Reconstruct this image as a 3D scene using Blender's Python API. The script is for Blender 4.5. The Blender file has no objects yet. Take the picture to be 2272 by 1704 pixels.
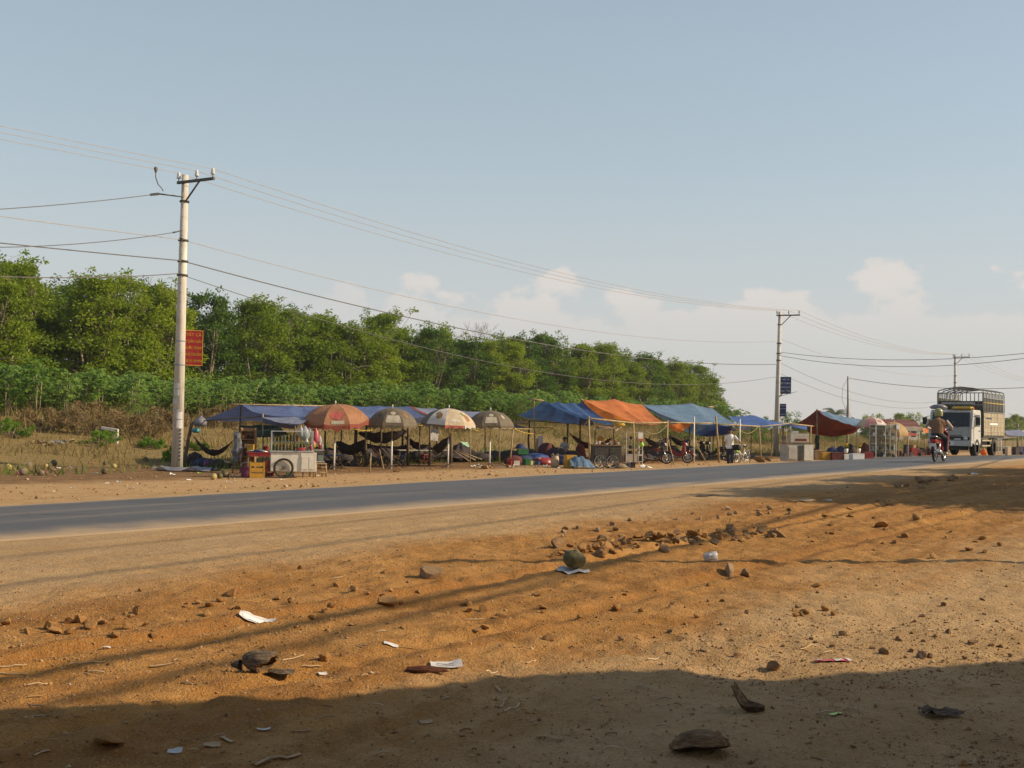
import bpy, bmesh, math, random
import numpy as np
from mathutils import Vector, Matrix, Quaternion

random.seed(7)
RNG = np.random.default_rng(11)
R_ = math.radians
sc = bpy.context.scene
COL = sc.collection

# ------------------------------------------------------------------ camera
CAMZ, FPX = 1.75, 2450.0
CAMROT = Matrix.Rotation(R_(90 + 2.15), 3, 'X') @ Matrix.Rotation(R_(1.0), 3, 'Z')
cd = bpy.data.cameras.new('camera')
cam = bpy.data.objects.new('camera', cd)
COL.objects.link(cam)
cam.matrix_world = Matrix.Translation((0, 0, CAMZ)) @ CAMROT.to_4x4()
cd.sensor_width = 36.0
cd.lens = 36.0 * FPX / 2272.0
cd.clip_start, cd.clip_end = 0.05, 9000.0
sc.camera = cam

# ------------------------------------------------------------------ world: hazy afternoon sky with low cumulus
SUN_EL = 31.0
SUN_AZ = 91.0                       # degrees to the right of the view axis
w = bpy.data.worlds.new('World')
sc.world = w
w.use_nodes = True
nt = w.node_tree
nt.nodes.clear()
def WN(t, **kw):
    n = nt.nodes.new(t)
    for k, v in kw.items():
        setattr(n, k, v)
    return n
def WL(a, b):
    nt.links.new(a, b)
def wmath(op, a, b=None, c=None, clamp=False):
    n = WN('ShaderNodeMath', operation=op, use_clamp=clamp)
    for i, x in enumerate((a, b, c)):
        if x is None: continue
        if hasattr(x, 'is_linked') or hasattr(x, 'links'): WL(x, n.inputs[i])
        else: n.inputs[i].default_value = x
    return n.outputs[0]
sky = WN('ShaderNodeTexSky', sky_type='NISHITA')
sky.sun_disc = False
sky.sun_elevation = R_(SUN_EL)
sky.sun_rotation = R_(SUN_AZ)
sky.altitude = 600
sky.air_density = 1.0
sky.dust_density = 1.4
sky.ozone_density = 1.0
tc = WN('ShaderNodeTexCoord')
sep = WN('ShaderNodeSeparateXYZ')
WL(tc.outputs['Generated'], sep.inputs[0])
az = wmath('ARCTAN2', sep.outputs[0], sep.outputs[1])
az_n = wmath('ADD', az, 0.17)
el = wmath('ARCSINE', sep.outputs[2])
comb = WN('ShaderNodeCombineXYZ')
WL(wmath('MULTIPLY', az_n, 17.0), comb.inputs[0])
WL(wmath('MULTIPLY', el, 24.0), comb.inputs[1])
nz = WN('ShaderNodeTexNoise')
nz.inputs['Scale'].default_value = 1.0
nz.inputs['Detail'].default_value = 7.0
nz.inputs['Roughness'].default_value = 0.52
WL(comb.outputs[0], nz.inputs['Vector'])
comb2 = WN('ShaderNodeCombineXYZ')
WL(wmath('MULTIPLY', az_n, 7.5), comb2.inputs[0])
comb2.inputs[1].default_value = 3.1
nz2 = WN('ShaderNodeTexNoise')
nz2.inputs['Scale'].default_value = 1.0
nz2.inputs['Detail'].default_value = 2.0
WL(comb2.outputs[0], nz2.inputs['Vector'])
# cloud-top elevation wanders along the horizon; clouds thin out again towards it
top = wmath('MULTIPLY_ADD', nz2.outputs[0], 0.055, 0.094)
below = wmath('MULTIPLY', wmath('SUBTRACT', top, el), 13.0)
m = wmath('ADD', wmath('MULTIPLY', wmath('SUBTRACT', nz.outputs[0], 0.5), 2.6), below)
mask = WN('ShaderNodeMapRange', interpolation_type='SMOOTHSTEP')
WL(m, mask.inputs[0])
mask.inputs[1].default_value = 0.0
mask.inputs[2].default_value = 0.24
foot = WN('ShaderNodeMapRange', interpolation_type='SMOOTHSTEP')
WL(el, foot.inputs[0])
foot.inputs[1].default_value = 0.055
foot.inputs[2].default_value = 0.135
side = WN('ShaderNodeMapRange', interpolation_type='SMOOTHSTEP')
WL(az, side.inputs[0])
side.inputs[1].default_value = -0.27
side.inputs[2].default_value = -0.05
cm = wmath('MULTIPLY', wmath('MULTIPLY', mask.outputs[0], foot.outputs[0]), wmath('MULTIPLY', side.outputs[0], 0.66))
mixc = WN('ShaderNodeMix', data_type='RGBA')
WL(cm, mixc.inputs[0])
# milky tropical haze, the same all round, thinning with height
hz = WN('ShaderNodeMapRange', interpolation_type='SMOOTHSTEP')
WL(el, hz.inputs[0])
hz.inputs[1].default_value = 0.0; hz.inputs[2].default_value = 0.9; hz.inputs[3].default_value = 0.72; hz.inputs[4].default_value = 0.12
mixh = WN('ShaderNodeMix', data_type='RGBA')
WL(hz.outputs[0], mixh.inputs[0]); WL(sky.outputs[0], mixh.inputs[6]); mixh.inputs[7].default_value = (3.95, 4.55, 4.55, 1)
hz2 = WN('ShaderNodeMapRange', interpolation_type='SMOOTHSTEP')      # dust low over the horizon
WL(el, hz2.inputs[0])
hz2.inputs[1].default_value = -0.02; hz2.inputs[2].default_value = 0.27; hz2.inputs[3].default_value = 0.85; hz2.inputs[4].default_value = 0.0
mixd = WN('ShaderNodeMix', data_type='RGBA')
WL(hz2.outputs[0], mixd.inputs[0]); WL(mixh.outputs[2], mixd.inputs[6]); mixd.inputs[7].default_value = (4.7, 4.45, 4.3, 1)
WL(mixd.outputs[2], mixc.inputs[6])
mixc.inputs[7].default_value = (5.9, 5.3, 4.85, 1)
bg = WN('ShaderNodeBackground')
bg.inputs['Strength'].default_value = 0.10
WL(mixc.outputs[2], bg.inputs['Color'])
wo = WN('ShaderNodeOutputWorld')
WL(bg.outputs[0], wo.inputs['Surface'])

# ------------------------------------------------------------------ sun
sl = bpy.data.lights.new('sun', 'SUN')
sl.energy = 4.1
sl.angle = R_(0.53)
sl.color = (1.0, 0.80, 0.54)
sun = bpy.data.objects.new('sun', sl)
COL.objects.link(sun)
sdir = Vector((math.sin(R_(SUN_AZ)) * math.cos(R_(SUN_EL)), math.cos(R_(SUN_AZ)) * math.cos(R_(SUN_EL)), math.sin(R_(SUN_EL))))
sun.rotation_mode = 'QUATERNION'
sun.rotation_quaternion = (-sdir).to_track_quat('-Z', 'Y')
sun.location = sdir * 60

# ------------------------------------------------------------------ exposure
sc.view_settings.view_transform = 'Standard'
sc.view_settings.look = 'None'
sc.view_settings.exposure = 0.45
sc.view_settings.gamma = 1.0
sc.view_settings.use_curve_mapping = False
sc.render.engine = 'CYCLES'
sc.cycles.use_denoising = True
sc.cycles.max_bounces = 6
sc.cycles.transparent_max_bounces = 8
sc.cycles.caustics_reflective = False
sc.cycles.caustics_refractive = False

# ------------------------------------------------------------------ helpers: places
DX, DY = 0.596, 0.803               # direction of the road, s runs along it, l across it
def SL(x, y): return DX * x + DY * y, -DY * x + DX * y
def XY(s, l): return DX * s - DY * l, DY * s + DX * l
def ray(px, py): return CAMROT @ Vector(((px - 1136) / FPX, (852 - py) / FPX, -1))
def pl(px, py, l):                  # where the sight line meets the upright plane at distance l from the road's line
    v = ray(px, py)
    return Vector((0, 0, CAMZ)) + v * (l / (-DY * v.x + DX * v.y))
def pY(px, py, Y):
    v = ray(px, py)
    return Vector((0, 0, CAMZ)) + v * (Y / v.y)
def ss(a, b, x):
    t = np.clip((np.asarray(x, float) - a) / (b - a), 0, 1)
    return t * t * (3 - 2 * t)

_lat = np.random.default_rng(5).random((256, 256))
def vnoise(x, y):
    x = np.asarray(x, float); y = np.asarray(y, float)
    xi = np.floor(x).astype(int); yi = np.floor(y).astype(int)
    fx = x - xi; fy = y - yi
    fx = fx * fx * (3 - 2 * fx); fy = fy * fy * (3 - 2 * fy)
    a = _lat[xi & 255, yi & 255]; b = _lat[(xi + 1) & 255, yi & 255]
    c = _lat[xi & 255, (yi + 1) & 255]; d = _lat[(xi + 1) & 255, (yi + 1) & 255]
    return (a * (1 - fx) + b * fx) * (1 - fy) + (c * (1 - fx) + d * fx) * fy
def fbm(x, y, o=4):
    t = 0; a = 1; n = 0
    for i in range(o):
        t = t + a * vnoise(x * 2 ** i + 17.3 * i, y * 2 ** i + 5.1 * i); n += a; a *= .5
    return t / n - .5

ZS = [-2000, 5, 17.5, 25, 35, 55, 77, 130, 3000]
ZV = [.35, .35, .514, .63, .72, .78, .50, .10, .0]
def zroad(s): 
    s = np.asarray(s, float)
    return (np.interp(s - 3, ZS, ZV) + np.interp(s, ZS, ZV) + np.interp(s + 3, ZS, ZV)) / 3
def lnear(s): return np.interp(s, [-500, 5, 18, 32, 3000], [12.1, 12.0, 11.05, 9.75, 9.75])
LFAR = 16.5
def gbase(s, l):
    s = np.asarray(s, float); l = np.asarray(l, float)
    zr = zroad(s) - .2 * np.clip((l - 10) / 6.5, 0, 1) * np.clip((s - 3) / 28, 0, 1)
    k = ss(16.9, 23.0, l)
    bank = (1.75 * (1 - .75 * ss(92, 150, s))) * ss(36.0, 52.0, l)
    return zr * (1 - k) + bank
def gdetail(s, l):
    s = np.asarray(s, float); l = np.asarray(l, float)
    x, y = XY(s, l)
    near = (1 - ss(9.0, 11.0, l))
    wob = .35 * fbm(s * .12, l * .02 + 3, 3)
    z = 0 * s
    rough = .35 + .65 * ss(2.0, 3.6, l) * (1 - ss(7.6, 8.8, l))
    z = z + near * rough * (.035 * fbm(x * .8, y * .8, 3) + .055 * fbm(x * 4.1, y * 4.1, 3)) + near * (.4 + .6 * rough) * (.04 * fbm(x * 11, y * 11, 2) + .05 * np.maximum(fbm(x * 6.3 + 7, y * 6.3, 3) - .13, 0))
    for c, d, wd in ((5.95, .055, .10), (4.5, .03, .10), (2.6, .012, .2), (8.6, .006, .18), (9.8, .006, .18)):
        t = (l + wob - c) / wd
        g = np.exp(-t * t) - .45 * np.exp(-((np.abs(t) - 1.8) ** 2) * 1.4)
        z = z - near * d * g * (.55 + .9 * (fbm(s * .3 + c, l * .05, 2) + .5))
    far = ss(16.9, 19, l)
    z = z + far * (.05 * fbm(x * .5, y * .5, 3)) + ss(36, 44, l) * .45 * fbm(x * .16, y * .16, 4)
    # the bed under the asphalt stays below it
    inroad = ss(-.15, .5, l - lnear(s)) * (1 - ss(LFAR - .5, LFAR + .15, l))
    return z * (1 - inroad) - .035 * inroad
def gsl(s, l): return gbase(s, l) + gdetail(s, l)
def gz(x, y):
    s, l = SL(x, y)
    return float(gsl(s, l))
def roadz(x, y):
    s, l = SL(x, y)
    return float(gbase(s, l)) + .012
_TS = np.geomspace(1.0, 400.0, 420)
def pg(px, py, tmax=400):           # where the sight line meets the ground
    v = ray(px, py)
    def under(ts):
        return CAMZ + v.z * ts < gsl(*SL(v.x * ts, v.y * ts))
    ts = _TS; u_ = under(ts); i = int(np.argmax(u_)) if u_.any() else len(ts) - 1
    ts = np.linspace(ts[max(i - 1, 0)], ts[i], 60); u_ = under(ts); t_ = float(ts[int(np.argmax(u_))]) if u_.any() else tmax
    return Vector((v.x * t_, v.y * t_, gz(v.x * t_, v.y * t_)))
def onl(px, l):                     # ground point seen in picture column px at distance l
    p = pl(px, 945, l)
    return Vector((p.x, p.y, gz(p.x, p.y)))
# enlarged views used while measuring: (x0, y0, scale)
CR = {1: (380, 870, .18083), 2: (680, 870, .22604), 3: (1120, 870, .18083), 4: (1400, 870, .18083), 5: (1720, 860, .15371), 6: (2000, 820, .14468)}
def K(n, u, v, l):
    x0, y0, k = CR[n]
    return pl(x0 + u * k, y0 + v * k, l)
def KG(n, u, v):
    x0, y0, k = CR[n]
    return pg(x0 + u * k, y0 + v * k)
def KX(n, u, l):
    x0, y0, k = CR[n]
    return onl(x0 + u * k, l)

# ------------------------------------------------------------------ helpers: objects
def tag(o, label=None, cat=None, group=None, kind=None):
    if label: o['label'] = label
    if cat: o['category'] = cat
    if group: o['group'] = group
    if kind: o['kind'] = kind
    return o
def thing(name, label, cat, loc=(0, 0, 0), rz=0.0, group=None):
    o = bpy.data.objects.new(name, None)
    o.empty_display_size = .2
    COL.objects.link(o)
    o.location = loc
    o.rotation_euler = (0, 0, rz)
    return tag(o, label, cat, group)
def kids(o): return [c for c in COL.objects if c.parent == o]
def copy_tree(o, parent=None, ch=None):
    c = o.copy(); COL.objects.link(c)
    c.parent = parent
    for k in list(o.children): copy_tree(k, c)
    return c
class MB:
    def __init__(s): s.v = []; s.f = []; s.m = []; s.sm = []
    def add(s, vs, fs, mi=0, smooth=False):
        b = len(s.v)
        s.v += [tuple(x) for x in vs]
        for f in fs:
            s.f.append(tuple(i + b for i in f)); s.m.append(mi); s.sm.append(smooth)
        return s
    def box(s, c, d, rot=None, mi=0, taper=1.0):
        x, y, z = d[0] / 2, d[1] / 2, d[2] / 2
        vs = [Vector((sx * x * (taper if sz > 0 else 1), sy * y * (taper if sz > 0 else 1), sz * z)) for sz in (-1, 1) for sy in (-1, 1) for sx in (-1, 1)]
        if rot is not None: vs = [rot @ q for q in vs]
        c = Vector(c)
        return s.add([q + c for q in vs], [(0, 2, 3, 1), (4, 5, 7, 6), (0, 1, 5, 4), (2, 6, 7, 3), (0, 4, 6, 2), (1, 3, 7, 5)], mi)
    def tube(s, pts, r, n=8, mi=0, cap=True, smooth=True, closed=False):
        pts = [Vector(p) for p in pts]; N = len(pts)
        rs = r if isinstance(r, (list, tuple)) else [r] * N
        vs = []; up = None
        for i, p in enumerate(pts):
            if closed: t = pts[(i + 1) % N] - pts[i - 1]
            else: t = pts[min(i + 1, N - 1)] - pts[max(i - 1, 0)]
            t.normalize()
            if up is None: up = Vector((0, 0, 1)) if abs(t.z) < .9 else Vector((1, 0, 0))
            a = t.cross(up)
            if a.length < 1e-5: a = t.cross(Vector((.3, 1, .2)))
            a.normalize(); b = a.cross(t); up = b
            for k in range(n):
                q = 2 * math.pi * k / n
                vs.append(p + (a * math.cos(q) + b * math.sin(q)) * rs[i])
        fs = []
        for i in range(N if closed else N - 1):
            j = (i + 1) % N
            for k in range(n):
                fs.append((i * n + k, i * n + (k + 1) % n, j * n + (k + 1) % n, j * n + k))
        s.add(vs, fs, mi, smooth)
        if cap and not closed:
            b = len(s.v) - len(vs)
            s.f.append(tuple(b + k for k in range(n - 1, -1, -1))); s.m.append(mi); s.sm.append(False)
            s.f.append(tuple(b + (N - 1) * n + k for k in range(n))); s.m.append(mi); s.sm.append(False)
        return s
    def lathe(s, prof, n=12, c=(0, 0, 0), mi=0, rot=None, smooth=True, jit=0):
        c = Vector(c); vs = []; fs = []
        for (r, z) in prof:
            for k in range(n):
                q = 2 * math.pi * k / n
                jr = r * (1 + jit * (random.random() - .5))
                p = Vector((jr * math.cos(q), jr * math.sin(q), z))
                if rot is not None: p = rot @ p
                vs.append(p + c)
        for i in range(len(prof) - 1):
            for k in range(n):
                fs.append((i * n + k, i * n + (k + 1) % n, (i + 1) * n + (k + 1) % n, (i + 1) * n + k))
        return s.add(vs, fs, mi, smooth)
    def ring(s, c, R, r, axis='y', n=20, m=6, mi=0, ry=None):
        pts = []
        for k in range(n):
            q = 2 * math.pi * k / n
            a, b = R * math.cos(q), R * math.sin(q)
            pts.append(Vector(c) + (Vector((a, 0, b)) if axis == 'y' else Vector((a, b, 0)) if axis == 'z' else Vector((0, a, b))))
        return s.tube(pts, r, m, mi, closed=True)
    def grid(s, rows, mi=0, smooth=True):
        n = len(rows[0]); vs = [p for r in rows for p in r]
        fs = [(i * n + j, i * n + j + 1, (i + 1) * n + j + 1, (i + 1) * n + j) for i in range(len(rows) - 1) for j in range(n - 1)]
        return s.add(vs, fs, mi, smooth)
    def prism(s, poly, d, c=(0, 0, 0), mi=0, axis='y'):      # polygon in x-z, thickness d along y
        n = len(poly); c = Vector(c)
        vs = []
        for sg in (-.5, .5):
            for (a, b) in poly:
                q = Vector((a, sg * d, b)) if axis == 'y' else Vector((a, b, sg * d)) if axis == 'z' else Vector((sg * d, a, b))
                vs.append(q + c)
        fs = [tuple(range(n)), tuple(range(2 * n - 1, n - 1, -1))] + [(i, i + n, (i + 1) % n + n, (i + 1) % n) for i in range(n)]
        return s.add(vs, fs, mi)
    def build(s, name, mats, parent=None, world=False, bevel=0):
        me = bpy.data.meshes.new(name)
        off = Vector(parent.location) if (parent is not None and world) else Vector((0, 0, 0))
        me.from_pydata([tuple(Vector(v) - off) for v in s.v] if off.length else s.v, [], s.f)
        if not isinstance(mats, (list, tuple)): mats = [mats]
        for m_ in mats: me.materials.append(MT(m_) if isinstance(m_, str) else m_)
        me.polygons.foreach_set('material_index', s.m)
        me.polygons.foreach_set('use_smooth', s.sm)
        me.update()
        bm = bmesh.new(); bm.from_mesh(me)
        bmesh.ops.recalc_face_normals(bm, faces=bm.faces)
        if bevel:
            es = [e for e in bm.edges if len(e.link_faces) == 2 and e.calc_face_angle(0) > .6]
            bmesh.ops.bevel(bm, geom=es, offset=bevel, segments=2, profile=.5, affect='EDGES', clamp_overlap=True)
        bm.to_mesh(me); bm.free()
        o = bpy.data.objects.new(name, me)
        COL.objects.link(o)
        if parent is not None: o.parent = parent
        return o
def mesh_np(name, verts, faces, mats, parent=None, attr=None, smooth=False, matidx=None):
    """fast mesh from numpy: verts (n,3), faces (m,k)"""
    me = bpy.data.meshes.new(name)
    verts = np.asarray(verts, np.float32); faces = np.asarray(faces, np.int32)
    k = faces.shape[1]
    me.vertices.add(len(verts)); me.vertices.foreach_set('co', verts.ravel())
    me.loops.add(faces.size); me.loops.foreach_set('vertex_index', faces.ravel())
    me.polygons.add(len(faces))
    me.polygons.foreach_set('loop_start', np.arange(0, faces.size, k, dtype=np.int32))
    if matidx is not None: me.polygons.foreach_set('material_index', np.asarray(matidx, np.int32))
    if smooth: me.polygons.foreach_set('use_smooth', np.ones(len(faces), bool))
    if attr is not None:
        a = me.attributes.new('tint', 'FLOAT', 'FACE'); a.data.foreach_set('value', np.asarray(attr, np.float32))
    for m_ in (mats if isinstance(mats, (list, tuple)) else [mats]): me.materials.append(MT(m_) if isinstance(m_, str) else m_)
    me.update(); me.validate()
    o = bpy.data.objects.new(name, me); COL.objects.link(o)
    if parent is not None: o.parent = parent
    return o

# ------------------------------------------------------------------ materials
MATS = {}
def MT(n):
    if n not in MATS: raise KeyError(n)
    return MATS[n]
class NT:
    def __init__(s, name):
        s.mat = bpy.data.materials.new(name); s.mat.use_nodes = True
        s.t = s.mat.node_tree; s.t.nodes.clear()
        s.out = s.t.nodes.new('ShaderNodeOutputMaterial')
        MATS[name] = s.mat
    def n(s, t, **kw):
        n = s.t.nodes.new(t)
        for k, v in kw.items(): setattr(n, k, v)
        return n
    def l(s, a, b): s.t.links.new(a, b)
    def put(s, sock, x):
        if isinstance(x, bpy.types.NodeSocket): s.l(x, sock)
        else: sock.default_value = x
    def math(s, op, a, b=None, c=None, clamp=False):
        n = s.n('ShaderNodeMath', operation=op, use_clamp=clamp)
        for i, x in enumerate((a, b, c)):
            if x is not None: s.put(n.inputs[i], x)
        return n.outputs[0]
    def noise(s, vec, scale, detail=3, rough=.55, dist=0):
        n = s.n('ShaderNodeTexNoise'); s.l(vec, n.inputs['Vector'])
        n.inputs['Scale'].default_value = scale; n.inputs['Detail'].default_value = detail
        n.inputs['Roughness'].default_value = rough; n.inputs['Distortion'].default_value = dist
        return n.outputs[0]
    def mr(s, x, a, b, c=0., d=1., smooth=True):
        n = s.n('ShaderNodeMapRange', interpolation_type='SMOOTHSTEP' if smooth else 'LINEAR')
        s.put(n.inputs[0], x)
        for i, q in enumerate((a, b, c, d)): n.inputs[i + 1].default_value = q
        return n.outputs[0]
    def mix(s, f, a, b, bt='MIX'):
        n = s.n('ShaderNodeMix', data_type='RGBA', blend_type=bt)
        s.put(n.inputs[0], f); s.put(n.inputs[6], a); s.put(n.inputs[7], b)
        return n.outputs[2]
    def bump(s, h, strength=.3, dist=.02, nrm=None):
        n = s.n('ShaderNodeBump'); n.inputs['Strength'].default_value = strength; n.inputs['Distance'].default_value = dist
        s.l(h, n.inputs['Height'])
        if nrm is not None: s.l(nrm, n.inputs['Normal'])
        return n.outputs[0]
    def obj(s): return s.n('ShaderNodeTexCoord').outputs['Object']
    def bsdf(s, col, rough=.8, metal=0., nrm=None, spec=.35, **kw):
        b = s.n('ShaderNodeBsdfPrincipled')
        s.put(b.inputs['Base Color'], col); s.put(b.inputs['Roughness'], rough); s.put(b.inputs['Metallic'], metal)
        b.inputs['Specular IOR Level'].default_value = spec
        if nrm is not None: s.l(nrm, b.inputs['Normal'])
        for k, v in kw.items(): s.put(b.inputs[k], v)
        return b.outputs[0]
    def end(s, sh): s.l(sh, s.out.inputs['Surface']); return s.mat
def c4(c): return (c[0], c[1], c[2], 1)
def dim(c, k): return (c[0] * k, c[1] * k, c[2] * k, 1)
def simple(name, col, rough=.7, metal=0., var=.18, scale=6., bump=.0, spec=.35, dust=.0, trans=0.):
    t = NT(name); v = t.obj()
    n = t.noise(v, scale, 4, .6)
    colr = t.mix(t.mr(n, .3, .7), dim(col, 1 - var), dim(col, 1 + var))
    if dust:
        d = t.mr(t.noise(v, scale * .45, 5, .65), .48, .72, 0, dust)
        colr = t.mix(d, colr, (.30, .20, .11, 1))
    rr = t.mr(n, .3, .7, max(rough - .08, .02), min(rough + .08, 1))
    nr = t.bump(t.noise(v, scale * 5, 3), bump, .01) if bump else None
    sh = t.bsdf(colr, rr, metal, nr, spec)
    if trans:
        tr = t.n('ShaderNodeBsdfTranslucent'); t.put(tr.inputs[0], colr)
        mx = t.n('ShaderNodeMixShader'); mx.inputs[0].default_value = trans
        t.l(sh, mx.inputs[1]); t.l(tr.outputs[0], mx.inputs[2]); sh = mx.outputs[0]
    return t.end(sh)
def tarp_mat(name, col, trans=.3, dust=.25):
    t = NT(name); v = t.obj()
    n1 = t.noise(v, 1.1, 4, .6); n2 = t.noise(v, 9, 3)
    colr = t.mix(t.mr(n1, .3, .7), dim(col, .8), dim(col, 1.15))
    colr = t.mix(t.mr(n2, .42, .72, 0, dust * 1.3), colr, (.33, .27, .2, 1))
    colr = t.mix(t.mr(t.noise(v, .7, 3, .6, 1.5), .5, .7, 0, .35), colr, dim(col, .62))
    nr = t.bump(t.noise(v, 3.6, 6, .65, .9), .7, .09)
    sh = t.bsdf(colr, .55, 0, nr, .3)
    tr = t.n('ShaderNodeBsdfTranslucent'); t.put(tr.inputs[0], colr)
    mx = t.n('ShaderNodeMixShader'); mx.inputs[0].default_value = trans
    t.l(sh, mx.inputs[1]); t.l(tr.outputs[0], mx.inputs[2])
    return t.end(mx.outputs[0])
def leaf_mat(name, ca, cb, trans=.4, rough=.5):
    t = NT(name)
    at = t.n('ShaderNodeAttribute', attribute_name='tint').outputs['Fac']
    oi = t.n('ShaderNodeObjectInfo').outputs['Random']
    f = t.math('ADD', t.math('MULTIPLY', at, .5), t.math('MULTIPLY', oi, .5))
    colr = t.mix(f, c4(ca), c4(cb))
    sh = t.bsdf(colr, rough, 0, None, .3)
    tr = t.n('ShaderNodeBsdfTranslucent'); t.put(tr.inputs[0], colr)
    mx = t.n('ShaderNodeMixShader'); mx.inputs[0].default_value = trans
    t.l(sh, mx.inputs[1]); t.l(tr.outputs[0], mx.inputs[2])
    return t.end(mx.outputs[0])

# ================================================================== GROUND
t = NT('soil')
v = t.obj()
dn = t.n('ShaderNodeVectorMath', operation='DOT_PRODUCT'); t.l(v, dn.inputs[0]); dn.inputs[1].default_value = (-DY, DX, 0)
ds = t.n('ShaderNodeVectorMath', operation='DOT_PRODUCT'); t.l(v, ds.inputs[0]); ds.inputs[1].default_value = (DX, DY, 0)
lat = dn.outputs['Value']; lon = ds.outputs['Value']
nb = t.noise(v, .35, 4, .6); nm = t.noise(v, 1.7, 5, .62); nf = t.noise(v, 14, 5, .65); nff = t.noise(v, 70, 3, .6)
# stretched noise along the road for wheel-worn streaks and painted shade streaks
mp = t.n('ShaderNodeCombineXYZ'); t.l(t.math('MULTIPLY', lon, .16), mp.inputs[0]); t.l(t.math('MULTIPLY', lat, 1.9), mp.inputs[1])
nst = t.noise(mp.outputs[0], 1.0, 5, .6, .3)
lw = t.math('ADD', lat, t.math('MULTIPLY_ADD', nb, 3.4, -1.7))
lw = t.math('ADD', lw, t.math('MULTIPLY_ADD', nst, 1.6, -.8))
tan = t.mix(t.mr(nm, .3, .7), (.41, .258, .118, 1), (.51, .338, .170, 1))
orange = t.mix(t.mr(nm, .3, .7), (.35, .162, .038, 1), (.46, .238, .072, 1))
streak_shade = t.mix(t.mr(nst, .3, .7), (.20, .082, .018, 1), (.29, .128, .033, 1))  # darker streaks painted in, standing for shadow streaks on the dirt
isor = t.math('MULTIPLY', t.mr(lw, 2.6, 4.2), t.mr(lw, 7.3, 9.0, 1, 0))
col = t.mix(isor, tan, orange)
ncl = t.noise(v, 3.6, 5, .7, .4)
col = t.mix(t.math('MULTIPLY', t.mr(ncl, .5, .66), t.math('MULTIPLY_ADD', isor, .5, .15)), col, (.235, .108, .030, 1))
isd = t.math('MULTIPLY', t.math('MULTIPLY', t.mr(nst, .47, .62), isor), .8)
col = t.mix(isd, col, streak_shade)
# greyish dust worn in beside the road and on the wheel tracks
grey = t.math('MULTIPLY', t.math('MULTIPLY', t.mr(lat, 7.6, 9.0), t.mr(lat, 16.9, 16.5, 0, 1)), t.mr(nst, .42, .62, .1, .75))
col = t.mix(grey, col, (.37, .252, .138, 1))
far_o = t.math('MULTIPLY', t.mr(lat, 16.6, 18.5), t.mr(nb, .42, .6))
col = t.mix(t.math('MULTIPLY', far_o, .55), col, (.47, .285, .13, 1))
# market floor: dark dirt plus painted stall shade; bank behind: dry soil, dead grass
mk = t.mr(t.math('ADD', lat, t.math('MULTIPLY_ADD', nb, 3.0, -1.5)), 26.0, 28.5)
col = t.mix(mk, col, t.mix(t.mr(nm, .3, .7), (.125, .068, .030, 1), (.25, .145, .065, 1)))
bk = t.mr(t.math('ADD', lat, t.math('MULTIPLY_ADD', nm, 6.0, -3.0)), 32.0, 38.0)
col = t.mix(bk, col, t.mix(t.mr(nf, .35, .65), (.16, .115, .04, 1), (.29, .21, .085, 1)))
farm = t.mr(lat, 66, 90)
col = t.mix(farm, col, (.12, .13, .04, 1))
col = t.mix(t.math('MULTIPLY', t.mr(nf, .5, .68), .62), col, t.mix(.5, col, (.22, .115, .045, 1)))
col = t.mix(t.math('MULTIPLY', t.mr(nff, .52, .72), .5), col, (.46, .33, .19, 1))
col = t.mix(t.math('MULTIPLY', t.mr(nff, .44, .28), .6), col, (.16, .085, .03, 1))
hh = t.math('ADD', t.math('MULTIPLY', nf, .6), t.math('MULTIPLY', nff, .35))
nr = t.bump(t.noise(v, 130, 2, .6), .5, .008, t.bump(hh, 1.0, .05))
t.end(t.bsdf(col, .95, 0, nr, .12))

def axis(fine0, fine1, step, lo, hi, g=1.12):
    a = list(np.arange(fine0, fine1, step))
    st = step; x = a[-1]
    while x < hi:
        st = min(st * g, 160); x += st; a.append(x)
    st = step; x = a[0]
    while x > lo:
        st = min(st * g, 160); x -= st; a.insert(0, x)
    return np.array(a)
A = axis(1.0, 17.0, .055, -1800, 2600, 1.06)
B = axis(-.3, 10.6, .042, -1800, 2600, 1.055)
Sg, Lg = np.meshgrid(A, B, indexing='ij')
Xg, Yg = XY(Sg, Lg)
Zg = gsl(Sg, Lg)
na, nb_ = Sg.shape
idx = np.arange(na * nb_).reshape(na, nb_)
F_ = np.stack([idx[:-1, :-1], idx[1:, :-1], idx[1:, 1:], idx[:-1, 1:]], -1).reshape(-1, 4)
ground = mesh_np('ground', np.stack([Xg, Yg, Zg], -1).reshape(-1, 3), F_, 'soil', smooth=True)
tag(ground, 'bare tan and orange dirt ground beside the road', 'ground', kind='structure')

# ================================================================== ROAD
t = NT('asphalt')
v = t.obj()
dn = t.n('ShaderNodeVectorMath', operation='DOT_PRODUCT'); t.l(v, dn.inputs[0]); dn.inputs[1].default_value = (-DY, DX, 0)
ds = t.n('ShaderNodeVectorMath', operation='DOT_PRODUCT'); t.l(v, ds.inputs[0]); ds.inputs[1].default_value = (DX, DY, 0)
lat = dn.outputs['Value']; lon = ds.outputs['Value']
edge = t.n('ShaderNodeAttribute', attribute_name='edge').outputs['Fac']
mp = t.n('ShaderNodeCombineXYZ'); t.l(t.math('MULTIPLY', lon, .05), mp.inputs[0]); t.l(t.math('MULTIPLY', lat, 1.5), mp.inputs[1])
nst = t.noise(mp.outputs[0], 1.0, 5, .6)
nf = t.noise(v, 40, 4, .7); nm = t.noise(v, .9, 5, .6)
npt = t.noise(v, .33, 3, .5, 1.2)
col = t.mix(t.mr(nst, .3, .7), (.045, .045, .048, 1), (.095, .092, .090, 1))
col = t.mix(t.mr(npt, .54, .58, 0, .45), col, (.038, .038, .04, 1))
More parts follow.
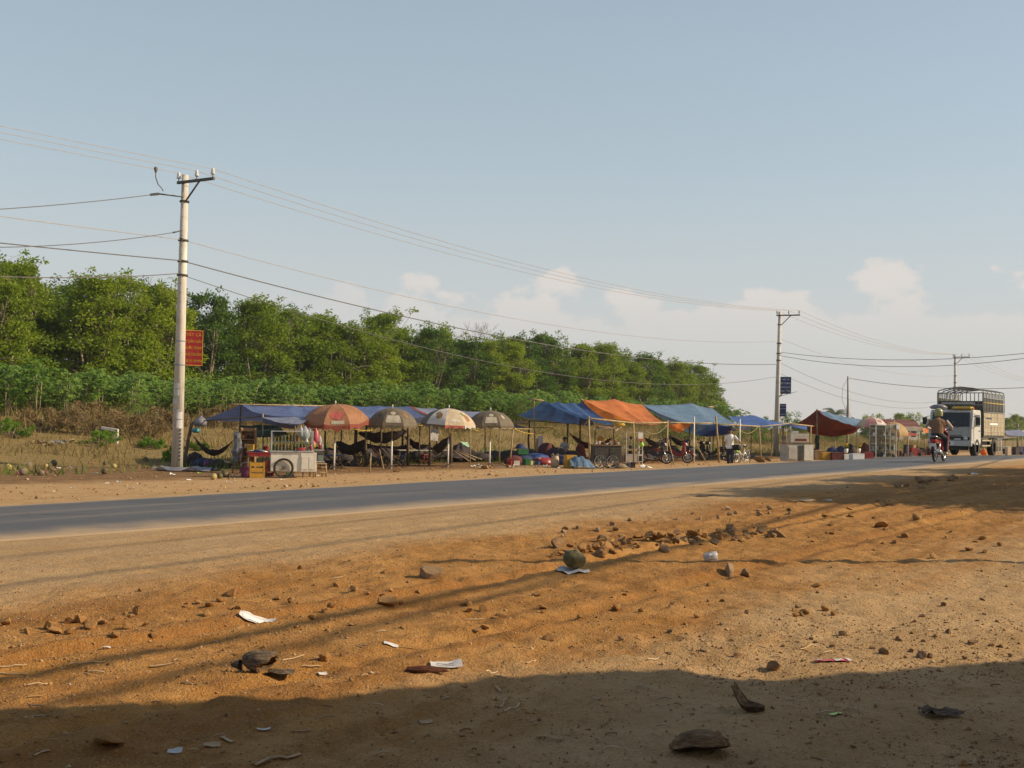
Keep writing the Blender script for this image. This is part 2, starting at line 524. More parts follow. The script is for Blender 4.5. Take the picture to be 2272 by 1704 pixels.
ncr = t.n('ShaderNodeTexVoronoi', feature='DISTANCE_TO_EDGE'); t.l(v, ncr.inputs['Vector']); ncr.inputs['Scale'].default_value = .55
col = t.mix(t.math('MULTIPLY', t.mr(ncr.outputs['Distance'], .012, .004), t.mr(nm, .45, .6, 0, .8)), col, (.02, .02, .02, 1))
col = t.mix(t.mr(nf, .35, .7, 0, .5), col, (.12, .115, .11, 1))
e2 = t.math('ADD', edge, t.math('MULTIPLY_ADD', nm, 1.1, -.45))
e2 = t.math('ADD', e2, t.math('MULTIPLY_ADD', nf, .35, -.17))
dust = t.mr(e2, .95, .10, 0, .92)
col = t.mix(dust, col, (.385, .27, .15, 1))
col = t.mix(t.mr(nst, .5, .75, 0, .25), col, (.30, .22, .14, 1))
nr = t.bump(nf, .35, .01)
t.end(t.bsdf(col, t.mr(nst, .3, .7, .55, .72), 0, nr, .5))
Sa = np.concatenate([np.arange(-160, -10, 8.), np.arange(-10, 90, 1.2), np.arange(90, 420, 6.)])
W_ = np.concatenate([[-.02, 0], np.linspace(0.01, .99, 26), [1, 1.02]])
V = []; E = []
for s_ in Sa:
    a_, b_ = float(lnear(s_)), LFAR
    jn = .16 * float(fbm(s_ * .9, 2.2, 3)); jf = .22 * float(fbm(s_ * .8, 9.1, 3))
    for q in W_:
        l_ = (a_ + jn) + (b_ + jf - a_ - jn) * q
        x_, y_ = XY(s_, l_)
        z_ = float(gbase(s_, l_)) + .012 + .05 * (1 - (2 * min(max(q, 0), 1) - 1) ** 2) - (.07 if q < 0 or q > 1 else 0)
        V.append((x_, y_, z_)); E.append(min(l_ - a_, (b_ - l_) * 1.7))
nw = len(W_); idx = np.arange(len(V)).reshape(len(Sa), nw)
F_ = np.stack([idx[:-1, :-1], idx[1:, :-1], idx[1:, 1:], idx[:-1, 1:]], -1).reshape(-1, 4)
road = mesh_np('road', V, F_, 'asphalt', smooth=True)
a = road.data.attributes.new('edge', 'FLOAT', 'POINT'); a.data.foreach_set('value', np.array(E, np.float32))
tag(road, 'grey two-lane asphalt road crossing the picture', 'road', kind='structure')

# ================================================================== STONES AND PEBBLES
def rock_mat(name, a, b):
    t = NT(name); v = t.obj()
    oi = t.n('ShaderNodeObjectInfo').outputs['Random']
    n = t.noise(v, 9, 4, .6)
    c = t.mix(t.math('ADD', t.math('MULTIPLY', oi, .6), t.math('MULTIPLY', n, .4)), c4(a), c4(b))
    up = t.n('ShaderNodeTexCoord').outputs['Object']
    c = t.mix(t.mr(t.noise(v, 4, 4), .5, .7, 0, .6), c, (.40, .235, .095, 1))
    t.end(t.bsdf(c, .92, 0, t.bump(t.noise(v, 22, 4, .65), .6, .02), .15))
rock_mat('stone', (.17, .10, .052), (.36, .24, .135))
rock_mat('clod', (.26, .125, .040), (.42, .235, .090))
rock_mat('grit', (.24, .15, .075), (.48, .345, .205))
def rock_mesh(name, seed, mat, sub=2, flat=.7):
    rr = random.Random(seed)
    bm = bmesh.new(); bmesh.ops.create_icosphere(bm, subdivisions=sub, radius=.5)
    cuts = [(Vector((rr.gauss(0, 1), rr.gauss(0, 1), rr.gauss(0, .8))).normalized(), rr.uniform(.17, .36)) for _ in range(8)]
    st = Vector((rr.uniform(.8, 1.25), rr.uniform(.7, 1.0), flat * rr.uniform(.8, 1.15)))
    for q in bm.verts:
        for n_, d in cuts:
            h = q.co.dot(n_) - d
            if h > 0: q.co -= n_ * h
        q.co += Vector((rr.gauss(0, 1), rr.gauss(0, 1), rr.gauss(0, 1))) * .010; q.co *= 1.18
        q.co = Vector((q.co.x * st.x, q.co.y * st.y, q.co.z * st.z))
    me = bpy.data.meshes.new(name); bm.to_mesh(me); bm.free()
    me.materials.append(MT(mat))
    return me
ROCKS = [rock_mesh('stone', i, 'stone', 2, .72) for i in range(7)]
CLODS = [rock_mesh('stone', 40 + i, 'clod', 2, .65) for i in range(5)]
def put_rock(meshes, p, size, parent=None, sink=.28, label=None, rr=random):
    me = rr.choice(meshes)
    o = bpy.data.objects.new('stone', me); COL.objects.link(o)
    zz = size * rr.uniform(.8, 1.1)
    off = Vector(parent.location) if parent is not None else Vector((0, 0, 0))
    o.location = Vector((p[0], p[1], p[2] + zz * (.36 - sink))) - off
    o.rotation_euler = (rr.gauss(0, .25), rr.gauss(0, .25), rr.uniform(0, 6.28))
    o.scale = (size * rr.uniform(.85, 1.2), size * rr.uniform(.8, 1.1), zz)
    if parent is not None: o.parent = parent
    return o
# the ridge of stones pushed up in the orange dirt
rr = random.Random(3)
heap = thing('stone_heap', 'long low ridge of brown stones in the orange dirt behind the green coconut', 'stones', pg(1490, 1200))
ridge = [(1225, 1232), (1262, 1222), (1300, 1228), (1340, 1218), (1385, 1205), (1425, 1196), (1475, 1200), (1520, 1193), (1560, 1196), (1605, 1188), (1655, 1184), (1700, 1180), (1730, 1184)]
for i in range(112):
    k = rr.random() * (len(ridge) - 1.001); j = int(k); f = k - j
    x_ = ridge[j][0] * (1 - f) + ridge[j + 1][0] * f + rr.gauss(0, 10)
    y_ = ridge[j][1] * (1 - f) + ridge[j + 1][1] * f + rr.gauss(0, 9) + 3
    p = pg(x_, y_)
    put_rock(ROCKS if rr.random() < .4 else CLODS, p, rr.uniform(.05, .17) * (1 if rr.random() < .6 else .55), heap, sink=rr.uniform(.05, .3), rr=rr)
for i in range(22):   # some lie on the others
    k = rr.random() * (len(ridge) - 1.001); j = int(k); f = k - j
    p = pg(ridge[j][0] * (1 - f) + ridge[j + 1][0] * f, ridge[j][1] * (1 - f) + ridge[j + 1][1] * f)
    p.z += .04
    put_rock(CLODS, p, rr.uniform(.07, .14), heap, sink=.2, rr=rr)
# single stones one can point at
single = [
 (1715, 1487, .10, 'S', 'upright tan stone at the shadow edge below the red wrapper'),
 (112, 1398, .15, 'C', 'round reddish stone in the dirt near the left edge of the picture'),
 (60, 1400, .07, 'C', 'small dark red stone just beside the round stone at far left'),
 (515, 1320, .15, 'C', 'jagged clod with a long shadow above the white paper sheet'),
 (310, 1312, .05, 'C', 'tiny upright clod alone on the sandy verge at the left'),
 (950, 1282, .22, 'S', 'flat half-buried grey-brown stone left of the green coconut'),
 (720, 1466, .09, 'C', 'round clod right of the torn coconut husk'),
 (240, 1652, .12, 'C', 'dark round stone in the shadow at the lower left'),
 (1365, 1352, .10, 'C', 'square clod standing in the middle of the orange dirt'),
 (1190, 1325, .11, 'C', 'reddish clod below the green coconut'),
 (1620, 1275, .20, 'S', 'dark stone pair lying on the long thin pole shadow, larger one'),
 (1655, 1278, .13, 'S', 'small pointed stone touching the larger stone on the pole shadow'),
 (1955, 1168, .17, 'C', 'dark reddish stone alone in the orange dirt at right'),
 (2035, 1152, .15, 'C', 'dark clod further right behind the reddish stone'),
 (1360, 1165, .10, 'S', 'small dark upright stone standing above the stone ridge'),
 (1615, 1132, .13, 'S', 'thin upright stone at the edge of the verge above the ridge'),
 (1115, 1372, .10, 'C', 'rounded grey clod in the centre of the orange dirt'),
 (1058, 1402, .07, 'C', 'small round clod left of the lower rubble'),
 (1220, 1420, .09, 'C', 'angular red clod low in the orange dirt'),
 (860, 1342, .17, 'C', 'low red clod right of the white paper sheet'),
 (300, 1360, .12, 'C', 'brown lump in the loose rubble at the left'),
 (1960, 1450, .07, 'S', 'small pale stone right of the red wrapper'),
 (2045, 1458, .08, 'S', 'pair-like pale stone near the right end of the shadow edge'),
]
for (x_, y_, sz, k_, lb) in single:
    o = put_rock(ROCKS if k_ == 'S' else CLODS, pg(x_, y_), sz, None, .2, rr=rr)
    tag(o, lb, 'stone', 'single stones on the dirt')
# looser stones nobody would tell apart: same label, same group
zones = [((0, 380), (1380, 1420), 16, 'loose clod in the rubble at the left of the orange dirt', .05, .10, CLODS),
         ((250, 620), (1330, 1372), 14, 'small stone in the line of rubble along the sandy verge at left', .04, .08, CLODS),
         ((640, 1150), (1250, 1460), 26, 'small reddish clod scattered across the middle of the orange dirt', .04, .09, CLODS),
         ((1150, 1900), (1290, 1400), 20, 'small clod below the long thin pole shadow', .035, .08, CLODS),
         ((1240, 1760), (1135, 1172), 20, 'small stone in the loose row above the stone ridge', .06, .12, ROCKS),
         ((1760, 2250), (1110, 1240), 26, 'small stone strewn over the orange dirt at right', .05, .12, CLODS),
         ((1350, 2260), (1330, 1465), 40, 'small pale stone on the gravelly ground at lower right', .03, .06, ROCKS),
         ((1990, 2150), (1062, 1085), 12, 'dark stone in the shaded pile beside the road at right', .12, .26, ROCKS),
         ((600, 1300), (1062, 1078), 16, 'small stone along the far edge of the asphalt', .06, .12, CLODS)]
for (xr, yr, n_, lb, s0, s1, ms) in zones:
    for i in range(n_):
        x_ = rr.uniform(*xr); f = rr.random()
        y_ = yr[0] + (yr[1] - yr[0]) * f
        if lb.endswith('far edge of the asphalt'): y_ = 1089 - (x_ - 600) * .0625 - rr.uniform(0, 9)
        if 'verge at left' in lb: y_ = 1372 - (x_ - 250) * .11 + rr.gauss(0, 8)
        if 'above the stone ridge' in lb: y_ = 1178 - (x_ - 1240) * .085 + rr.gauss(0, 5)
        p = pg(x_, y_)
        o = put_rock(ms, p, rr.uniform(s0, s1), None, .2, rr=rr)
        tag(o, lb, 'stone', lb)
# pebbles and crumbs of soil: nobody could count them
def scatter_rocks(name, pts, sizes, mat, seed):
    rg = np.random.default_rng(seed)
    n = len(pts)
    base = np.array([(1, 0, 0), (0, 1, 0), (-1, 0, 0), (0, -1, 0), (0, 0, .8), (0, 0, -.6)], float)
    tri = np.array([(0, 1, 4), (1, 2, 4), (2, 3, 4), (3, 0, 4), (1, 0, 5), (2, 1, 5), (3, 2, 5), (0, 3, 5)])
    B_ = base[None] * rg.uniform(.55, 1.35, (n, 6, 1)) * rg.uniform(.7, 1.3, (n, 1, 3)) + rg.normal(0, .13, (n, 6, 3))
    th = rg.uniform(0, 6.28, n); c_, s_ = np.cos(th), np.sin(th)
    X = B_[..., 0] * c_[:, None] - B_[..., 1] * s_[:, None]; Y = B_[..., 0] * s_[:, None] + B_[..., 1] * c_[:, None]
    P = np.stack([X, Y, B_[..., 2]], -1) * (sizes[:, None, None] * .5)
    P += pts[:, None, :]
    f = (tri[None] + (np.arange(n) * 6)[:, None, None]).reshape(-1, 3)
    return mesh_np(name, P.reshape(-1, 3), f, mat, attr=np.repeat(rg.random(n), 8))
t = NT('pebble')
at = t.n('ShaderNodeAttribute', attribute_name='tint').outputs['Fac']
cr = t.n('ShaderNodeValToRGB'); t.l(at, cr.inputs[0])
e = cr.color_ramp.elements; e[0].color = (.17, .10, .05, 1); e[1].color = (.52, .40, .26, 1)
m1 = e.new(.55); m1.color = (.36, .20, .08, 1); m2 = e.new(.85); m2.color = (.42, .29, .16, 1)
t.end(t.bsdf(cr.outputs[0], .92, 0, None, .15))
N = 160000
u = RNG.random(N)
d_ = 3.2 * (26 / 3.2) ** (u ** 1.15)
a_ = RNG.uniform(-.56, .56, N)
px_ = d_ * np.sin(a_); py_ = d_ * np.cos(a_)
s_, l_ = SL(px_, py_)
dens = .20 + .80 * ss(.02, .16, fbm(px_ * .55 + 3, py_ * .55, 4)) + .35 * ss(6.2, 7.0, l_) * (1 - ss(7.6, 8.2, l_))
dens = dens * (1 - .75 * ss(8.2, 9.2, l_)) * (l_ < lnear(s_) - .1)
keep = RNG.random(N) < dens
px_, py_, s_, l_, d_ = px_[keep], py_[keep], s_[keep], l_[keep], d_[keep]
sz = np.clip(RNG.lognormal(-5.0, .55, len(px_)), .004, .036) * (1 + .02 * d_)
pz_ = gsl(s_, l_) + sz * .04
tag(scatter_rocks('pebbles', np.stack([px_, py_, pz_], -1), sz, 'pebble', 5), 'small pebbles and soil crumbs strewn over the dirt', 'pebbles', kind='stuff')
# gravel on the far verge in front of the stalls
N = 7000
s_ = RNG.uniform(4, 90, N); l_ = RNG.uniform(16.8, 31, N)
px_, py_ = XY(s_, l_)
sz = np.clip(RNG.lognormal(-3.6, .55, N), .012, .12)
tag(scatter_rocks('gravel', np.stack([px_, py_, gsl(s_, l_) + sz * .15], -1), sz, 'pebble', 6), 'gravel and crumbs on the far verge before the stalls', 'gravel', kind='stuff')

# ================================================================== DRY GRASS
leaf_mat('dry_grass', (.18, .130, .045), (.40, .31, .125), .35, .8)
leaf_mat('weed', (.07, .12, .012), (.16, .24, .03), .4, .6)
def blades(name, s_, l_, h, wd, mat, seed, lean=.35):
    rg = np.random.default_rng(seed); n = len(s_)
    x, y = XY(s_, l_); z = gsl(s_, l_) - .02
    th = rg.uniform(0, 6.28, n); ln = rg.normal(0, lean, (n, 2)) * h[:, None]
    a = np.stack([x - np.cos(th) * wd, y - np.sin(th) * wd, z], -1)
    b = np.stack([x + np.cos(th) * wd, y + np.sin(th) * wd, z], -1)
    c = np.stack([x + ln[:, 0], y + ln[:, 1], z + h], -1)
    V = np.stack([a, b, c], 1).reshape(-1, 3)
    return mesh_np(name, V, np.arange(n * 3).reshape(-1, 3), mat, attr=rg.random(n))
N = 120000
s_ = RNG.uniform(-5, 150, N); l_ = 33 + 20 * RNG.random(N) ** .85
x_, y_ = XY(s_, l_)
kp = (fbm(x_ * .25, y_ * .25, 3) + .38 > RNG.random(N) * .75) & (np.abs(x_ / np.maximum(y_, 1)) < .6)
s_, l_ = s_[kp], l_[kp]
h_ = RNG.uniform(.1, .5, len(s_)) * (.45 + .75 * ss(36, 46, l_)) * (.55 + 1.5 * ss(-.05, .15, fbm(XY(s_, l_)[0] * .45, XY(s_, l_)[1] * .45, 3)))
tag(blades('dry_grass', s_, l_, h_, .012 + .02 * RNG.random(len(s_)), 'dry_grass', 1, .5), 'dry yellow-brown grass over the bank behind the stalls', 'grass', kind='stuff')
N = 26000
s_ = RNG.uniform(0, 150, N); l_ = RNG.uniform(31, 54, N)
x_, y_ = XY(s_, l_)
kp = (fbm(x_ * .2 + 40, y_ * .2, 3) > .10)
s_, l_ = s_[kp], l_[kp]
tag(blades('green_weeds', s_, l_, RNG.uniform(.12, .45, len(s_)), .03 + 0 * s_, 'weed', 2, .6), 'patches of low green weeds among the dry grass', 'weeds', kind='stuff')

# ================================================================== TREES
t = NT('bark')
v = t.obj(); n_ = t.noise(v, 5, 5, .65)
t.end(t.bsdf(t.mix(t.mr(n_, .35, .65), (.13, .10, .065, 1), (.33, .28, .21, 1)), .9, 0, t.bump(t.noise(v, 14, 4), .5, .03), .15))
simple('dead_wood', (.25, .20, .16), .9, var=.3, scale=4)
leaf_mat('rubber_leaf', (.085, .165, .009), (.31, .385, .020), .5, .5)
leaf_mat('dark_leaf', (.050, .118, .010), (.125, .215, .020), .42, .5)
leaf_mat('cassava_leaf', (.095, .20, .022), (.27, .40, .085), .45, .4)
leaf_mat('dry_leaf', (.20, .135, .055), (.36, .265, .12), .35, .8)
leaf_mat('palm_leaf', (.05, .085, .020), (.14, .18, .06), .3, .5)
leaf_mat('bright_leaf', (.10, .20, .012), (.20, .34, .03), .45, .5)

def leaf_cards(cent, rad, per, size, seed, droop=.3, aspect=.42):
    """leaf-shaped four-point faces spread through clumps"""
    rg = np.random.default_rng(seed)
    C = np.repeat(cent, per, axis=0); Rr = np.repeat(rad, per)
    n = len(C)
    g = rg.normal(0, 1, (n, 3)); g /= np.linalg.norm(g, axis=1)[:, None] + 1e-6
    P = C + g * (Rr * rg.random(n) ** .45)[:, None] * np.array([1, 1, .72])
    ax = g * .6 + rg.normal(0, .7, (n, 3)); ax[:, 2] -= droop
    ax /= np.linalg.norm(ax, axis=1)[:, None] + 1e-6
    bx = np.cross(ax, rg.normal(0, 1, (n, 3))); bx /= np.linalg.norm(bx, axis=1)[:, None] + 1e-6
    L = size * rg.uniform(.7, 1.3, n)[:, None]; W = L * aspect
    V = np.stack([P, P + ax * L * .45 + bx * W * .5, P + ax * L, P + ax * L * .45 - bx * W * .5], 1).reshape(-1, 3)
    clump = np.repeat(rg.random(len(cent)), per)
    return V, np.arange(n * 4).reshape(-1, 4), np.clip(.6 * clump + .4 * rg.random(n), 0, 1)
def gen_tree(seed, h=10.5, spread=2.7, nclump=52, per=105, low=.20, leaf=.29, lmat='rubber_leaf', top_sprigs=9):
    rr = random.Random(seed)
    root = thing('rubber_tree', '', 'tree')
    mb = MB()
    fork = h * rr.uniform(.16, .26)
    lean = Vector((rr.gauss(0, .03), rr.gauss(0, .03), 1))
    base = Vector((0, 0, -.25)); fk = lean * fork
    mb.tube([base, Vector((0, 0, .12)), fk * .55, fk], [.19, .15, .13, .12], 8)
    limbs = []
    for i in range(rr.choice((2, 3, 3, 4))):
        q = rr.uniform(0, 6.28) if i else rr.uniform(0, 6.28)
        q = i * 2.2 + rr.uniform(-.5, .5)
        r = spread * rr.uniform(.25, .55)
        p1 = fk + Vector((math.cos(q) * r * .45, math.sin(q) * r * .45, h * .2))
        p2 = fk + Vector((math.cos(q) * r * .8, math.sin(q) * r * .8, h * .42))
        p3 = fk + Vector((math.cos(q) * r, math.sin(q) * r, h * .64))
        mb.tube([fk, p1, p2, p3], [.10, .075, .05, .02], 6)
        limbs.append([fk, p1, p2, p3])
    cs, rs = [], []
    for i in range(nclump):
        z = h * (low + (1 - low) * rr.random() ** .9)
        f = (z / h - low) / (1 - low)
        env = spread * (math.sin(math.pi * min(1, .16 + .80 * f)) ** .62) * (1.08 - .25 * f)
        q = rr.uniform(0, 6.28); r = env * math.sqrt(rr.uniform(.12, 1))
        c = Vector((math.cos(q) * r, math.sin(q) * r, z))
        cs.append(c); rs.append(rr.uniform(.5, .95) * (1 - .25 * f))
        if i % 2 == 0:
            L_ = rr.choice(limbs); k = min(3, max(1, int(f * 3.4)))
            a = L_[k - 1].lerp(L_[k], .6)
            if a.z < c.z + .4: mb.tube([a, a.lerp(c, .55) + Vector((0, 0, .12)), c], [.035, .024, .01], 4)
    for i in range(top_sprigs):
        q = rr.uniform(0, 6.28); r = spread * rr.uniform(0, .75)
        c = Vector((math.cos(q) * r, math.sin(q) * r, h * rr.uniform(.93, 1.07)))
        cs.append(c); rs.append(rr.uniform(.22, .4))
        a = rr.choice(limbs)[3]
        mb.tube([a, a.lerp(c, .6) + Vector((.1, 0, 0)), c], [.02, .014, .008], 4)
    cs = np.array(cs); rs = np.array(rs)
    V, F, T = leaf_cards(cs[:nclump], rs[:nclump], per, leaf, seed)
    V2, F2, T2 = leaf_cards(cs[nclump:], rs[nclump:], max(10, per // 5), leaf, seed + 1)
    V = np.concatenate([V, V2]); F = np.concatenate([F, F2 + len(V) - len(V2)]); T = np.concatenate([T, T2])
    mb.build('trunk', 'bark', root)
    mesh_np('crown', V, F, lmat, root, T)
    return root
protos = [gen_tree(100 + i, h=random.uniform(9.6, 11.0), spread=random.uniform(2.6, 3.2), nclump=random.randint(112, 126), per=115, low=.03, leaf=.225) for i in range(5)]
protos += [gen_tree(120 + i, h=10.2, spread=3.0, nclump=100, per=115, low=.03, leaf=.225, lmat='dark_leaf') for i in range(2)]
used = set()
def place_tree(i, loc, rz, sc_, label, group, name=None):
    if i not in used:
        used.add(i); o = protos[i]
    else: o = copy_tree(protos[i])
    o.location = loc; o.rotation_euler = (0, 0, rz); o.scale = (sc_[0], sc_[0], sc_[1])
    tag(o, label, 'tree', group)
    if name: o.name = name
    return o
def px_of(x, y, z):
    v = CAMROT.transposed() @ (Vector((x, y, z)) - Vector((0, 0, CAMZ)))
    return 1136 + FPX * v.x / -v.z, 852 - FPX * v.y / -v.z
def zone(px):
    for lim, tx in ((200, 'at the far left edge'), (380, 'left of the concrete pole'), (520, 'behind the red sign'), (700, 'above the blue canopy stall'), (840, 'above the orange umbrella'),
                    (960, 'above the dark umbrella'), (1090, 'under the bare branches'), (1220, 'above the stalls\' gap'), (1340, 'above the dark blue tarp'), (1450, 'above the orange tarp')):
        if px < lim: return tx
    return 'at the right end of the wood'
rt = random.Random(21)
s_ = 31.0
while s_ < 137:
    for row, (l0, dl, gap) in enumerate(((66.5, 1.1, 1.0), (71.5, 1.3, 1.05), (77.0, 1.4, 1.25))):
        if row and rt.random() < (0, .08, .3)[row]: continue
        ss_ = s_ + rt.uniform(-.9, .9) + row * 1.6; l_ = l0 + rt.uniform(-dl, dl)
        x_, y_ = XY(ss_, l_)
        hs = rt.uniform(.74, .93) * (1.0 + .06 * row)
        hs *= 1.07 - .05 * float(ss(40, 60, s_)) + .02 * float(ss(95, 105, s_))
        i = rt.randrange(5) if rt.random() < .72 else rt.randrange(5, 7)
        px = px_of(x_, y_, 5)[0]
        wd = ('leafy rubber tree in the wood\'s front row ', 'rubber tree in the wood\'s second row ', 'rubber tree deep in the wood ')[row] + zone(px)
        place_tree(i, (x_, y_, gz(x_, y_)), rt.uniform(0, 6.28), (rt.uniform(1.02, 1.28), hs), wd, 'rubber trees ' + ('front row', 'second row', 'back rows')[row])
    s_ += rt.uniform(3.0, 4.0)
# the wood's dark depth: stems and foliage that read as one mass
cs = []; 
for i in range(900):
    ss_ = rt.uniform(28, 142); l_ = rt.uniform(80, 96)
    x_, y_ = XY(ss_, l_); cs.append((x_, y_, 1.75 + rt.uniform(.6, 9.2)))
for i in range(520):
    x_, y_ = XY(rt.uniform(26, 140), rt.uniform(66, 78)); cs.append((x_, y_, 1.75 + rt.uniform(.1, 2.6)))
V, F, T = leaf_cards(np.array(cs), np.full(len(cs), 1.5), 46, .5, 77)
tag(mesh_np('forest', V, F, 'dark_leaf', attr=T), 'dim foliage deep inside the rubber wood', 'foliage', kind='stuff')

# two leafless trees rising out of the wood
def bare_tree(seed, h, label, loc):
    rr = random.Random(seed); root = thing('bare_tree', label, 'tree', loc)
    mb = MB(); tw = MB()
    def grow(p, d, L, r, dep, m):
        q = p + d * L; mid = p.lerp(q, .5) + Vector((rr.gauss(0, .04), rr.gauss(0, .04), 0)) * L
        m.tube([p, mid, q], [r, r * .85, r * .65], 5 if r > .03 else 3)
        if dep == 0: return
        for i in range(3 if dep > 1 else 4):
            nd = (d + Vector((rr.gauss(0, .5), rr.gauss(0, .5), rr.uniform(-.05, .5)))).normalized()
            grow(q, nd, L * rr.uniform(.6, .82), r * .6, dep - 1, m if dep > 3 else tw)
    grow(Vector((0, 0, -.2)), Vector((0, 0, 1)), h * .32, .13, 5, mb)
    mb.build('trunk', 'dead_wood', root); tw.build('crown', 'dead_wood', root)
p = pl(1035, 900, 76); bare_tree(4, 11.2, 'leafless grey tree rising above the wood', (p.x, p.y, gz(p.x, p.y)))
p = pl(330, 900, 74); bare_tree(9, 11.6, 'thin half-bare tree top left of the concrete pole', (p.x, p.y, gz(p.x, p.y)))

# ================================================================== CASSAVA
def cassava_geo(seed, h=2.3):
    rr = random.Random(seed); mb = MB(); cs = []; rs = []
    for i in range(rr.randint(3, 5)):
        q = rr.uniform(0, 6.28); r = rr.uniform(.15, .5)
        tip = Vector((math.cos(q) * r, math.sin(q) * r, h * rr.uniform(.72, .92)))
        mb.tube([Vector((math.cos(q) * .08, math.sin(q) * .08, -.1)), tip * .5 + Vector((0, 0, .1)), tip], [.022, .018, .01], 5)
        for k in range(17):
            a = rr.uniform(0, 6.28); e = rr.uniform(.1, .62)
            cs.append(tip + Vector((math.cos(a) * e, math.sin(a) * e, rr.uniform(-1.0, .30)))); 
    V = []; rg = np.random.default_rng(seed)
    for c in cs:                                  # palmate leaves, seven drooping fingers
        tl = rr.uniform(0, 6.28)
        for k in range(7):
            a = tl + k * .8; L = rr.uniform(.17, .26)
            d = Vector((math.cos(a), math.sin(a), rr.uniform(-.75, .05))).normalized()
            n = Vector((-math.sin(a), math.cos(a), rr.uniform(-.3, .3))) * L * .22
            V += [c, c + d * L * .55 + n, c + d * L + Vector((0, 0, -.04)), c + d * L * .55 - n]
    V = np.array([tuple(x) for x in V]); n = len(V) // 4
    T = np.clip(np.repeat(rg.random(len(cs)), 7) * .6 + rg.random(n) * .4, 0, 1)
    return mb, V, np.arange(n * 4).reshape(-1, 4), T
simple('cassava_stem', (.32, .26, .17), .85, var=.25)
cproto = []
cgeo = []
for i in range(5):
    mb, V, F, T = cassava_geo(300 + i); cgeo.append((V, F, T))
    root = thing('cassava_plant', '', 'plant'); mb.build('stem', 'cassava_stem', root); mesh_np('foliage', V, F, 'cassava_leaf', root, T)
    cproto.append(root)
cu = set(); rt = random.Random(8)
for row, l0 in enumerate((51.5, 53.3, 55.2)):
    s_ = 26.0 + row * .7
    while s_ < 112:
        l_ = l0 + rt.uniform(-.6, .6)
        x_, y_ = XY(s_, l_)
        if -.52 < x_ / y_ < .25 and rt.random() < .93:
            i = rt.randrange(5)
            if i in cu: o = copy_tree(cproto[i])
            else: cu.add(i); o = cproto[i]
            o.location = (x_, y_, gz(x_, y_)); o.rotation_euler = (0, 0, rt.uniform(0, 6.28)); k = rt.uniform(.85, 1.2); o.scale = (k * 1.12, k * 1.12, k * rt.uniform(.95, 1.12))
            px = px_of(x_, y_, 3)[0]
            tag(o, ('cassava plant in the front of the green field ', 'cassava plant within the green field ', 'cassava plant in the rear of the green field ')[row] + zone(px).replace('of the wood', 'of the field'), 'plant', 'cassava plants')
        s_ += rt.uniform(1.15, 1.75)
for i in range(5):
    if i not in cu:
        for k in list(cproto[i].children): bpy.data.objects.remove(k)
        bpy.data.objects.remove(cproto[i])
Vs, Fs, Ts = [], [], []; nb2 = 0
for i in range(300):
    V, F, T = cgeo[rt.randrange(5)]
    s_, l_ = rt.uniform(28, 112), rt.uniform(57, 64)
    x_, y_ = XY(s_, l_); q = rt.uniform(0, 6.28); k = rt.uniform(.9, 1.25)
    M = np.array([[math.cos(q), math.sin(q), 0], [-math.sin(q), math.cos(q), 0], [0, 0, 1]]) * k
    Vs.append(V @ M + np.array([x_, y_, gz(x_, y_)])); Fs.append(F + nb2); Ts.append(T); nb2 += len(V)
tag(mesh_np('foliage', np.concatenate(Vs), np.concatenate(Fs), 'cassava_leaf', attr=np.concatenate(Ts)), 'mass of cassava leaves filling the field before the wood', 'foliage', kind='stuff')

# ================================================================== SHRUBS ON THE BANK
def shrub(name, label, loc, r, h, mat, n=40, per=60, leaf=.12, group=None, twig='dead_wood', cat='shrub'):
    rr = random.Random(hash(label) % 9973 if False else sum(map(ord, label)))
    root = thing(name, label, cat, loc, 0, group); mb = MB(); cs = []; rs = []
    for i in range(n):
        q = rr.uniform(0, 6.28); f = rr.random(); e = math.sqrt(rr.random())
        c = Vector((math.cos(q) * r * e, math.sin(q) * r * e, h * (.12 + .85 * f * (1 - .55 * e * e))))
        cs.append(c); rs.append(rr.uniform(.16, .34) * max(r, h) * .42)
        if i % 2 == 0: mb.tube([(c.x * .15, c.y * .15, -.05), c * .6, c], [.018, .012, .006], 4)
    V, F, T = leaf_cards(np.array(cs), np.array(rs), per, leaf, int(r * 100 + h * 10), 0, .3)
    mb.build('stem', twig, root); mesh_np('foliage', V, F, mat, root, T)
    return root
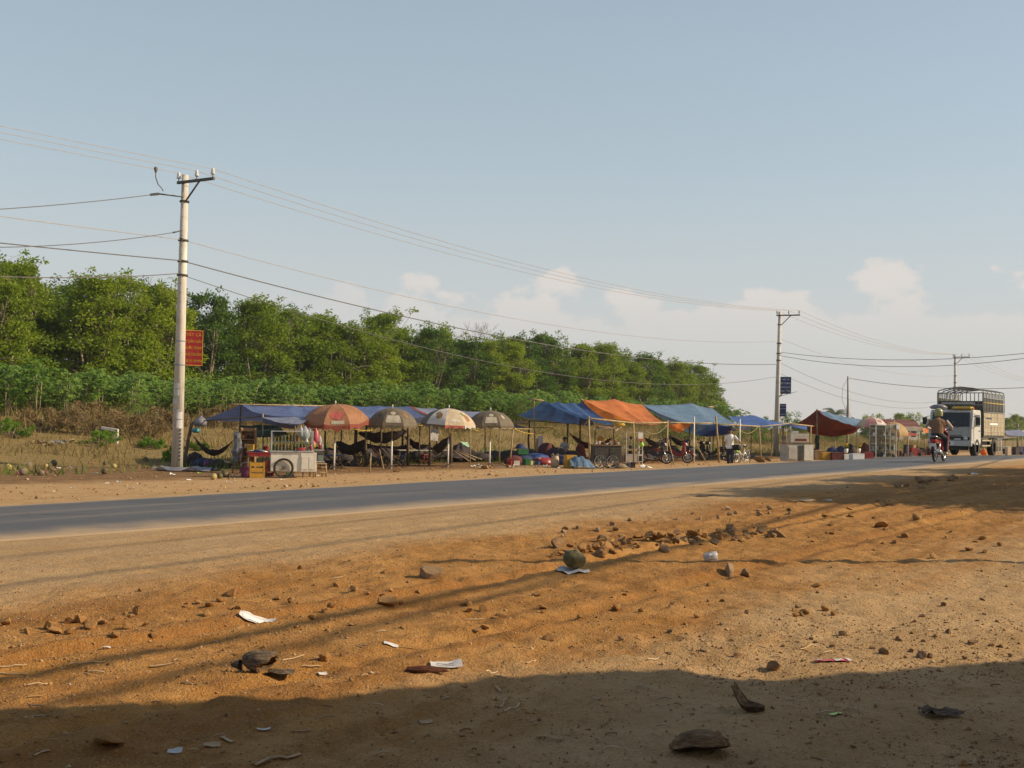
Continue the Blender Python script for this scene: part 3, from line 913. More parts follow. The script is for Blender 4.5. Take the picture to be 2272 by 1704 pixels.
for (px, l_, r, h, mat, lab) in (
    (205, 45, 2.0, 1.5, 'dry_leaf', 'big brown dried bush on the bank at left'),
    (95, 46, 1.4, 1.1, 'dry_leaf', 'brown dry bush at the left edge of the picture'),
    (300, 44.5, 1.4, 1.15, 'dry_leaf', 'low brown bush left of the concrete pole'),
    (370, 46.5, 1.2, 1.2, 'dry_leaf', 'brown dry bush just left behind the concrete pole'),
    (500, 47, 1.5, 1.3, 'dry_leaf', 'brown dry bush behind the left end of the blue canopy'),
    (620, 48, 1.8, 1.2, 'dry_leaf', 'brown scrub behind the blue canopy stall'),
    (225, 42, .8, .7, 'bright_leaf', 'bright green weed clump before the big brown bush'),
    (340, 41.5, .75, .45, 'bright_leaf', 'bright green low weed beside the pole'),
    (388, 37.5, .4, .6, 'bright_leaf', 'small green shrub just behind the concrete pole'),
    (20, 44, 1.0, .9, 'bright_leaf', 'green weed clump at the far left edge'),
    (310, 50, 1.0, 1.5, 'cassava_leaf', 'pale green young shrub on the bank left of the pole'),
    (440, 41, .5, .5, 'weed', 'low green weed between the pole and the blue canopy'),
    (1010, 47, 1.2, 1.2, 'weed', 'green weed clump behind the cream umbrella'),
    (1170, 50, 1.6, 2.2, 'weed', 'tall green shrub behind the dark blue tarp'),
    (1500, 44, 2.4, 1.0, 'weed', 'low green growth seen under the light blue tarp'),
    (1680, 42, 2.2, 1.3, 'weed', 'green bush behind the road end of the blue tarp row'),
    (1560, 46, 2.5, 1.2, 'weed', 'green scrub behind the parked motorbikes'),
    (1855, 43, 1.6, 1.0, 'bright_leaf', 'bright green shrub seen under the red-lined tent'),
):
    p = onl(px, l_); shrub('shrub', lab, p, r, h, mat, 46 if r > 1 else 22, 70, .15 if r > 1 else .12)

# background at right: bushes, small trees, palms, far wood
far = [(1590, 70, 1.6, 2.6, 'bright_leaf', 'bright green bush beside the far palm'), (1755, 62, 2.0, 4.2, 'dark_leaf', 'dark green bush behind the small blue sign'),
       (1790, 60, 2.4, 2.9, 'bright_leaf', 'bright green bush between the pole and the red-lined tent'), (1700, 66, 2.0, 3.2, 'bright_leaf', 'green bush left of the second concrete pole'),
       (1650, 75, 2.0, 2.5, 'weed', 'low bush right of the far palm'), (1925, 62, 1.0, 3.0, 'dark_leaf', 'small dark tree above the pink umbrella'),
       (2090, 58, 1.6, 3.0, 'dark_leaf', 'dark round bush just left of the helmeted rider'), (2040, 60, 2.2, 3.2, 'weed', 'loose pale green tree right of the red roof'),
       (2130, 66, 2.6, 3.0, 'dark_leaf', 'bush hidden behind the truck')]
for (px, l_, r, h, mat, lab) in far:
    p = onl(px, l_); shrub('bush', lab, p, r, h, mat, 40, 70, .3)
def small_tree(label, px, l_, h, r):
    p = onl(px, l_); rr = random.Random(px); root = thing('small_tree', label, 'tree', p); mb = MB(); cs = []
    mb.tube([(0, 0, -.2), (.05, 0, h * .4), (0, .05, h * .75)], [.09, .07, .04], 6)
    for i in range(16):
        q = rr.uniform(0, 6.28); c = Vector((math.cos(q) * r * rr.random() ** .5, math.sin(q) * r * rr.random() ** .5, h * rr.uniform(.6, 1.0)))
        cs.append(c); mb.tube([(0, 0, h * rr.uniform(.4, .7)), c], [.025, .01], 4)
    V, F, T = leaf_cards(np.array([tuple(c) for c in cs]), np.full(16, r * .33), 34, .3, px)
    mb.build('trunk', 'bark', root); mesh_np('crown', V, F, 'rubber_leaf', root, T)
small_tree('thin young tree with sparse crown above the pink umbrella', 1950, 64, 4.6, 1.3)
small_tree('slender small tree in front of the red roof', 1997, 62, 4.6, .9)
small_tree('loose young tree right of the red roof', 2030, 58, 4.6, 1.4)
small_tree('small tree left of the red roof', 1970, 70, 4.0, 1.4)
def palm(label, px, l_, h, fr, n=17):
    p = onl(px, l_); rr = random.Random(px); root = thing('palm_tree', label, 'palm', p); mb = MB()
    mb.tube([(0, 0, -.2), (.08, 0, h * .5), (.0, .05, h)], [.17, .13, .11], 8)
    mb.build('trunk', 'bark', root)
    for i in range(n):
        q = i * 2.4 + rr.uniform(-.3, .3); e = rr.uniform(-.1, 1.25); d = Vector((math.cos(q), math.sin(q), 0)); f = MB(); pts = []
        for k in range(9):
            u_ = k / 8; pts.append(Vector((0, 0, h)) + d * fr * u_ * math.cos(e * (1 - .3 * u_)) + Vector((0, 0, fr * (math.sin(e) * u_ - .62 * u_ * u_))))
        f.tube(pts, [.035 * (1 - .8 * k / 8) for k in range(9)], 4)
        sd = d.cross(Vector((0, 0, 1)))
        for k in range(1, 9):
            for m_ in (0, .5):
                c = pts[k].lerp(pts[k - 1], m_)
                for sg in (-1, 1):
                    L = fr * .26 * math.sin(math.pi * (.2 + .75 * (k - m_) / 8))
                    tip = c + sd * sg * L * .75 + d * L * .45 + Vector((0, 0, -L * .5)); wv = d * .05
                    f.add([c - wv, c + wv, tip], [(0, 1, 2)])
        f.build('frond', 'palm_leaf', root)
palm('dark coconut palm left of the slim grey pole', 1853, 74, 4.5, 3.2, 23)
palm('small coconut palm behind the light blue tarp', 1624, 92, 4.0, 2.7, 19)
palm('tiny far palm top right of the small coconut palm', 1660, 120, 4.2, 2.2, 13)
rt = random.Random(5)
for i in range(15):
    px = rt.choice((rt.uniform(2185, 2330), rt.uniform(2185, 2300), rt.uniform(1900, 2180)))
    p = pY(px, 950, rt.uniform(230, 300)); 
    place_tree(rt.randrange(5), (p.x, p.y, gz(p.x, p.y) - 1.0), rt.uniform(0, 6.28), (.8, rt.uniform(.5, .66)), 'far hazy tree in the low tree line behind the truck', 'far tree line', 'far_tree')

# ================================================================== POLES AND LINES
t = NT('concrete')
v = t.obj()
st = t.n('ShaderNodeMapping'); t.l(v, st.inputs[0]); st.inputs['Scale'].default_value = (6, 6, .5)
n1 = t.noise(st.outputs[0], 1.5, 5, .6); n2 = t.noise(v, 3, 4)
col = t.mix(t.mr(n1, .3, .7), (.48, .44, .37, 1), (.68, .64, .55, 1))
col = t.mix(t.mr(n2, .52, .75, 0, .5), col, (.36, .28, .19, 1))
t.end(t.bsdf(col, .88, 0, t.bump(t.noise(v, 30, 3), .3, .01), .2))
simple('steel', (.10, .10, .095), .55, .6, var=.3, scale=8)
simple('porcelain', (.62, .62, .60), .25, var=.08)
simple('wire_grey', (.16, .15, .14), .6, .2)
simple('wire_pale', (.42, .36, .29), .5, .3)
simple('strap_blue', (.03, .12, .30), .6)
simple('paper', (.58, .56, .54), .85, var=.12, bump=.2, scale=22, dust=.25)
simple('paper_print', (.45, .42, .42), .85, var=.3, scale=60)
simple('paint_white', (.72, .70, .66), .5, var=.08, dust=.25)
simple('ink', (.03, .03, .03), .8)

PS, PL_ = 52.3, 32.9                     # pole spacing and distance
s1 = SL(*(pl(395, 945, PL_).xy))[0]
POLES = []
def make_pole(label, h=10.5):
    r = thing('utility_pole', label, 'pole', group='concrete poles of the power line')
    m = MB(); m.tube([(0, 0, -.4), (0, 0, h * .5), (0, 0, h)], [.205, .165, .115], 20); m.build('shaft', 'concrete', r)
    # arm points across the line, towards the road
    ax = Vector((math.cos(-.5), math.sin(-.5), 0))
    a = MB(); rot = Matrix.Rotation(-.5, 3, 'Z')
    c0 = ax * -.30 + Vector((0, 0, h - .28)); c1 = ax * 1.45 + Vector((0, 0, h - .28))
    a.box((c0 + c1) / 2 + Vector((0, -.15, 0)), ((c1 - c0).length, .09, .09), rot); a.build('crossarm', 'steel', r)
    b = MB(); b.tube([ax * .14 + Vector((0, -.15, h - .95)), ax * .75 + Vector((0, -.15, h - .32))], .032, 6); b.build('brace', 'steel', r)
    tops = []
    for d in (-.25, .62, 1.38):
        q = ax * d + Vector((0, -.15, h - .235))
        i = MB(); i.lathe([(.0, 0), (.02, 0), (.02, .10), (.06, .10), (.085, .14), (.05, .17), (.075, .20), (.045, .24), (.06, .27), (.035, .33), (0, .34)], 12, q); i.build('insulator', 'porcelain', r)
        tops.append(q + Vector((0, 0, .30)))
    for z in (h - .95, h - 2.35, h - 3.1, h - 3.6):
        cl = MB(); cl.lathe([(.14 + (h - z) * .008, -.03), (.165 + (h - z) * .008, -.03), (.165 + (h - z) * .008, .03), (.14 + (h - z) * .008, .03)], 14, (0, 0, z)); cl.build('clamp_band', 'steel', r)
    k = MB()
    for i in range(26): k.box((0, -.115 - .09 * (1 - i / 26), h - .5 - i * .34), (.022, .012, .03))
    o = k.build('cast_hole', 'ink', r); o['kind'] = 'stuff'
    k = MB(); k.box((-.02, -.2, h - 2.35), (.12, .1, .1)); k.build('bracket', 'steel', r)
    return r, tops
POLE_L = ['tall near concrete utility pole with the red sign', 'second concrete utility pole behind the blue tarps with two blue signs', 'far concrete utility pole behind the truck']
PT = []
for i in range(3):
    r_, tops = make_pole(POLE_L[i])
    x_, y_ = XY(s1 + PS * i, PL_)
    if i == 1: x_, y_ = pl(1722, 945, PL_).xy
    if i == 2: x_, y_ = pY(2119, 945, 123).xy
    z_ = gz(x_, y_); r_.location = (x_, y_, z_)
    if i == 1: r_.rotation_euler = (0, R_(1.2), 0)
    M = Matrix.Translation(r_.location) @ r_.rotation_euler.to_matrix().to_4x4()
    PT.append([M @ q for q in tops]); POLES.append((r_, M))
def on_pole(i, z, dx=0, dy=-.17): return POLES[i][1] @ Vector((dx, dy, z))
def wire(label, a, b, sag, r=.013, mat='wire_grey', n=40, name='power_line', group='overhead wires'):
    a = Vector(a); b = Vector(b); m = MB()
    pts = [a.lerp(b, k / n) - Vector((0, 0, 4 * sag * (k / n) * (1 - k / n))) for k in range(n + 1)]
    m.tube(pts, r, 4, cap=False)
    o = m.build(name, mat); tag(o, label, 'wire', group); return o
step = Vector((DX * PS, DY * PS, 0))
wn = ('pole-side', 'middle', 'road-side')
for k in range(3):
    wire(f'{wn[k]} bare conductor from the first pole off to the left', PT[0][k], PT[0][k] - step * 1.0 + Vector((0, 0, .15)), .55, .008, 'wire_pale')
    wire(f'{wn[k]} bare conductor between the first and second poles', PT[0][k], PT[1][k], 1.05, .010, 'wire_pale')
    wire(f'{wn[k]} bare conductor between the second and far poles', PT[1][k], PT[2][k], .95, .012, 'wire_pale')
    wire(f'{wn[k]} conductor leading on beyond the far pole', PT[2][k], PT[2][k] + step * 1.1 + Vector((0, 0, -1.0)), 1.0, .014, 'wire_pale')
H = 10.5
wire('pale neutral wire from the first pole off to the left', on_pole(0, H - 2.35), on_pole(0, H - 2.35) - step + Vector((0, 0, .1)), .6, .011, 'wire_pale')
wire('pale neutral wire between the first and second poles', on_pole(0, H - 2.35), on_pole(1, H - 2.2), 1.2, .010, 'wire_pale')
wire('thin neutral wire between the second and far poles', on_pole(1, H - 2.0), on_pole(2, H - 2.3), 1.0, .011, 'wire_pale')
wire('dark cable from the first pole off to the left below the neutral', on_pole(0, H - 3.1), on_pole(0, H - 3.1) - step + Vector((0, 0, -.1)), .7, .018)
wire('dark thick cable between the first and second poles', on_pole(0, H - 3.1), on_pole(1, H - 3.9), 1.1, .02)
wire('lowest dark cable from the first pole running off left', on_pole(0, H - 3.55), pY(-40, 612, 31), .1, .015)
wire('lowest dark cable seen against the wood between the poles', on_pole(0, H - 3.6), on_pole(1, H - 4.8), 1.9, .013)
dead = pY(352, 430, 38.3)
wire('service line with dead-end clamp at the top of the first pole', dead, pY(-30, 466, 33), .05, .013, 'wire_grey')
wire('lower service line tied to the first pole with a clamp', pY(384, 516, 38.6), pY(-30, 549, 33), .12, .013)
m = MB(); m.tube([on_pole(0, H - .82), dead], [.022, .03], 6); m.tube([dead, dead + Vector((-.3, 0, -.04))], [.05, .04], 8)
o = m.build('dead_end_clamp', 'steel'); tag(o, 'dark dead-end clamp hanging off the first pole near its top', 'clamp')
m = MB(); m.tube([on_pole(0, H - 2.02), pY(384, 516, 38.6)], [.02, .03], 6); o = m.build('dead_end_clamp', 'steel'); tag(o, 'small dark clamp on the left of the first pole halfway up', 'clamp')
a_ = pY(346, 374, 38.0); b_ = pY(362, 424, 38.3)
m = MB(); m.tube([a_, a_ + Vector((0, 0, -.3)), a_.lerp(b_, .55) + Vector((-.06, 0, -.12)), b_ + Vector((-.05, 0, .1)), b_], .018, 6)
m.lathe([(0, .07), (.06, .05), (.075, 0), (.05, -.09), (.03, -.14)], 8, a_); o = m.build('jumper_cable', 'wire_grey'); tag(o, 'black jumper cable curling down beside the top of the first pole', 'cable')
# cables leaving the second pole towards the right
wire('upper thick cable from the second pole crossing to the right', on_pole(1, H - 3.0), pY(2330, 778, 62), .55, .016)
wire('lower thick cable from the second pole crossing to the right', on_pole(1, H - 3.25), pY(2330, 787, 62), .75, .016)
wire('cable dropping from the second pole towards the slim pole', on_pole(1, H - 3.75), on_pole(2, pY(2119, 884, 123).z - POLES[2][0].location.z), 1.5, .013)
wire('lowest cable dropping from the second pole behind the slim pole', on_pole(1, H - 4.55), on_pole(2, pY(2119, 892, 123).z - POLES[2][0].location.z), 1.5, .013)
# slim pole with a coil of cable
sp = pY(1881, 945, 92); sp.z = gz(sp.x, sp.y)
r_ = thing('slim_pole', 'slim grey pole with a coiled cable beside the palm', 'pole', sp)
m = MB(); m.tube([(0, 0, -.3), (0, 0, 3.9)], [.13, .11], 10); m.tube([(0, 0, 3.9), (-.02, 0, 6.35)], [.07, .055], 8); m.build('shaft', 'dead_wood', r_)
m = MB()
for k in range(4): m.ring((.3 + k * .012, -.12, 2.55 + .02 * k), .24 + .02 * k, .025, 'y', 18, 5)
m.build('cable_coil', 'wire_grey', r_)
m = MB(); m.tube([(0, 0, 6.2), (-.45, 0, 5.4), (-.5, 0, 4.4), (-.15, 0, 3.5)], .014, 4); m.tube([(.1, 0, 2.3), (.55, 0, 1.9), (.4, 0, 1.3)], .012, 4); m.build('loose_cable', 'wire_grey', r_)
wire('thick cable from the slim pole crossing above the truck', sp + Vector((0, -.05, 6.2)), pY(2330, 857, 70), .45, .018)
wire('thin low cable from the slim pole behind the market', sp + Vector((0, -.05, 2.9)), pY(2100, 925, 110), .6, .014)
# tiny far pole at right
q = pY(2258, 930, 130); q.z = gz(q.x, q.y); r_ = thing('far_post', 'small dark far post at the right edge of the picture', 'post', q); m = MB(); m.tube([(0, 0, -.2), (0, 0, 3.0)], .12, 6); m.build('shaft', 'dead_wood', r_)
m = MB(); m.box((.0, -.15, 2.6), (.5, .08, .1)); m.build('crossarm', 'dead_wood', r_)

# ------------------------------------------------------------------ signs
def text_mesh(body, size, name, mat, parent, loc, rot, align='CENTER'):
    cu_ = bpy.data.curves.new(name, 'FONT'); cu_.body = body; cu_.size = size; cu_.align_x = align; cu_.align_y = 'CENTER'; cu_.extrude = .003; cu_.resolution_u = 2
    to = bpy.data.objects.new('tmp_text', cu_); COL.objects.link(to)
    bpy.context.view_layer.update()
    me = bpy.data.meshes.new_from_object(to.evaluated_get(bpy.context.evaluated_depsgraph_get()))
    bpy.data.objects.remove(to)
    me.materials.clear(); me.materials.append(MT(mat))
    o = bpy.data.objects.new(name, me); COL.objects.link(o); o.parent = parent; o.location = loc; o.rotation_euler = rot
    return o, (max((v.co.x for v in me.vertices), default=0) - min((v.co.x for v in me.vertices), default=0))
simple('sign_red', (.28, .013, .016), .45, var=.1, dust=.08)
simple('sign_yellow', (.66, .33, .03), .5, var=.05)
simple('sign_blue', (.02, .045, .13), .45, var=.1)
simple('sign_letter', (.62, .63, .66), .5, var=.05)
def sign(label, ctr, wd, ht, rz, lines, ground, ink, border, size, back=.03):
    r = thing('street_sign', label, 'sign', ctr, rz)
    m = MB(); m.box((0, 0, 0), (wd, back, ht)); m.build('board', ground, r, bevel=.004)
    if border:
        b = MB()
        for sz_ in (-1, 1):
            b.box((0, -back / 2 - .004, sz_ * (ht / 2 - .012)), (wd, .012, .022))
            b.box((sz_ * (wd / 2 - .012), -back / 2 - .004, 0), (.022, .012, ht - .05))
        b.build('border', border, r)
    n = len(lines)
    for i, (tx, sz_) in enumerate(lines):
        z = ht / 2 - ht * (i + .72) / (n + .42)
        o, wdt = text_mesh(tx, sz_, 'lettering', ink, r, (0, -back / 2 - .004, z), (math.pi / 2, 0, 0))
        if wdt > wd * .9: o.scale = (wd * .9 / wdt, 1, 1)
    return r
c_ = pl(429, 772, PL_ - .12)
sign('red sign with yellow slogan strapped to the first pole', c_, .66, 1.27, R_(16.5), [('TẤT CẢ', .15), ('VÌ DÂN GIÀU', .15), ('NƯỚC MẠNH', .15), ('XÃ HỘI CÔNG BẰNG', .15), ('DÂN CHỦ, VĂN MINH', .15)], 'sign_red', 'sign_yellow', 'sign_yellow', .1)
for y_ in (757, 810):
    q = pl(399, y_, PL_); m = MB(); zz = q.z - POLES[0][0].location.z; rr_ = .205 - .09 * zz / H + .006
    m.lathe([(rr_, -.012), (rr_ + .004, -.012), (rr_ + .004, .012), (rr_, .012)], 20, (0, 0, zz)); m.build('strap', 'strap_blue', POLES[0][0])
for (y0, y1, xo, mt) in ((850, 862, -.3, 'paper'), (864, 878, -.25, 'paper'), (884, 896, -.55, 'paper'), (908, 913, -.2, 'paper_print'), (914, 930, .45, 'paper'), (932, 950, .55, 'paper')):
    z0 = pl(399, y1, PL_).z - POLES[0][0].location.z; z1 = pl(399, y0, PL_).z - POLES[0][0].location.z
    rr_ = .205 - .075 * z0 / H + .004; m = MB(); rows = []
    for z in (z0, (z0 + z1) / 2, z1):
        rows.append([Vector((math.sin(xo + a) * rr_, -math.cos(xo + a) * rr_, z)) for a in np.linspace(-.62, .62, 9)])
    m.grid(rows); m.build('paper_notice', mt, POLES[0][0])
m = MB(); zz = pl(399, 955, PL_).z - POLES[0][0].location.z
for i in range(9):
    z = zz - i * .13; rr_ = .21
    for k in range(2): m.box((math.sin(.62 + k * .12) * rr_, -math.cos(.62 + k * .12) * rr_, z + .02 * k), (.035, .01, .06), Matrix.Rotation(.62, 3, 'Z'))
m.build('stencil_letter', 'ink', POLES[0][0])
c_ = pl(1743, 855, PL_ - .1)
sign('upper blue sign with four white lines on the second pole', c_, .82, 1.28, R_(-4), [('HÃY VÌ', .17), ('MÔI TRƯỜNG', .18), ('VÀ SỨC KHOẺ', .18), ('CỘNG ĐỒNG', .18)], 'sign_blue', 'sign_letter', None, .1)
c_ = pl(1737, 910, PL_ - .1)
sign('lower smaller blue-green sign on the second pole above the tarps', c_, .5, .95, R_(-30), [('MÔI TRƯỜNG', .1), ('XANH SẠCH ĐẸP', .1), ('', .1), ('CỘNG ĐỒNG', .1)], 'sign_blue', 'sign_letter', None, .1)
a_ = pl(1730, 879, PL_ - .25); m = MB()
m.tube([a_, pl(1745, 865, PL_ - 1.0)], [.04, .03], 6); m.tube([a_ + Vector((.03, 0, 0)), pl(1767, 869, PL_ - .8)], .02, 5); m.lathe([(0, .08), (.07, .02), (.05, -.08), (0, -.09)], 8, pl(1745, 865, PL_ - 1.0))
o = m.build('lamp_bracket', 'steel'); tag(o, 'pale bracket arms sticking out of the second pole over its sign', 'bracket')

# ================================================================== TARP CANOPIES
tarp_mat('tarp_blue', (.095, .145, .33), .28)
tarp_mat('tarp_deep', (.035, .105, .28), .3, .15)
tarp_mat('tarp_light', (.135, .24, .37), .26, .25)
tarp_mat('tarp_royal', (.06, .14, .42), .3, .12)
tarp_mat('tarp_pale', (.20, .23, .35), .25, .35)
tarp_mat('tarp_orange', (.78, .245, .055), .42, .06)
tarp_mat('tarp_red', (.36, .055, .015), .28, .05)
tarp_mat('tarp_green', (.018, .045, .022), .15, .08)
tarp_mat('tarp_tan', (.34, .27, .17), .3, .3)
tarp_mat('tarp_white', (.55, .53, .53), .3, .2)
simple('bamboo', (.34, .25, .13), .7, var=.3, scale=5, bump=.2)
simple('old_post', (.12, .085, .05), .9, var=.35, scale=5, bump=.3)
simple('rope_yellow', (.55, .36, .05), .8)
simple('rope_dull', (.28, .22, .13), .9)
def lerp3(a, b, f): return Vector(a).lerp(Vector(b), f)
def tarp(name, mat, rows, parent, n=30, m=18, sag=.06, wr=.035, seed=0, under=None):
    """sheet hung over the given rows of points (each row runs along the stall); sags and wrinkles between them"""
    rows = [[Vector(p) for p in r] for r in rows]
    def along(r, f):
        k = f * (len(r) - 1); i = min(int(k), len(r) - 2); g = k - i
        q = r[i].lerp(r[i + 1], g); q.z -= 4 * sag * g * (1 - g) * .8
        return q
    def pt(fu, fv):
        k = fv * (len(rows) - 1); i = min(int(k), len(rows) - 2); g = k - i
        q = along(rows[i], fu).lerp(along(rows[i + 1], fu), g)
        q.z -= 4 * sag * g * (1 - g)
        x = fu * 9 + seed * 3.7; y = fv * 5 + seed
        e = min(1, 6 * min(g, 1 - g) + .25)
        q.z += e * wr * 2.0 * (float(fbm(x * .7 + y * .5, y * .6, 3)) + .7 * float(fbm(x * 2.6, y * .55 + 4, 2)))
        q.y += wr * .8 * float(fbm(x * 1.7 + 9, y * .8, 2))
        return q
    def sheet(dz):
        mb = MB(); mb.grid([[pt(i / n, j / m) + Vector((0, 0, dz)) for i in range(n + 1)] for j in range(m + 1)]); return mb
    o = sheet(0).build(name, mat, parent, True)
    if under: sheet(-.012).build('lining', under, parent, True)
    return o
def pole_(mb, a, b, r=.03, r2=None):
    a = Vector(a); b = Vector(b); j = Vector((random.gauss(0, .012), random.gauss(0, .012), 0))
    mb.tube([a, a.lerp(b, .5) + j, b], [r, (r + (r2 or r * .8)) / 2, r2 or r * .8], 7)
def post(parent, base, top, r=.03, mat='bamboo', name='post'):
    m = MB(); b = Vector(base); b.z = min(b.z, gz(b.x, b.y)) - .1; pole_(m, b, top, r); return m.build(name, mat, parent, True)
def rope(parent, pts, r=.012, mat='rope_yellow', sag=.2, name='rope', label=None):
    m = MB(); a, b = Vector(pts[0]), Vector(pts[1])
    m.tube([a.lerp(b, k / 12) - Vector((0, 0, 4 * sag * (k / 12) * (1 - k / 12))) for k in range(13)], r, 5)
    return m.build(name, mat, parent, True)

# ---- stall with the long blue canopy
st1 = thing('tarp_stall', 'long low stall under a blue tarp ridge behind the four umbrellas', 'stall', onl(760, 31))
rid = [K(1, 860, 147, 33.6), K(1, 1500, 158, 33.4), K(2, 0, 130, 33.4), K(2, 420, 128, 33.2), K(2, 700, 130, 33.0), K(2, 1000, 137, 32.8)]
fro = [K(1, 1125, 268, 31.2), K(1, 1500, 292, 31.0), K(2, 100, 228, 31.0), K(2, 500, 232, 30.8), K(2, 820, 262, 30.4), K(2, 1170, 238, 30.4)]
bak = [K(1, 352, 332, 36.4), K(1, 1000, 350, 36.4), K(1, 1600, 360, 36.2), K(2, 400, 300, 36.2), K(2, 700, 300, 36.0), K(2, 1000, 300, 36.0)]
tarp('tarp', 'tarp_blue', [bak, rid, fro], st1, 46, 22, .07, .05, 1)
rid2 = [K(2, 1010, 139, 32.9), K(2, 1250, 158, 32.8), K(2, 1480, 176, 32.6), K(2, 1720, 190, 32.4)]
fro2 = [K(2, 1190, 226, 31.0), K(2, 1350, 240, 31.0), K(2, 1500, 240, 31.0), K(2, 1680, 240, 31.0)]
bak2 = [K(2, 1040, 300, 36.0), K(2, 1400, 310, 36.0), K(2, 1700, 320, 36.0), K(2, 2190, 352, 36.0)]
tarp('tarp', 'tarp_pale', [bak2, rid2, fro2], st1, 30, 20, .05, .04, 2)
tarp('tarp_edge', 'tarp_red', [[K(2, 1008, 137, 32.75), K(2, 1040, 139, 32.7)], [K(2, 1100, 188, 31.6), K(2, 1125, 188, 31.6)], [K(2, 1180, 222, 30.8), K(2, 1205, 222, 30.8)]], st1, 6, 14, .01, .02, 3)
m = MB(); pole_(m, K(1, 755, 150, 33.6), K(2, 430, 140, 33.3), .035); m.build('ridge_pole', 'bamboo', st1, True)
m = MB(); pole_(m, K(1, 400, 352, 34.0), K(1, 1130, 295, 31.3), .022); m.build('cross_pole', 'old_post', st1, True)
posts = [(1, 850, 33.6, 145, .04), (1, 1050, 33.8, 360, .03)]
post(st1, KX(1, 845, 33.6), K(1, 855, 150, 33.6), .04, 'old_post')
post(st1, KX(1, 160, 34.4), K(1, 262, 330, 34.4), .075, 'old_post', 'leaning_post')
for (u_, l_, v_, r, mt) in ((185, 34.5, 380, .05, 'old_post'), (345, 35.5, 330, .035, 'old_post'), (488, 32.6, 340, .085, 'old_post'), (588, 31.6, 300, .05, 'old_post'), (630, 35.5, 330, .03, 'old_post'),
                            (735, 31.0, 320, .042, 'old_post'), (945, 34.5, 320, .06, 'old_post'), (1003, 31.2, 300, .07, 'old_post'), (1115, 32.5, 320, .04, 'old_post'), (1212, 30.6, 300, .045, 'old_post'),
                            (1285, 34.5, 330, .05, 'old_post'), (1418, 31.4, 400, .085, 'old_post'), (1612, 31.0, 330, .032, 'bamboo'), (1755, 34.0, 330, .035, 'old_post'), (1900, 31.0, 340, .032, 'bamboo'), (1113, 30.6, 420, .03, 'old_post')):
    post(st1, KX(2, u_, l_), K(2, u_, v_, l_), r, mt)
post(st1, KX(2, 2000, 29.5), K(2, 2030, 350, 29.5), .04, 'bamboo')
m = MB(); pole_(m, K(2, 1755, 355, 30.8), K(2, 2210, 362, 31.0), .025); m.build('cross_pole', 'bamboo', st1, True); m = MB(); pole_(m, K(2, 2050, 305, 33), K(2, 2190, 310, 33), .03); m.build('cross_pole', 'bamboo', st1, True)
post(st1, KX(2, 636, 27.3), K(2, 634, 600, 27.3), .03, 'bamboo', 'stake')
m = MB(); a_ = KX(2, 768, 28.6); pole_(m, a_, K(2, 715, 560, 29.4), .025); m.build('prop_stick', 'bamboo', st1, True)
rope(st1, (K(2, 470, 362, 30.5), K(2, 640, 372, 30.5)), .015, sag=.04)
rope(st1, (K(2, 1100, 328, 30.5), K(2, 1240, 320, 30.5)), .02, sag=.0)
rope(st1, (K(2, 1620, 355, 31), K(2, 1800, 375, 31)), .014, sag=.1)
m = MB(); m.grid([[K(2, 1215 + 80 * i / 4 + 6 * math.sin(j), 352 + 118 * j / 6 + (12 * i / 4), 32 + .05 * math.sin(2 * i + j)) for i in range(5)] for j in range(7)]); o = m.build('hanging_cloth', 'tarp_white'); tag(o, 'pale cloth hanging from the blue canopy left of the cream umbrella', 'cloth')
# awnings lashed to its left end
aw = thing('tarp_awning', 'grey-blue tarp awning jutting out in front of the blue canopy', 'awning', onl(640, 29.5))
tarp('tarp', 'tarp_pale', [[K(1, 1115, 305, 31.0), K(1, 1500, 300, 30.9), K(1, 1690, 318, 30.6)], [K(1, 1240, 345, 29.6), K(1, 1420, 352, 29.4), K(1, 1650, 350, 29.2)], [K(1, 1310, 368, 28.8), K(1, 1450, 380, 28.6), K(1, 1600, 388, 28.4)]], aw, 14, 12, .03, .03, 4)
tarp('tarp_flap', 'tarp_blue', [[K(1, 1115, 310, 31.05), K(1, 1310, 370, 28.8), K(1, 1560, 392, 28.4)], [K(1, 1130, 370, 31.0), K(1, 1330, 425, 29.2), K(1, 1530, 455, 28.8)]], aw, 14, 6, .02, .03, 5)
post(aw, KX(1, 1520, 28.5), K(1, 1520, 392, 28.5), .03, 'old_post'); post(aw, KX(1, 1135, 31.1), K(1, 1125, 268, 31.1), .03, 'bamboo')
aw2 = thing('tarp_awning', 'dark green sagging tarp under the grey-blue awning', 'awning', onl(580, 30.5))
tarp('tarp', 'tarp_green', [[K(1, 825, 402, 33.0), K(1, 1080, 395, 32.4), K(1, 1330, 395, 31.8)], [K(1, 940, 480, 31.6), K(1, 1130, 510, 31.2), K(1, 1400, 480, 30.6)], [K(1, 1000, 525, 30.8), K(1, 1130, 545, 30.6), K(1, 1500, 500, 30.0)]], aw2, 14, 12, .05, .03, 6)
post(aw2, KX(1, 1130, 31.0), K(1, 1130, 520, 31.0), .02, 'old_post'); post(aw2, KX(1, 1180, 31.0), K(1, 1180, 520, 31.0), .02, 'old_post')
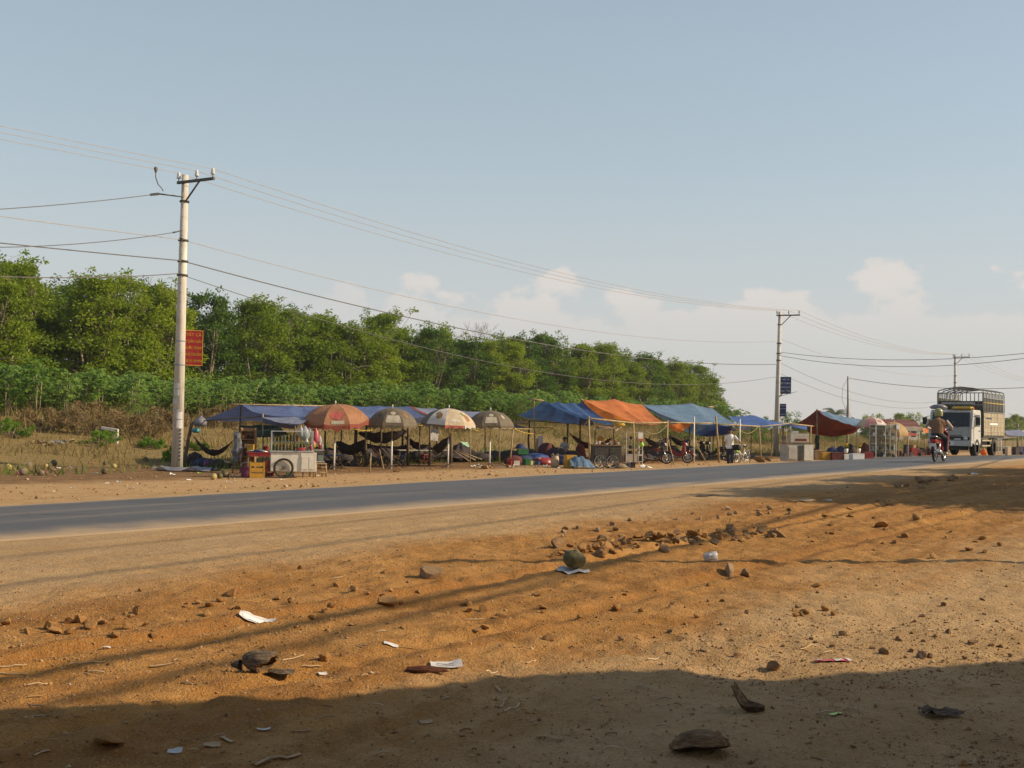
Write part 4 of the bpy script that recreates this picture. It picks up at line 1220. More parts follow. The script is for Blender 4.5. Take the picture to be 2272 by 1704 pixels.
# plastic bags tied on the leaning post
def bag(label, p, w, h, mat, name='plastic_bag', seed=1, cat='bag'):
    rr = random.Random(seed); m = MB(); prof = [(.02, h), (.10 * w, h * .93), (.32 * w, h * .72), (.5 * w, h * .4), (.46 * w, h * .12), (.25 * w, 0), (0, 0)]
    m.lathe(prof, 12, p, jit=.3); o = m.build(name, mat); tag(o, label, cat); return o
simple('plastic_clear', (.55, .56, .58), .3, var=.15, trans=.4)
simple('plastic_teal', (.05, .22, .26), .35, var=.2)
simple('plastic_pink', (.55, .12, .14), .4, var=.25, trans=.2)
simple('plastic_grey', (.25, .24, .27), .4, var=.25, trans=.2)
bag('teal plastic bag tied to the leaning post beside the first pole', K(1, 305, 500, 34.2), .34, .22, 'plastic_teal', seed=2)
bag('grey plastic bundle hung on top of the leaning post', K(1, 360, 420, 34.2), .5, .4, 'plastic_grey', seed=3)

# ---- dark blue tarp stall
st2 = thing('tarp_stall', 'dark blue tarp stall open towards the left', 'stall', onl(1250, 28))
tarp('tarp', 'tarp_deep', [[K(3, 165, 285, 35.5), K(3, 560, 350, 35.5), K(3, 900, 385, 35.2), K(3, 1100, 400, 35.0)], [K(3, 480, 106, 31.6), K(3, 650, 112, 31.2), K(3, 830, 122, 31.0), K(3, 960, 112, 30.8)], [K(3, 1000, 290, 28.0), K(3, 1100, 345, 27.6), K(3, 1200, 372, 27.4), K(3, 1330, 385, 27.2)]], st2, 26, 26, .12, .06, 7)
post(st2, KX(3, 385, 32.0), K(3, 358, 78, 32.0), .04); post(st2, KX(3, 1055, 27.0), K(3, 1030, 300, 27.0), .055); post(st2, KX(3, 1588, 26.6), K(3, 1578, 352, 26.6), .045)
for (u_, l_, v_) in ((305, 35.6, 345), (775, 35.0, 390), (925, 34.0, 330)): post(st2, KX(3, u_, l_), K(3, u_, v_, l_), .06, 'old_post')
m = MB(); pole_(m, K(3, 318, 88, 32.0), K(3, 480, 105, 31.6), .045); m.build('ridge_pole', 'bamboo', st2, True); m = MB(); pole_(m, K(3, 930, 84, 30.8), K(3, 975, 110, 30.8), .05); m.build('ridge_pole', 'bamboo', st2, True)
m = MB(); pole_(m, K(3, 1020, 320, 27.0), K(3, 1580, 378, 26.6), .045); m.build('cross_pole', 'bamboo', st2, True); m = MB(); pole_(m, K(3, 290, 345, 35.4), K(3, 920, 395, 35), .035); m.build('cross_pole', 'bamboo', st2, True); m = MB(); pole_(m, K(3, 130, 388, 33), K(3, 310, 388, 33.5), .03); m.build('cross_pole', 'bamboo', st2, True)
m = MB(); pole_(m, K(3, 300, 438, 33), K(3, 590, 438, 33), .02); m.build('red_rail', 'tarp_red', st2, True)
rope(st2, (K(3, 100, 440, 30), K(3, 590, 440, 31.5)), .018, sag=.28); rope(st2, (K(3, 590, 440, 31.5), K(3, 1010, 360, 27.2)), .016, sag=.55)
# ---- orange tarp stall
st3 = thing('tarp_stall', 'bright orange tarp roof between two blue tarps', 'stall', onl(1420, 27))
tarp('tarp', 'tarp_orange', [[K(3, 1000, 330, 34.5), K(3, 1350, 330, 34.5), K(3, 1720, 350, 34.2)], [K(3, 965, 90, 30.6), K(3, 1345, 82, 30.6), K(3, 1690, 150, 30.2)], [K(3, 1540, 352, 26.8), K(3, 1740, 392, 26.5), K(3, 1950, 376, 26.4)]], st3, 26, 26, .10, .055, 8)
tarp('tarp_flap', 'tarp_orange', [[K(4, 460, 400, 26.4), K(4, 590, 380, 26.4), K(4, 740, 385, 26.4)], [K(4, 480, 445, 26.6), K(4, 590, 500, 26.6), K(4, 690, 435, 26.6)]], st3, 14, 6, .03, .03, 9)
post(st3, KX(4, 432, 26.3), K(4, 450, 345, 26.3), .055); post(st3, KX(4, 778, 26.0), K(4, 775, 320, 26.0), .05)
post(st3, K(4, 778, 605, 25.9), K(4, 778, 300, 25.9), .035, 'paint_white', 'pale_pipe')
m = MB(); pole_(m, K(3, 1580, 385, 26.6), K(4, 450, 372, 26.3), .045); m.build('cross_pole', 'bamboo', st3, True); m = MB(); pole_(m, K(4, 450, 372, 26.3), K(4, 770, 380, 26.0), .045); m.build('cross_pole', 'bamboo', st3, True)
rope(st3, (K(4, 160, 455, 26.6), K(4, 440, 405, 26.3)), .022, 'rope_dull', .32)
post(st3, KX(4, 545, 25.4), K(4, 445, 550, 26.3), .03); post(st3, KX(4, 945, 25.0), K(4, 790, 625, 25.9), .03)
for (u_, l_, v_) in ((225, 33.5, 540), (485, 33.5, 520), (720, 33.0, 420)): post(st3, KX(4, u_, l_), K(4, u_, v_, l_), .05, 'old_post')
# ---- light blue tarp stall
st4 = thing('tarp_stall', 'light blue tarp roof above the man with the bicycle', 'stall', onl(1580, 26.5))
tarp('tarp', 'tarp_light', [[K(4, 640, 470, 34.5), K(4, 900, 520, 34.2), K(4, 1300, 470, 33.8)], [K(4, 140, 153, 30.4), K(4, 740, 132, 30.4), K(4, 990, 190, 30.2)], [K(4, 640, 368, 26.3), K(4, 1040, 390, 25.9), K(4, 1330, 404, 25.6)]], st4, 30, 26, .10, .06, 10)
tarp('tarp_flap', 'tarp_light', [[K(4, 1240, 400, 25.6), K(4, 1400, 405, 25.6), K(4, 1560, 420, 25.4)], [K(4, 1290, 430, 25.8), K(4, 1420, 475, 25.8), K(4, 1520, 430, 25.6)]], st4, 12, 6, .02, .03, 11)
tarp('tarp_inner', 'tarp_royal', [[K(4, 780, 500, 32), K(4, 950, 420, 31), K(4, 1240, 400, 30)], [K(4, 830, 525, 32.6), K(4, 960, 545, 32), K(4, 1250, 500, 31)]], st4, 12, 8, .04, .04, 12)
post(st4, KX(4, 1088, 25.6), K(4, 1040, 292, 25.6), .06); post(st4, KX(4, 1345, 25.4), K(4, 1335, 560, 25.4), .04); post(st4, K(4, 1330, 560, 25.35), K(4, 1338, 330, 25.35), .04, 'paint_white', 'pale_pipe')
m = MB(); pole_(m, K(4, 780, 385, 26.0), K(4, 1040, 380, 25.7), .045); m.build('cross_pole', 'bamboo', st4, True); m = MB(); pole_(m, K(4, 1050, 390, 25.7), K(4, 1570, 420, 25.3), .04); m.build('cross_pole', 'bamboo', st4, True)
m = MB(); pole_(m, K(4, 940, 182, 30.2), K(4, 1010, 182, 30.2), .05); m.build('ridge_pole', 'bamboo', st4, True)
for (u_, l_, v_) in ((970, 33.0, 530), (1130, 33.0, 500), (1010, 32.5, 540)): post(st4, KX(4, u_, l_), K(4, u_, v_, l_), .045, 'old_post')
rope(st4, (K(4, 1340, 470, 25.4), K(4, 1560, 425, 25.3)), .02, 'rope_dull', .25)
# ---- royal blue tarp at the row's end
st5 = thing('tarp_stall', 'royal blue tarp roof in front of the second concrete pole', 'stall', onl(1720, 26))
tarp('tarp', 'tarp_royal', [[K(4, 1180, 300, 31.5), K(4, 1500, 280, 31.5), K(4, 1830, 372, 31.0), K(4, 2150, 400, 30.5)], [K(4, 1330, 380, 28.0), K(4, 1650, 345, 28.0), K(4, 1880, 390, 27.4), K(4, 2160, 415, 26.6)], [K(4, 1560, 425, 25.3), K(4, 1760, 418, 25.3), K(4, 1940, 384, 25.2), K(4, 2165, 465, 25.2)]], st5, 26, 18, .06, .05, 13)
post(st5, KX(4, 1600, 25.3), K(4, 1572, 410, 25.3), .05); post(st5, KX(4, 1725, 27), K(4, 1728, 430, 27), .035); post(st5, KX(4, 1912, 25.1), K(4, 1905, 430, 25.1), .035); post(st5, KX(5, 500, 25.0), K(5, 515, 560, 25.0), .05)
post(st5, KX(4, 1850, 29), K(4, 1870, 430, 29), .04, 'old_post'); post(st5, KX(4, 1470, 29), K(4, 1480, 420, 29), .03, 'old_post')
m = MB(); pole_(m, K(4, 1570, 425, 25.3), K(4, 1940, 384, 25.2), .035); m.build('cross_pole', 'bamboo', st5, True); m = MB(); pole_(m, K(4, 1940, 386, 25.2), K(5, 545, 556, 25.0), .045); m.build('cross_pole', 'bamboo', st5, True)
tarp('tarp_hammock', 'tarp_tan', [[K(5, 90, 700, 28.5), K(5, 300, 665, 27), K(5, 480, 650, 25.6)], [K(5, 100, 790, 28.2), K(5, 230, 790, 27), K(5, 470, 660, 25.6)]], st5, 14, 8, .08, .04, 14)
# ---- red-lined tent
st6 = thing('tarp_stall', 'tent with red-brown lining and pale blue top beyond the second pole', 'stall', onl(1850, 26))
bk = [K(5, 300, 520, 32.0), K(5, 560, 600, 31.6), K(5, 800, 700, 31), K(5, 1130, 660, 30)]
rg_ = [K(5, 603, 312, 28.2), K(5, 760, 350, 27.8), K(5, 960, 410, 27.4), K(5, 1330, 462, 27.0)]
fr = [K(5, 700, 400, 27.6), K(5, 900, 470, 26.2), K(5, 1080, 530, 25.4), K(5, 1230, 560, 25.0)]
tarp('tarp', 'tarp_light', [bk, rg_, fr], st6, 30, 22, .07, .04, 15, under='tarp_red')
tarp('end_flap', 'tarp_red', [[K(5, 603, 318, 28.1), K(5, 640, 330, 28.0), K(5, 700, 400, 27.6)], [K(5, 320, 520, 31.0), K(5, 560, 560, 29), K(5, 900, 478, 26.2)], [K(5, 350, 530, 31.0), K(5, 620, 650, 28.5), K(5, 1200, 575, 25.2)]], st6, 14, 14, .03, .03, 16)
tarp('back_flap', 'tarp_red', [[K(5, 420, 560, 29.5), K(5, 900, 560, 27.5), K(5, 1230, 565, 26)], [K(5, 500, 660, 29), K(5, 830, 715, 27.6), K(5, 1150, 650, 26.2)]], st6, 16, 8, .03, .04, 17)
post(st6, KX(5, 615, 28.2), K(5, 602, 308, 28.2), .06, 'bamboo'); 
for (u_, l_, v_) in ((1045, 27.5, 640), (1180, 25.2, 600), (870, 27.2, 700)): post(st6, KX(5, u_, l_), K(5, u_, v_, l_), .045, 'bamboo')
# ---- far stalls beyond the umbrellas
st7 = thing('tarp_stall', 'far low stall with tan tarp and orange cloth left of the truck', 'stall', onl(2040, 24))
tarp('tarp', 'tarp_tan', [[K(5, 1860, 570, 27), K(5, 2000, 555, 27), K(5, 2140, 570, 26.6)], [K(5, 1880, 610, 25), K(5, 2010, 625, 24.8), K(5, 2120, 620, 24.4)]], st7, 12, 8, .04, .03, 18)
tarp('tarp_flap', 'tarp_orange', [[K(5, 2130, 580, 25), K(5, 2180, 575, 25), K(5, 2330, 590, 24.6)], [K(5, 2140, 650, 24.6), K(5, 2200, 650, 24.6), K(5, 2320, 660, 24.2)]], st7, 10, 8, .04, .06, 19)
tarp('tarp_edge', 'tarp_red', [[K(5, 1900, 640, 24.6), K(5, 2000, 655, 24.4)], [K(5, 1905, 690, 24), K(5, 2085, 690, 23.8)]], st7, 8, 5, .02, .03, 20)
for (u_, v_, l_) in ((1780, 670, 23.6), (1915, 640, 23.5), (2068, 660, 25), (2165, 680, 25)): post(st7, KX(5, u_, l_), K(5, u_, v_, l_), .05, 'bamboo')
st8 = thing('tarp_stall', 'far row of grey-blue striped tarps right of the truck', 'stall', onl(2250, 25))
for k in range(3): tarp('tarp', ('tarp_pale', 'tarp_white', 'tarp_blue')[k], [[pl(2228 + 22 * k, 955 + 2 * k, 27), pl(2262 + 22 * k, 953, 27)], [pl(2236 + 22 * k, 966 + k, 24.6), pl(2290 + 22 * k, 968, 24.6)]], st8, 10, 8, .05, .05, 21 + k)
tarp('tarp_front', 'tarp_tan', [[pl(2222, 966, 25), pl(2262, 968, 25)], [pl(2218, 974, 23.6), pl(2262, 970, 23.6)]], st8, 8, 5, .03, .03, 25)
for x_ in (2231, 2248, 2268): post(st8, onl(x_, 24), pl(x_, 970, 24), .05, 'bamboo')

# ================================================================== MORE MATERIALS
def S(n, c, r=.6, **k): simple(n, c, r, **k)
S('white_enamel', (.70, .66, .56), .45, var=.1, dust=.3); S('grey_panel', (.42, .39, .33), .6, var=.15, dust=.3); S('dark_panel', (.055, .05, .04), .6, var=.3, dust=.2)
S('black_plastic', (.018, .018, .02), .4, var=.2); S('rubber', (.02, .02, .02), .85, var=.2, dust=.25); S('chrome', (.55, .55, .55), .25, metal=.9); S('alu', (.55, .55, .53), .4, metal=.6)
S('yellow_plastic', (.48, .26, .03), .45, var=.12, dust=.15); S('red_plastic', (.24, .03, .028), .4, var=.12); S('green_plastic', (.045, .20, .07), .4, var=.12); S('blue_plastic', (.035, .07, .20), .4, var=.12)
S('purple_plastic', (.12, .03, .10), .45, var=.15); S('lime_plastic', (.35, .62, .05), .45); S('mint', (.35, .55, .40), .4, var=.08); S('wood', (.25, .15, .07), .75, var=.3, scale=9, bump=.2); S('pale_wood', (.42, .30, .17), .75, var=.25, scale=9, bump=.2)
S('canvas_dark', (.045, .035, .035), .9, var=.35); S('canvas_maroon', (.12, .035, .03), .9, var=.3); S('canvas_blue', (.03, .04, .10), .9, var=.3); S('cardboard', (.38, .26, .14), .85, var=.15); S('sacking', (.48, .38, .26), .95, var=.2, bump=.4)
S('bottle_green', (.03, .16, .06), .15, var=.1); S('bottle_amber', (.25, .09, .02), .15, var=.1); S('bottle_clear', (.45, .50, .48), .12, var=.1, trans=.3); S('bottle_red', (.5, .05, .03), .2); S('foam', (.80, .79, .75), .7, var=.05)
S('flower_yellow', (.75, .50, .02), .7, trans=.2); S('coconut_green', (.10, .085, .032), .6, var=.55, scale=11, bump=.35, dust=.35); S('coconut_yellow', (.40, .30, .11), .7, var=.2); S('husk', (.20, .155, .10), .95, var=.35, scale=14, bump=.6)
S('skin', (.26, .14, .085), .55, var=.08); S('cloth_white', (.80, .78, .76), .85, var=.08, bump=.15); S('cloth_pink', (.52, .42, .40), .85, var=.1); S('cloth_brown', (.22, .125, .07), .9, var=.15, bump=.2); S('cloth_black', (.02, .02, .022), .9, var=.2); S('cloth_navy', (.03, .035, .05), .9, var=.2); S('helmet', (.34, .34, .16), .22, var=.1)
S('moto_red', (.20, .018, .015), .3, var=.15, dust=.15); S('moto_black', (.02, .02, .022), .32, var=.2, dust=.15); S('moto_blue', (.02, .03, .10), .3, var=.15, dust=.12); S('engine', (.22, .21, .2), .45, metal=.6, var=.3)
S('tail_red', (.4, .02, .015), .25); S('truck_white', (.52, .52, .49), .4, var=.08, dust=.35); S('truck_grey', (.40, .40, .38), .5, var=.12, dust=.25); S('truck_panel', (.42, .36, .25), .65, var=.14, dust=.3, scale=3); S('truck_dark', (.045, .045, .04), .6, var=.3, dust=.15); S('cage_grey', (.19, .195, .175), .6, var=.2, dust=.1)
S('truck_yellow', (.50, .32, .03), .45, var=.15); S('lamp_amber', (.6, .20, .02), .2); S('lamp_glass', (.6, .6, .58), .12)
t = NT('glass_dark'); t.end(t.bsdf((.012, .014, .016, 1), .08, 0, None, .5))
t = NT('glass_pane')
gl = t.n('ShaderNodeBsdfGlossy'); gl.inputs['Roughness'].default_value = .08; tp = t.n('ShaderNodeBsdfTransparent'); tp.inputs[0].default_value = (.86, .9, .88, 1)
fz = t.n('ShaderNodeFresnel'); fz.inputs[0].default_value = 1.45; mx = t.n('ShaderNodeMixShader'); t.l(fz.outputs[0], mx.inputs[0]); t.l(tp.outputs[0], mx.inputs[1]); t.l(gl.outputs[0], mx.inputs[2]); t.end(mx.outputs[0])
for n_, c_ in (('umb_orange', (.40, .185, .085)), ('umb_red', (.33, .075, .045)), ('umb_khaki', (.17, .135, .085)), ('umb_khaki_dark', (.10, .08, .05)), ('umb_cream', (.62, .50, .34)), ('umb_white', (.68, .64, .58)), ('umb_pinkred', (.52, .12, .10)), ('umb_pink', (.55, .26, .24)), ('umb_straw', (.52, .33, .13)), ('umb_print', (.58, .52, .40)), ('umb_brown', (.34, .18, .08)), ('umb_leaf', (.20, .24, .08))):
    tarp_mat(n_, c_, .22, .12)

# ================================================================== UMBRELLAS
def umbrella(label, base, h, R, cols, drop=.62, tilt=(0, 0), phase=0., valance=None, prints=(), skirt=.14, pole='paint_white', weight='stone', vfac=None, sag_in=0.):
    r = thing('market_umbrella', label, 'umbrella', base)
    n = 8; A_ = R_(74)
    T = Matrix.Rotation(tilt[0], 3, 'X') @ Matrix.Rotation(tilt[1], 3, 'Y')
    jr = [random.uniform(-.05, .05) for _ in range(8)]; jz = [random.uniform(-.05, .04) for _ in range(8)]
    def sf(k, u_, a):            # panel k, u from tip to rim, a in -1..1 between its ribs
        ang = phase + (k + .5 + a * .5) * 2 * math.pi / n
        ch = math.cos(math.pi / n) / math.cos((a * .5) * 2 * math.pi / n)
        rr_ = R * math.sin(u_ * A_) / math.sin(A_) * (ch * (.25 + .75 * u_) + 1 * (.75 - .75 * u_))
        z = -drop * (1 - math.cos(u_ * A_)) / (1 - math.cos(A_)) - sag_in * u_ * (1 - a * a) * .25
        w_ = (a + 1) / 2; kj = u_ * u_; rr_ *= 1 + kj * (jr[k] * (1 - w_) + jr[(k + 1) % n] * w_); z += kj * (jz[k] * (1 - w_) + jz[(k + 1) % n] * w_)
        return T @ Vector((rr_ * math.cos(ang), rr_ * math.sin(ang), z)) + Vector((0, 0, h))
    for k in range(n):
        m = MB(); m.grid([[sf(k, max(u_, .02), a) for a in np.linspace(-1, 1, 7)] for u_ in np.linspace(0, 1, 9)])
        p = m.build('panel', cols[k % len(cols)], r)
        v = MB(); top = [sf(k, 1, a) for a in np.linspace(-1, 1, 9)]; cen = Vector((0, 0, h - drop))
        lo = [q + Vector((0, 0, -skirt * (.75 + .25 * math.cos(i * 1.57)))) + (q - cen).normalized() * .02 * math.sin(i * 2 + k) for i, q in enumerate(top)]
        v.grid([top, lo]); v.build('valance', (valance[k % len(valance)] if valance else cols[k % len(cols)]), p)
        b = MB(); b.tube([sf(k, u_, 1) + Vector((0, 0, -.015)) for u_ in np.linspace(.03, 1, 7)], .008, 4); b.tube([T @ Vector((0, 0, -.75)) + Vector((0, 0, h)), sf(k, .62, 1) + Vector((0, 0, -.02))], .007, 4); b.build('rib', 'alu', r)
    for (k, u0, u1, a0, a1, shape, mat) in prints:
        m = MB(); N_ = 12
        if shape == 'o':
            cu_, ca_ = (u0 + u1) / 2, (a0 + a1) / 2; du, da = (u1 - u0) / 2, (a1 - a0) / 2
            rows = [[sf(k, cu_ + du * q * math.sin(th), ca_ + da * q * math.cos(th)) for th in np.linspace(0, 2 * math.pi, 17)] for q in np.linspace(.05, 1, 4)]
        else: rows = [[sf(k, u_, a) + Vector((0, 0, 0)) for a in np.linspace(a0, a1, 9)] for u_ in np.linspace(u0, u1, 6)]
        cen = Vector((0, 0, h - drop * 1.2))
        m.grid([[q + (q - cen).normalized() * .008 for q in row] for row in rows]); m.build('print', mat, r)
    m = MB(); m.tube([(0, 0, -.1), (0, 0, h * .48)], .033, 10); m.build('lower_pole', pole, r)
    m = MB(); m.tube([(0, 0, h * .46), T @ Vector((0, 0, -.35)) + Vector((0, 0, h)), T @ Vector((0, 0, .06)) + Vector((0, 0, h))], .02, 8); m.build('upper_pole', 'pale_wood', r)
    m = MB(); m.lathe([(0, .1), (.02, .09), (.03, .03), (.015, 0)], 8, T @ Vector((0, 0, .03)) + Vector((0, 0, h))); m.build('finial', 'paint_white', r)
    m = MB(); 
    for q in range(4):
        a = q * 1.57 + .5; m.tube([(0, 0, .16), (math.cos(a) * .28, math.sin(a) * .28, .0)], .018, 5)
    m.build('foot', 'old_post', r)
    return r
def camfac(base):  # phase so that one rib points a bit left of the camera
    return math.atan2(-base[1], -base[0])
def kpan(n): return n
b_ = KG(2, 270, 765)
umbrella('faded orange umbrella with drooping rim beside the drinks cart', b_, 2.42, 1.22, ['umb_orange'], .58, (R_(7), R_(-2)), camfac(b_) - .35, ['umb_red'], [(0, .5, .8, -.7, .7, 'o', 'umb_pinkred'), (0, .84, .95, -.5, .6, 'r', 'umb_print')], .22, sag_in=.3)
b_ = KG(2, 832, 757)
umbrella('dark khaki umbrella with white emblem, second from the first pole', b_, 2.34, 1.02, ['umb_khaki'], .62, (R_(2), 0), camfac(b_) - .35, None, [(0, .62, .90, -.78, .78, 'r', 'umb_print'), (0, .43, .60, -.4, .4, 'o', 'umb_print'), (1, .5, .72, -.5, .1, 'o', 'umb_brown'), (7, .5, .68, -.2, .4, 'o', 'umb_khaki_dark')])
b_ = KG(2, 1388, 742)
umbrella('cream umbrella printed with fruit and a red rim', b_, 2.40, 1.10, ['umb_cream', 'umb_cream', 'umb_cream', 'umb_khaki', 'umb_cream', 'umb_cream', 'umb_khaki', 'umb_white'], .62, (R_(3), R_(3)), camfac(b_) - .1, ['umb_pinkred', 'umb_white', 'umb_white', 'umb_khaki', 'umb_white', 'umb_white', 'umb_khaki', 'umb_khaki'], [(1, .55, .85, -.5, .4, 'o', 'umb_brown'), (1, .42, .62, -.75, -.2, 'o', 'umb_leaf'), (7, .5, .78, -.3, .5, 'o', 'umb_brown'), (7, .42, .6, -.6, .0, 'o', 'umb_leaf'), (0, .78, .86, -.6, .6, 'r', 'umb_white')])
b_ = KG(2, 1797, 735)
umbrella('dark khaki umbrella with white emblem beside the dark blue tarp', b_, 2.36, 1.04, ['umb_khaki'], .62, (R_(2), 0), camfac(b_) - .35, None, [(0, .62, .90, -.7, .7, 'r', 'umb_print'), (0, .43, .60, -.4, .4, 'o', 'umb_print'), (1, .5, .72, -.4, .1, 'o', 'umb_print'), (7, .5, .68, -.2, .4, 'o', 'umb_brown')])
b_ = KX(5, 1400, 24.6)
umbrella('pink and white umbrella above the glass display cabinet', b_, 2.72, 1.08, ['umb_pink', 'umb_white', 'umb_pink', 'umb_cream'], .64, (R_(2), 0), camfac(b_) - .45, ['umb_khaki', 'umb_white', 'tarp_blue', 'umb_white'], [(1, .45, .7, -.5, .5, 'o', 'umb_pink')])
b_ = KX(5, 1720, 24.0)
umbrella('straw-yellow umbrella right of the glass display cabinet', b_, 2.45, 1.08, ['umb_straw', 'umb_straw', 'umb_brown', 'umb_straw'], .75, (R_(4), R_(4)), camfac(b_) - .4, None)
b_ = KX(5, 1330, 27.5)
# lumps that weigh the umbrella feet down
for (n_, u_, v_, sz, mt, lb) in ((2, 890, 785, .34, CLODS, 'reddish boulder at the foot of the dark umbrella nearest the orange one'), (2, 1750, 755, .34, CLODS, 'clod at the foot of the dark umbrella by the blue tarp'), (2, 1985, 740, .22, ROCKS, 'stone at the foot of the slanting bamboo post'), (3, 45, 925, .24, ROCKS, 'dark stone on the verge before the dark blue tarp stall')):
    tag(put_rock(mt, KG(n_, u_, v_), sz, None, .15), lb, 'stone')

# ================================================================== GOODS
def crate(label, base, w, d, h, mat, rz=0., rows=3, name='crate'):
    r = thing(name, label, 'crate', base, rz)
    f = MB(); f.box((0, 0, .02), (w, d, .03))
    for sx in (-1, 1):
        for sy in (-1, 1): f.box((sx * (w / 2 - .02), sy * (d / 2 - .02), h / 2), (.045, .045, h))
    f.build('frame', mat, r)
    for i in range(rows):
        z = h * (i + .5) / rows; m = MB()
        for sy in (-1, 1): m.box((0, sy * (d / 2 - .012), z), (w - .09, .02, h / rows * .68))
        for sx in (-1, 1): m.box((sx * (w / 2 - .012), 0, z), (.02, d - .09, h / rows * .68))
        m.build('slat', mat, r)
    return r
def carton(label, base, w, d, h, mat='cardboard', rz=0., lid=None, name='box', cat='box'):
    r = thing(name, label, cat, base, rz); m = MB(); m.box((0, 0, h / 2), (w, d, h)); m.build('body', mat, r, bevel=.008)
    m = MB(); m.box((0, 0, h + .012), (w * 1.03, d * 1.03, .03)); m.build('lid', lid or mat, r, bevel=.006); return r
def bucket(label, base, rad, h, mat, name='bucket', handle=True, taper=.8):
    r = thing(name, label, name.replace('_', ' '), base); m = MB()
    m.lathe([(0, .01), (rad * taper, .01), (rad * (taper + 1) / 2, h * .5), (rad, h), (rad * 1.06, h), (rad * 1.06, h - .02), (rad * .97, h - .02), (rad * taper * .96, .03), (0, .03)], 16); m.build('body', mat, r)
    if handle:
        k = MB(); k.tube([(rad * math.cos(a), 0, h + rad * .8 * math.sin(a)) for a in np.linspace(0, math.pi, 9)], .008, 5); k.build('handle', 'alu', r)
    return r
def bottle(label, base, rad, h, mat, cap='red_plastic', group=None):
    r = thing('bottle', label, 'bottle', base, 0, group); m = MB(); m.lathe([(0, 0), (rad, .01), (rad, h * .6), (rad * .85, h * .7), (rad * .35, h * .82), (rad * .33, h * .93), (0, h * .93)], 10); m.build('body', mat, r)
    m = MB(); m.lathe([(rad * .4, h * .92), (rad * .4, h), (0, h)], 8); m.build('cap', cap, r); return r
def stool(label, base, w, h, mat, rz=0., name='stool', back=0):
    r = thing(name, label, 'stool' if not back else 'chair', base, rz); m = MB(); m.box((0, 0, h), (w, w, .03)); m.build('seat', mat, r, bevel=.008)
    for sx in (-1, 1):
        for sy in (-1, 1):
            m = MB(); m.tube([(sx * w * .5, sy * w * .5, 0), (sx * w * .44, sy * w * .44, h)], .017, 6); m.build('leg', mat, r)
    m = MB()
    for z in (h * .35, h * .75):
        for sy in (-1, 1): m.tube([(-w * .48, sy * w * .48, z), (w * .48, sy * w * .48, z)], .011, 5)
    m.build('stretcher', mat, r)
    if back:
        m = MB(); m.box((0, w * .48, h + back * .6), (w, .025, back * .5)); m.tube([(-w * .46, w * .48, h), (-w * .46, w * .5, h + back)], .015, 6); m.tube([(w * .46, w * .48, h), (w * .46, w * .5, h + back)], .015, 6); m.build('backrest', mat, r)
    return r
def table(label, base, w, d, h, top, leg, rz=0., name='table', apron=0):
    r = thing(name, label, 'table', base, rz); m = MB(); m.box((0, 0, h - .02), (w, d, .04)); m.build('tabletop', top, r, bevel=.006)
    for sx in (-1, 1):
        for sy in (-1, 1):
            m = MB(); m.box((sx * (w / 2 - .05), sy * (d / 2 - .05), (h - .04) / 2), (.045, .045, h - .04)); m.build('leg', leg, r)
    if apron:
        m = MB()
        for sy in (-1, 1): m.box((0, sy * (d / 2 - .02), h - .04 - apron / 2), (w - .1, .02, apron))
        m.build('apron', top, r)
    return r
def hammock(label, a, b, sag, wd, mat):
    a = Vector(a); b = Vector(b); r = thing('hammock', label, 'hammock', (a.x, a.y, gz(a.x, a.y)))
    sd = (b - a).cross(Vector((0, 0, 1))).normalized(); rows = []; N_ = 22
    for j in range(9):
        w_ = -1 + j / 4; row = []
        for i in range(N_ + 1):
            f = i / N_; e = math.sin(math.pi * f) ** .7
            q = a.lerp(b, f) - Vector((0, 0, 4 * sag * f * (1 - f))) + sd * w_ * wd * .5 * e + Vector((0, 0, (w_ * w_) * wd * .38 * e)) + Vector((0, 0, .03 * math.sin(i * 1.3 + j * 2) * e))
            row.append(q)
        rows.append(row)
    m = MB(); m.grid(rows); m.build('cloth', mat, r, True)
    k = MB(); k.tube([a, a.lerp(b, .06) - Vector((0, 0, sag * .22))], .016, 5); k.build('rope', 'rope_dull', r, True)
    k = MB(); k.tube([b, b.lerp(a, .06) - Vector((0, 0, sag * .22))], .016, 5); k.build('rope', 'rope_dull', r, True)
    return r
def deck_chair(label, base, rz, mat, group=None):
    r = thing('deck_chair', label, 'chair', base, rz, group)
    for sy in (-.28, .28):
        m = MB(); m.tube([(-.45, sy, .0), (.5, sy, .75)], .02, 6); m.build('frame', 'old_post', r); m = MB(); m.tube([(.35, sy, .0), (-.3, sy, .42)], .02, 6); m.build('leg', 'old_post', r)
    m = MB(); m.grid([[Vector((-.42 + .9 * f, y_, .28 + .42 * f * f - .1 * math.sin(math.pi * f))) for y_ in np.linspace(-.28, .28, 4)] for f in np.linspace(0, 1, 8)]); m.build('canvas', mat, r)
    return r
def coconut(label, base, rad, mat, name='coconut', group=None):
    m = MB(); m.lathe([(0, 0), (rad * .5, .05 * rad), (rad * .9, rad * .45), (rad, rad * .95), (rad * .88, rad * 1.45), (rad * .5, rad * 1.85), (.0, rad * 2.0)], 14, (0, 0, 0), jit=.06)
    o = m.build(name, mat); o.location = base; o.rotation_euler = (random.uniform(-.6, .6), random.uniform(-.6, .6), 0); tag(o, label, 'coconut', group); return o

S('wrap_dull', (.12, .12, .13), .35, var=.4, scale=9)
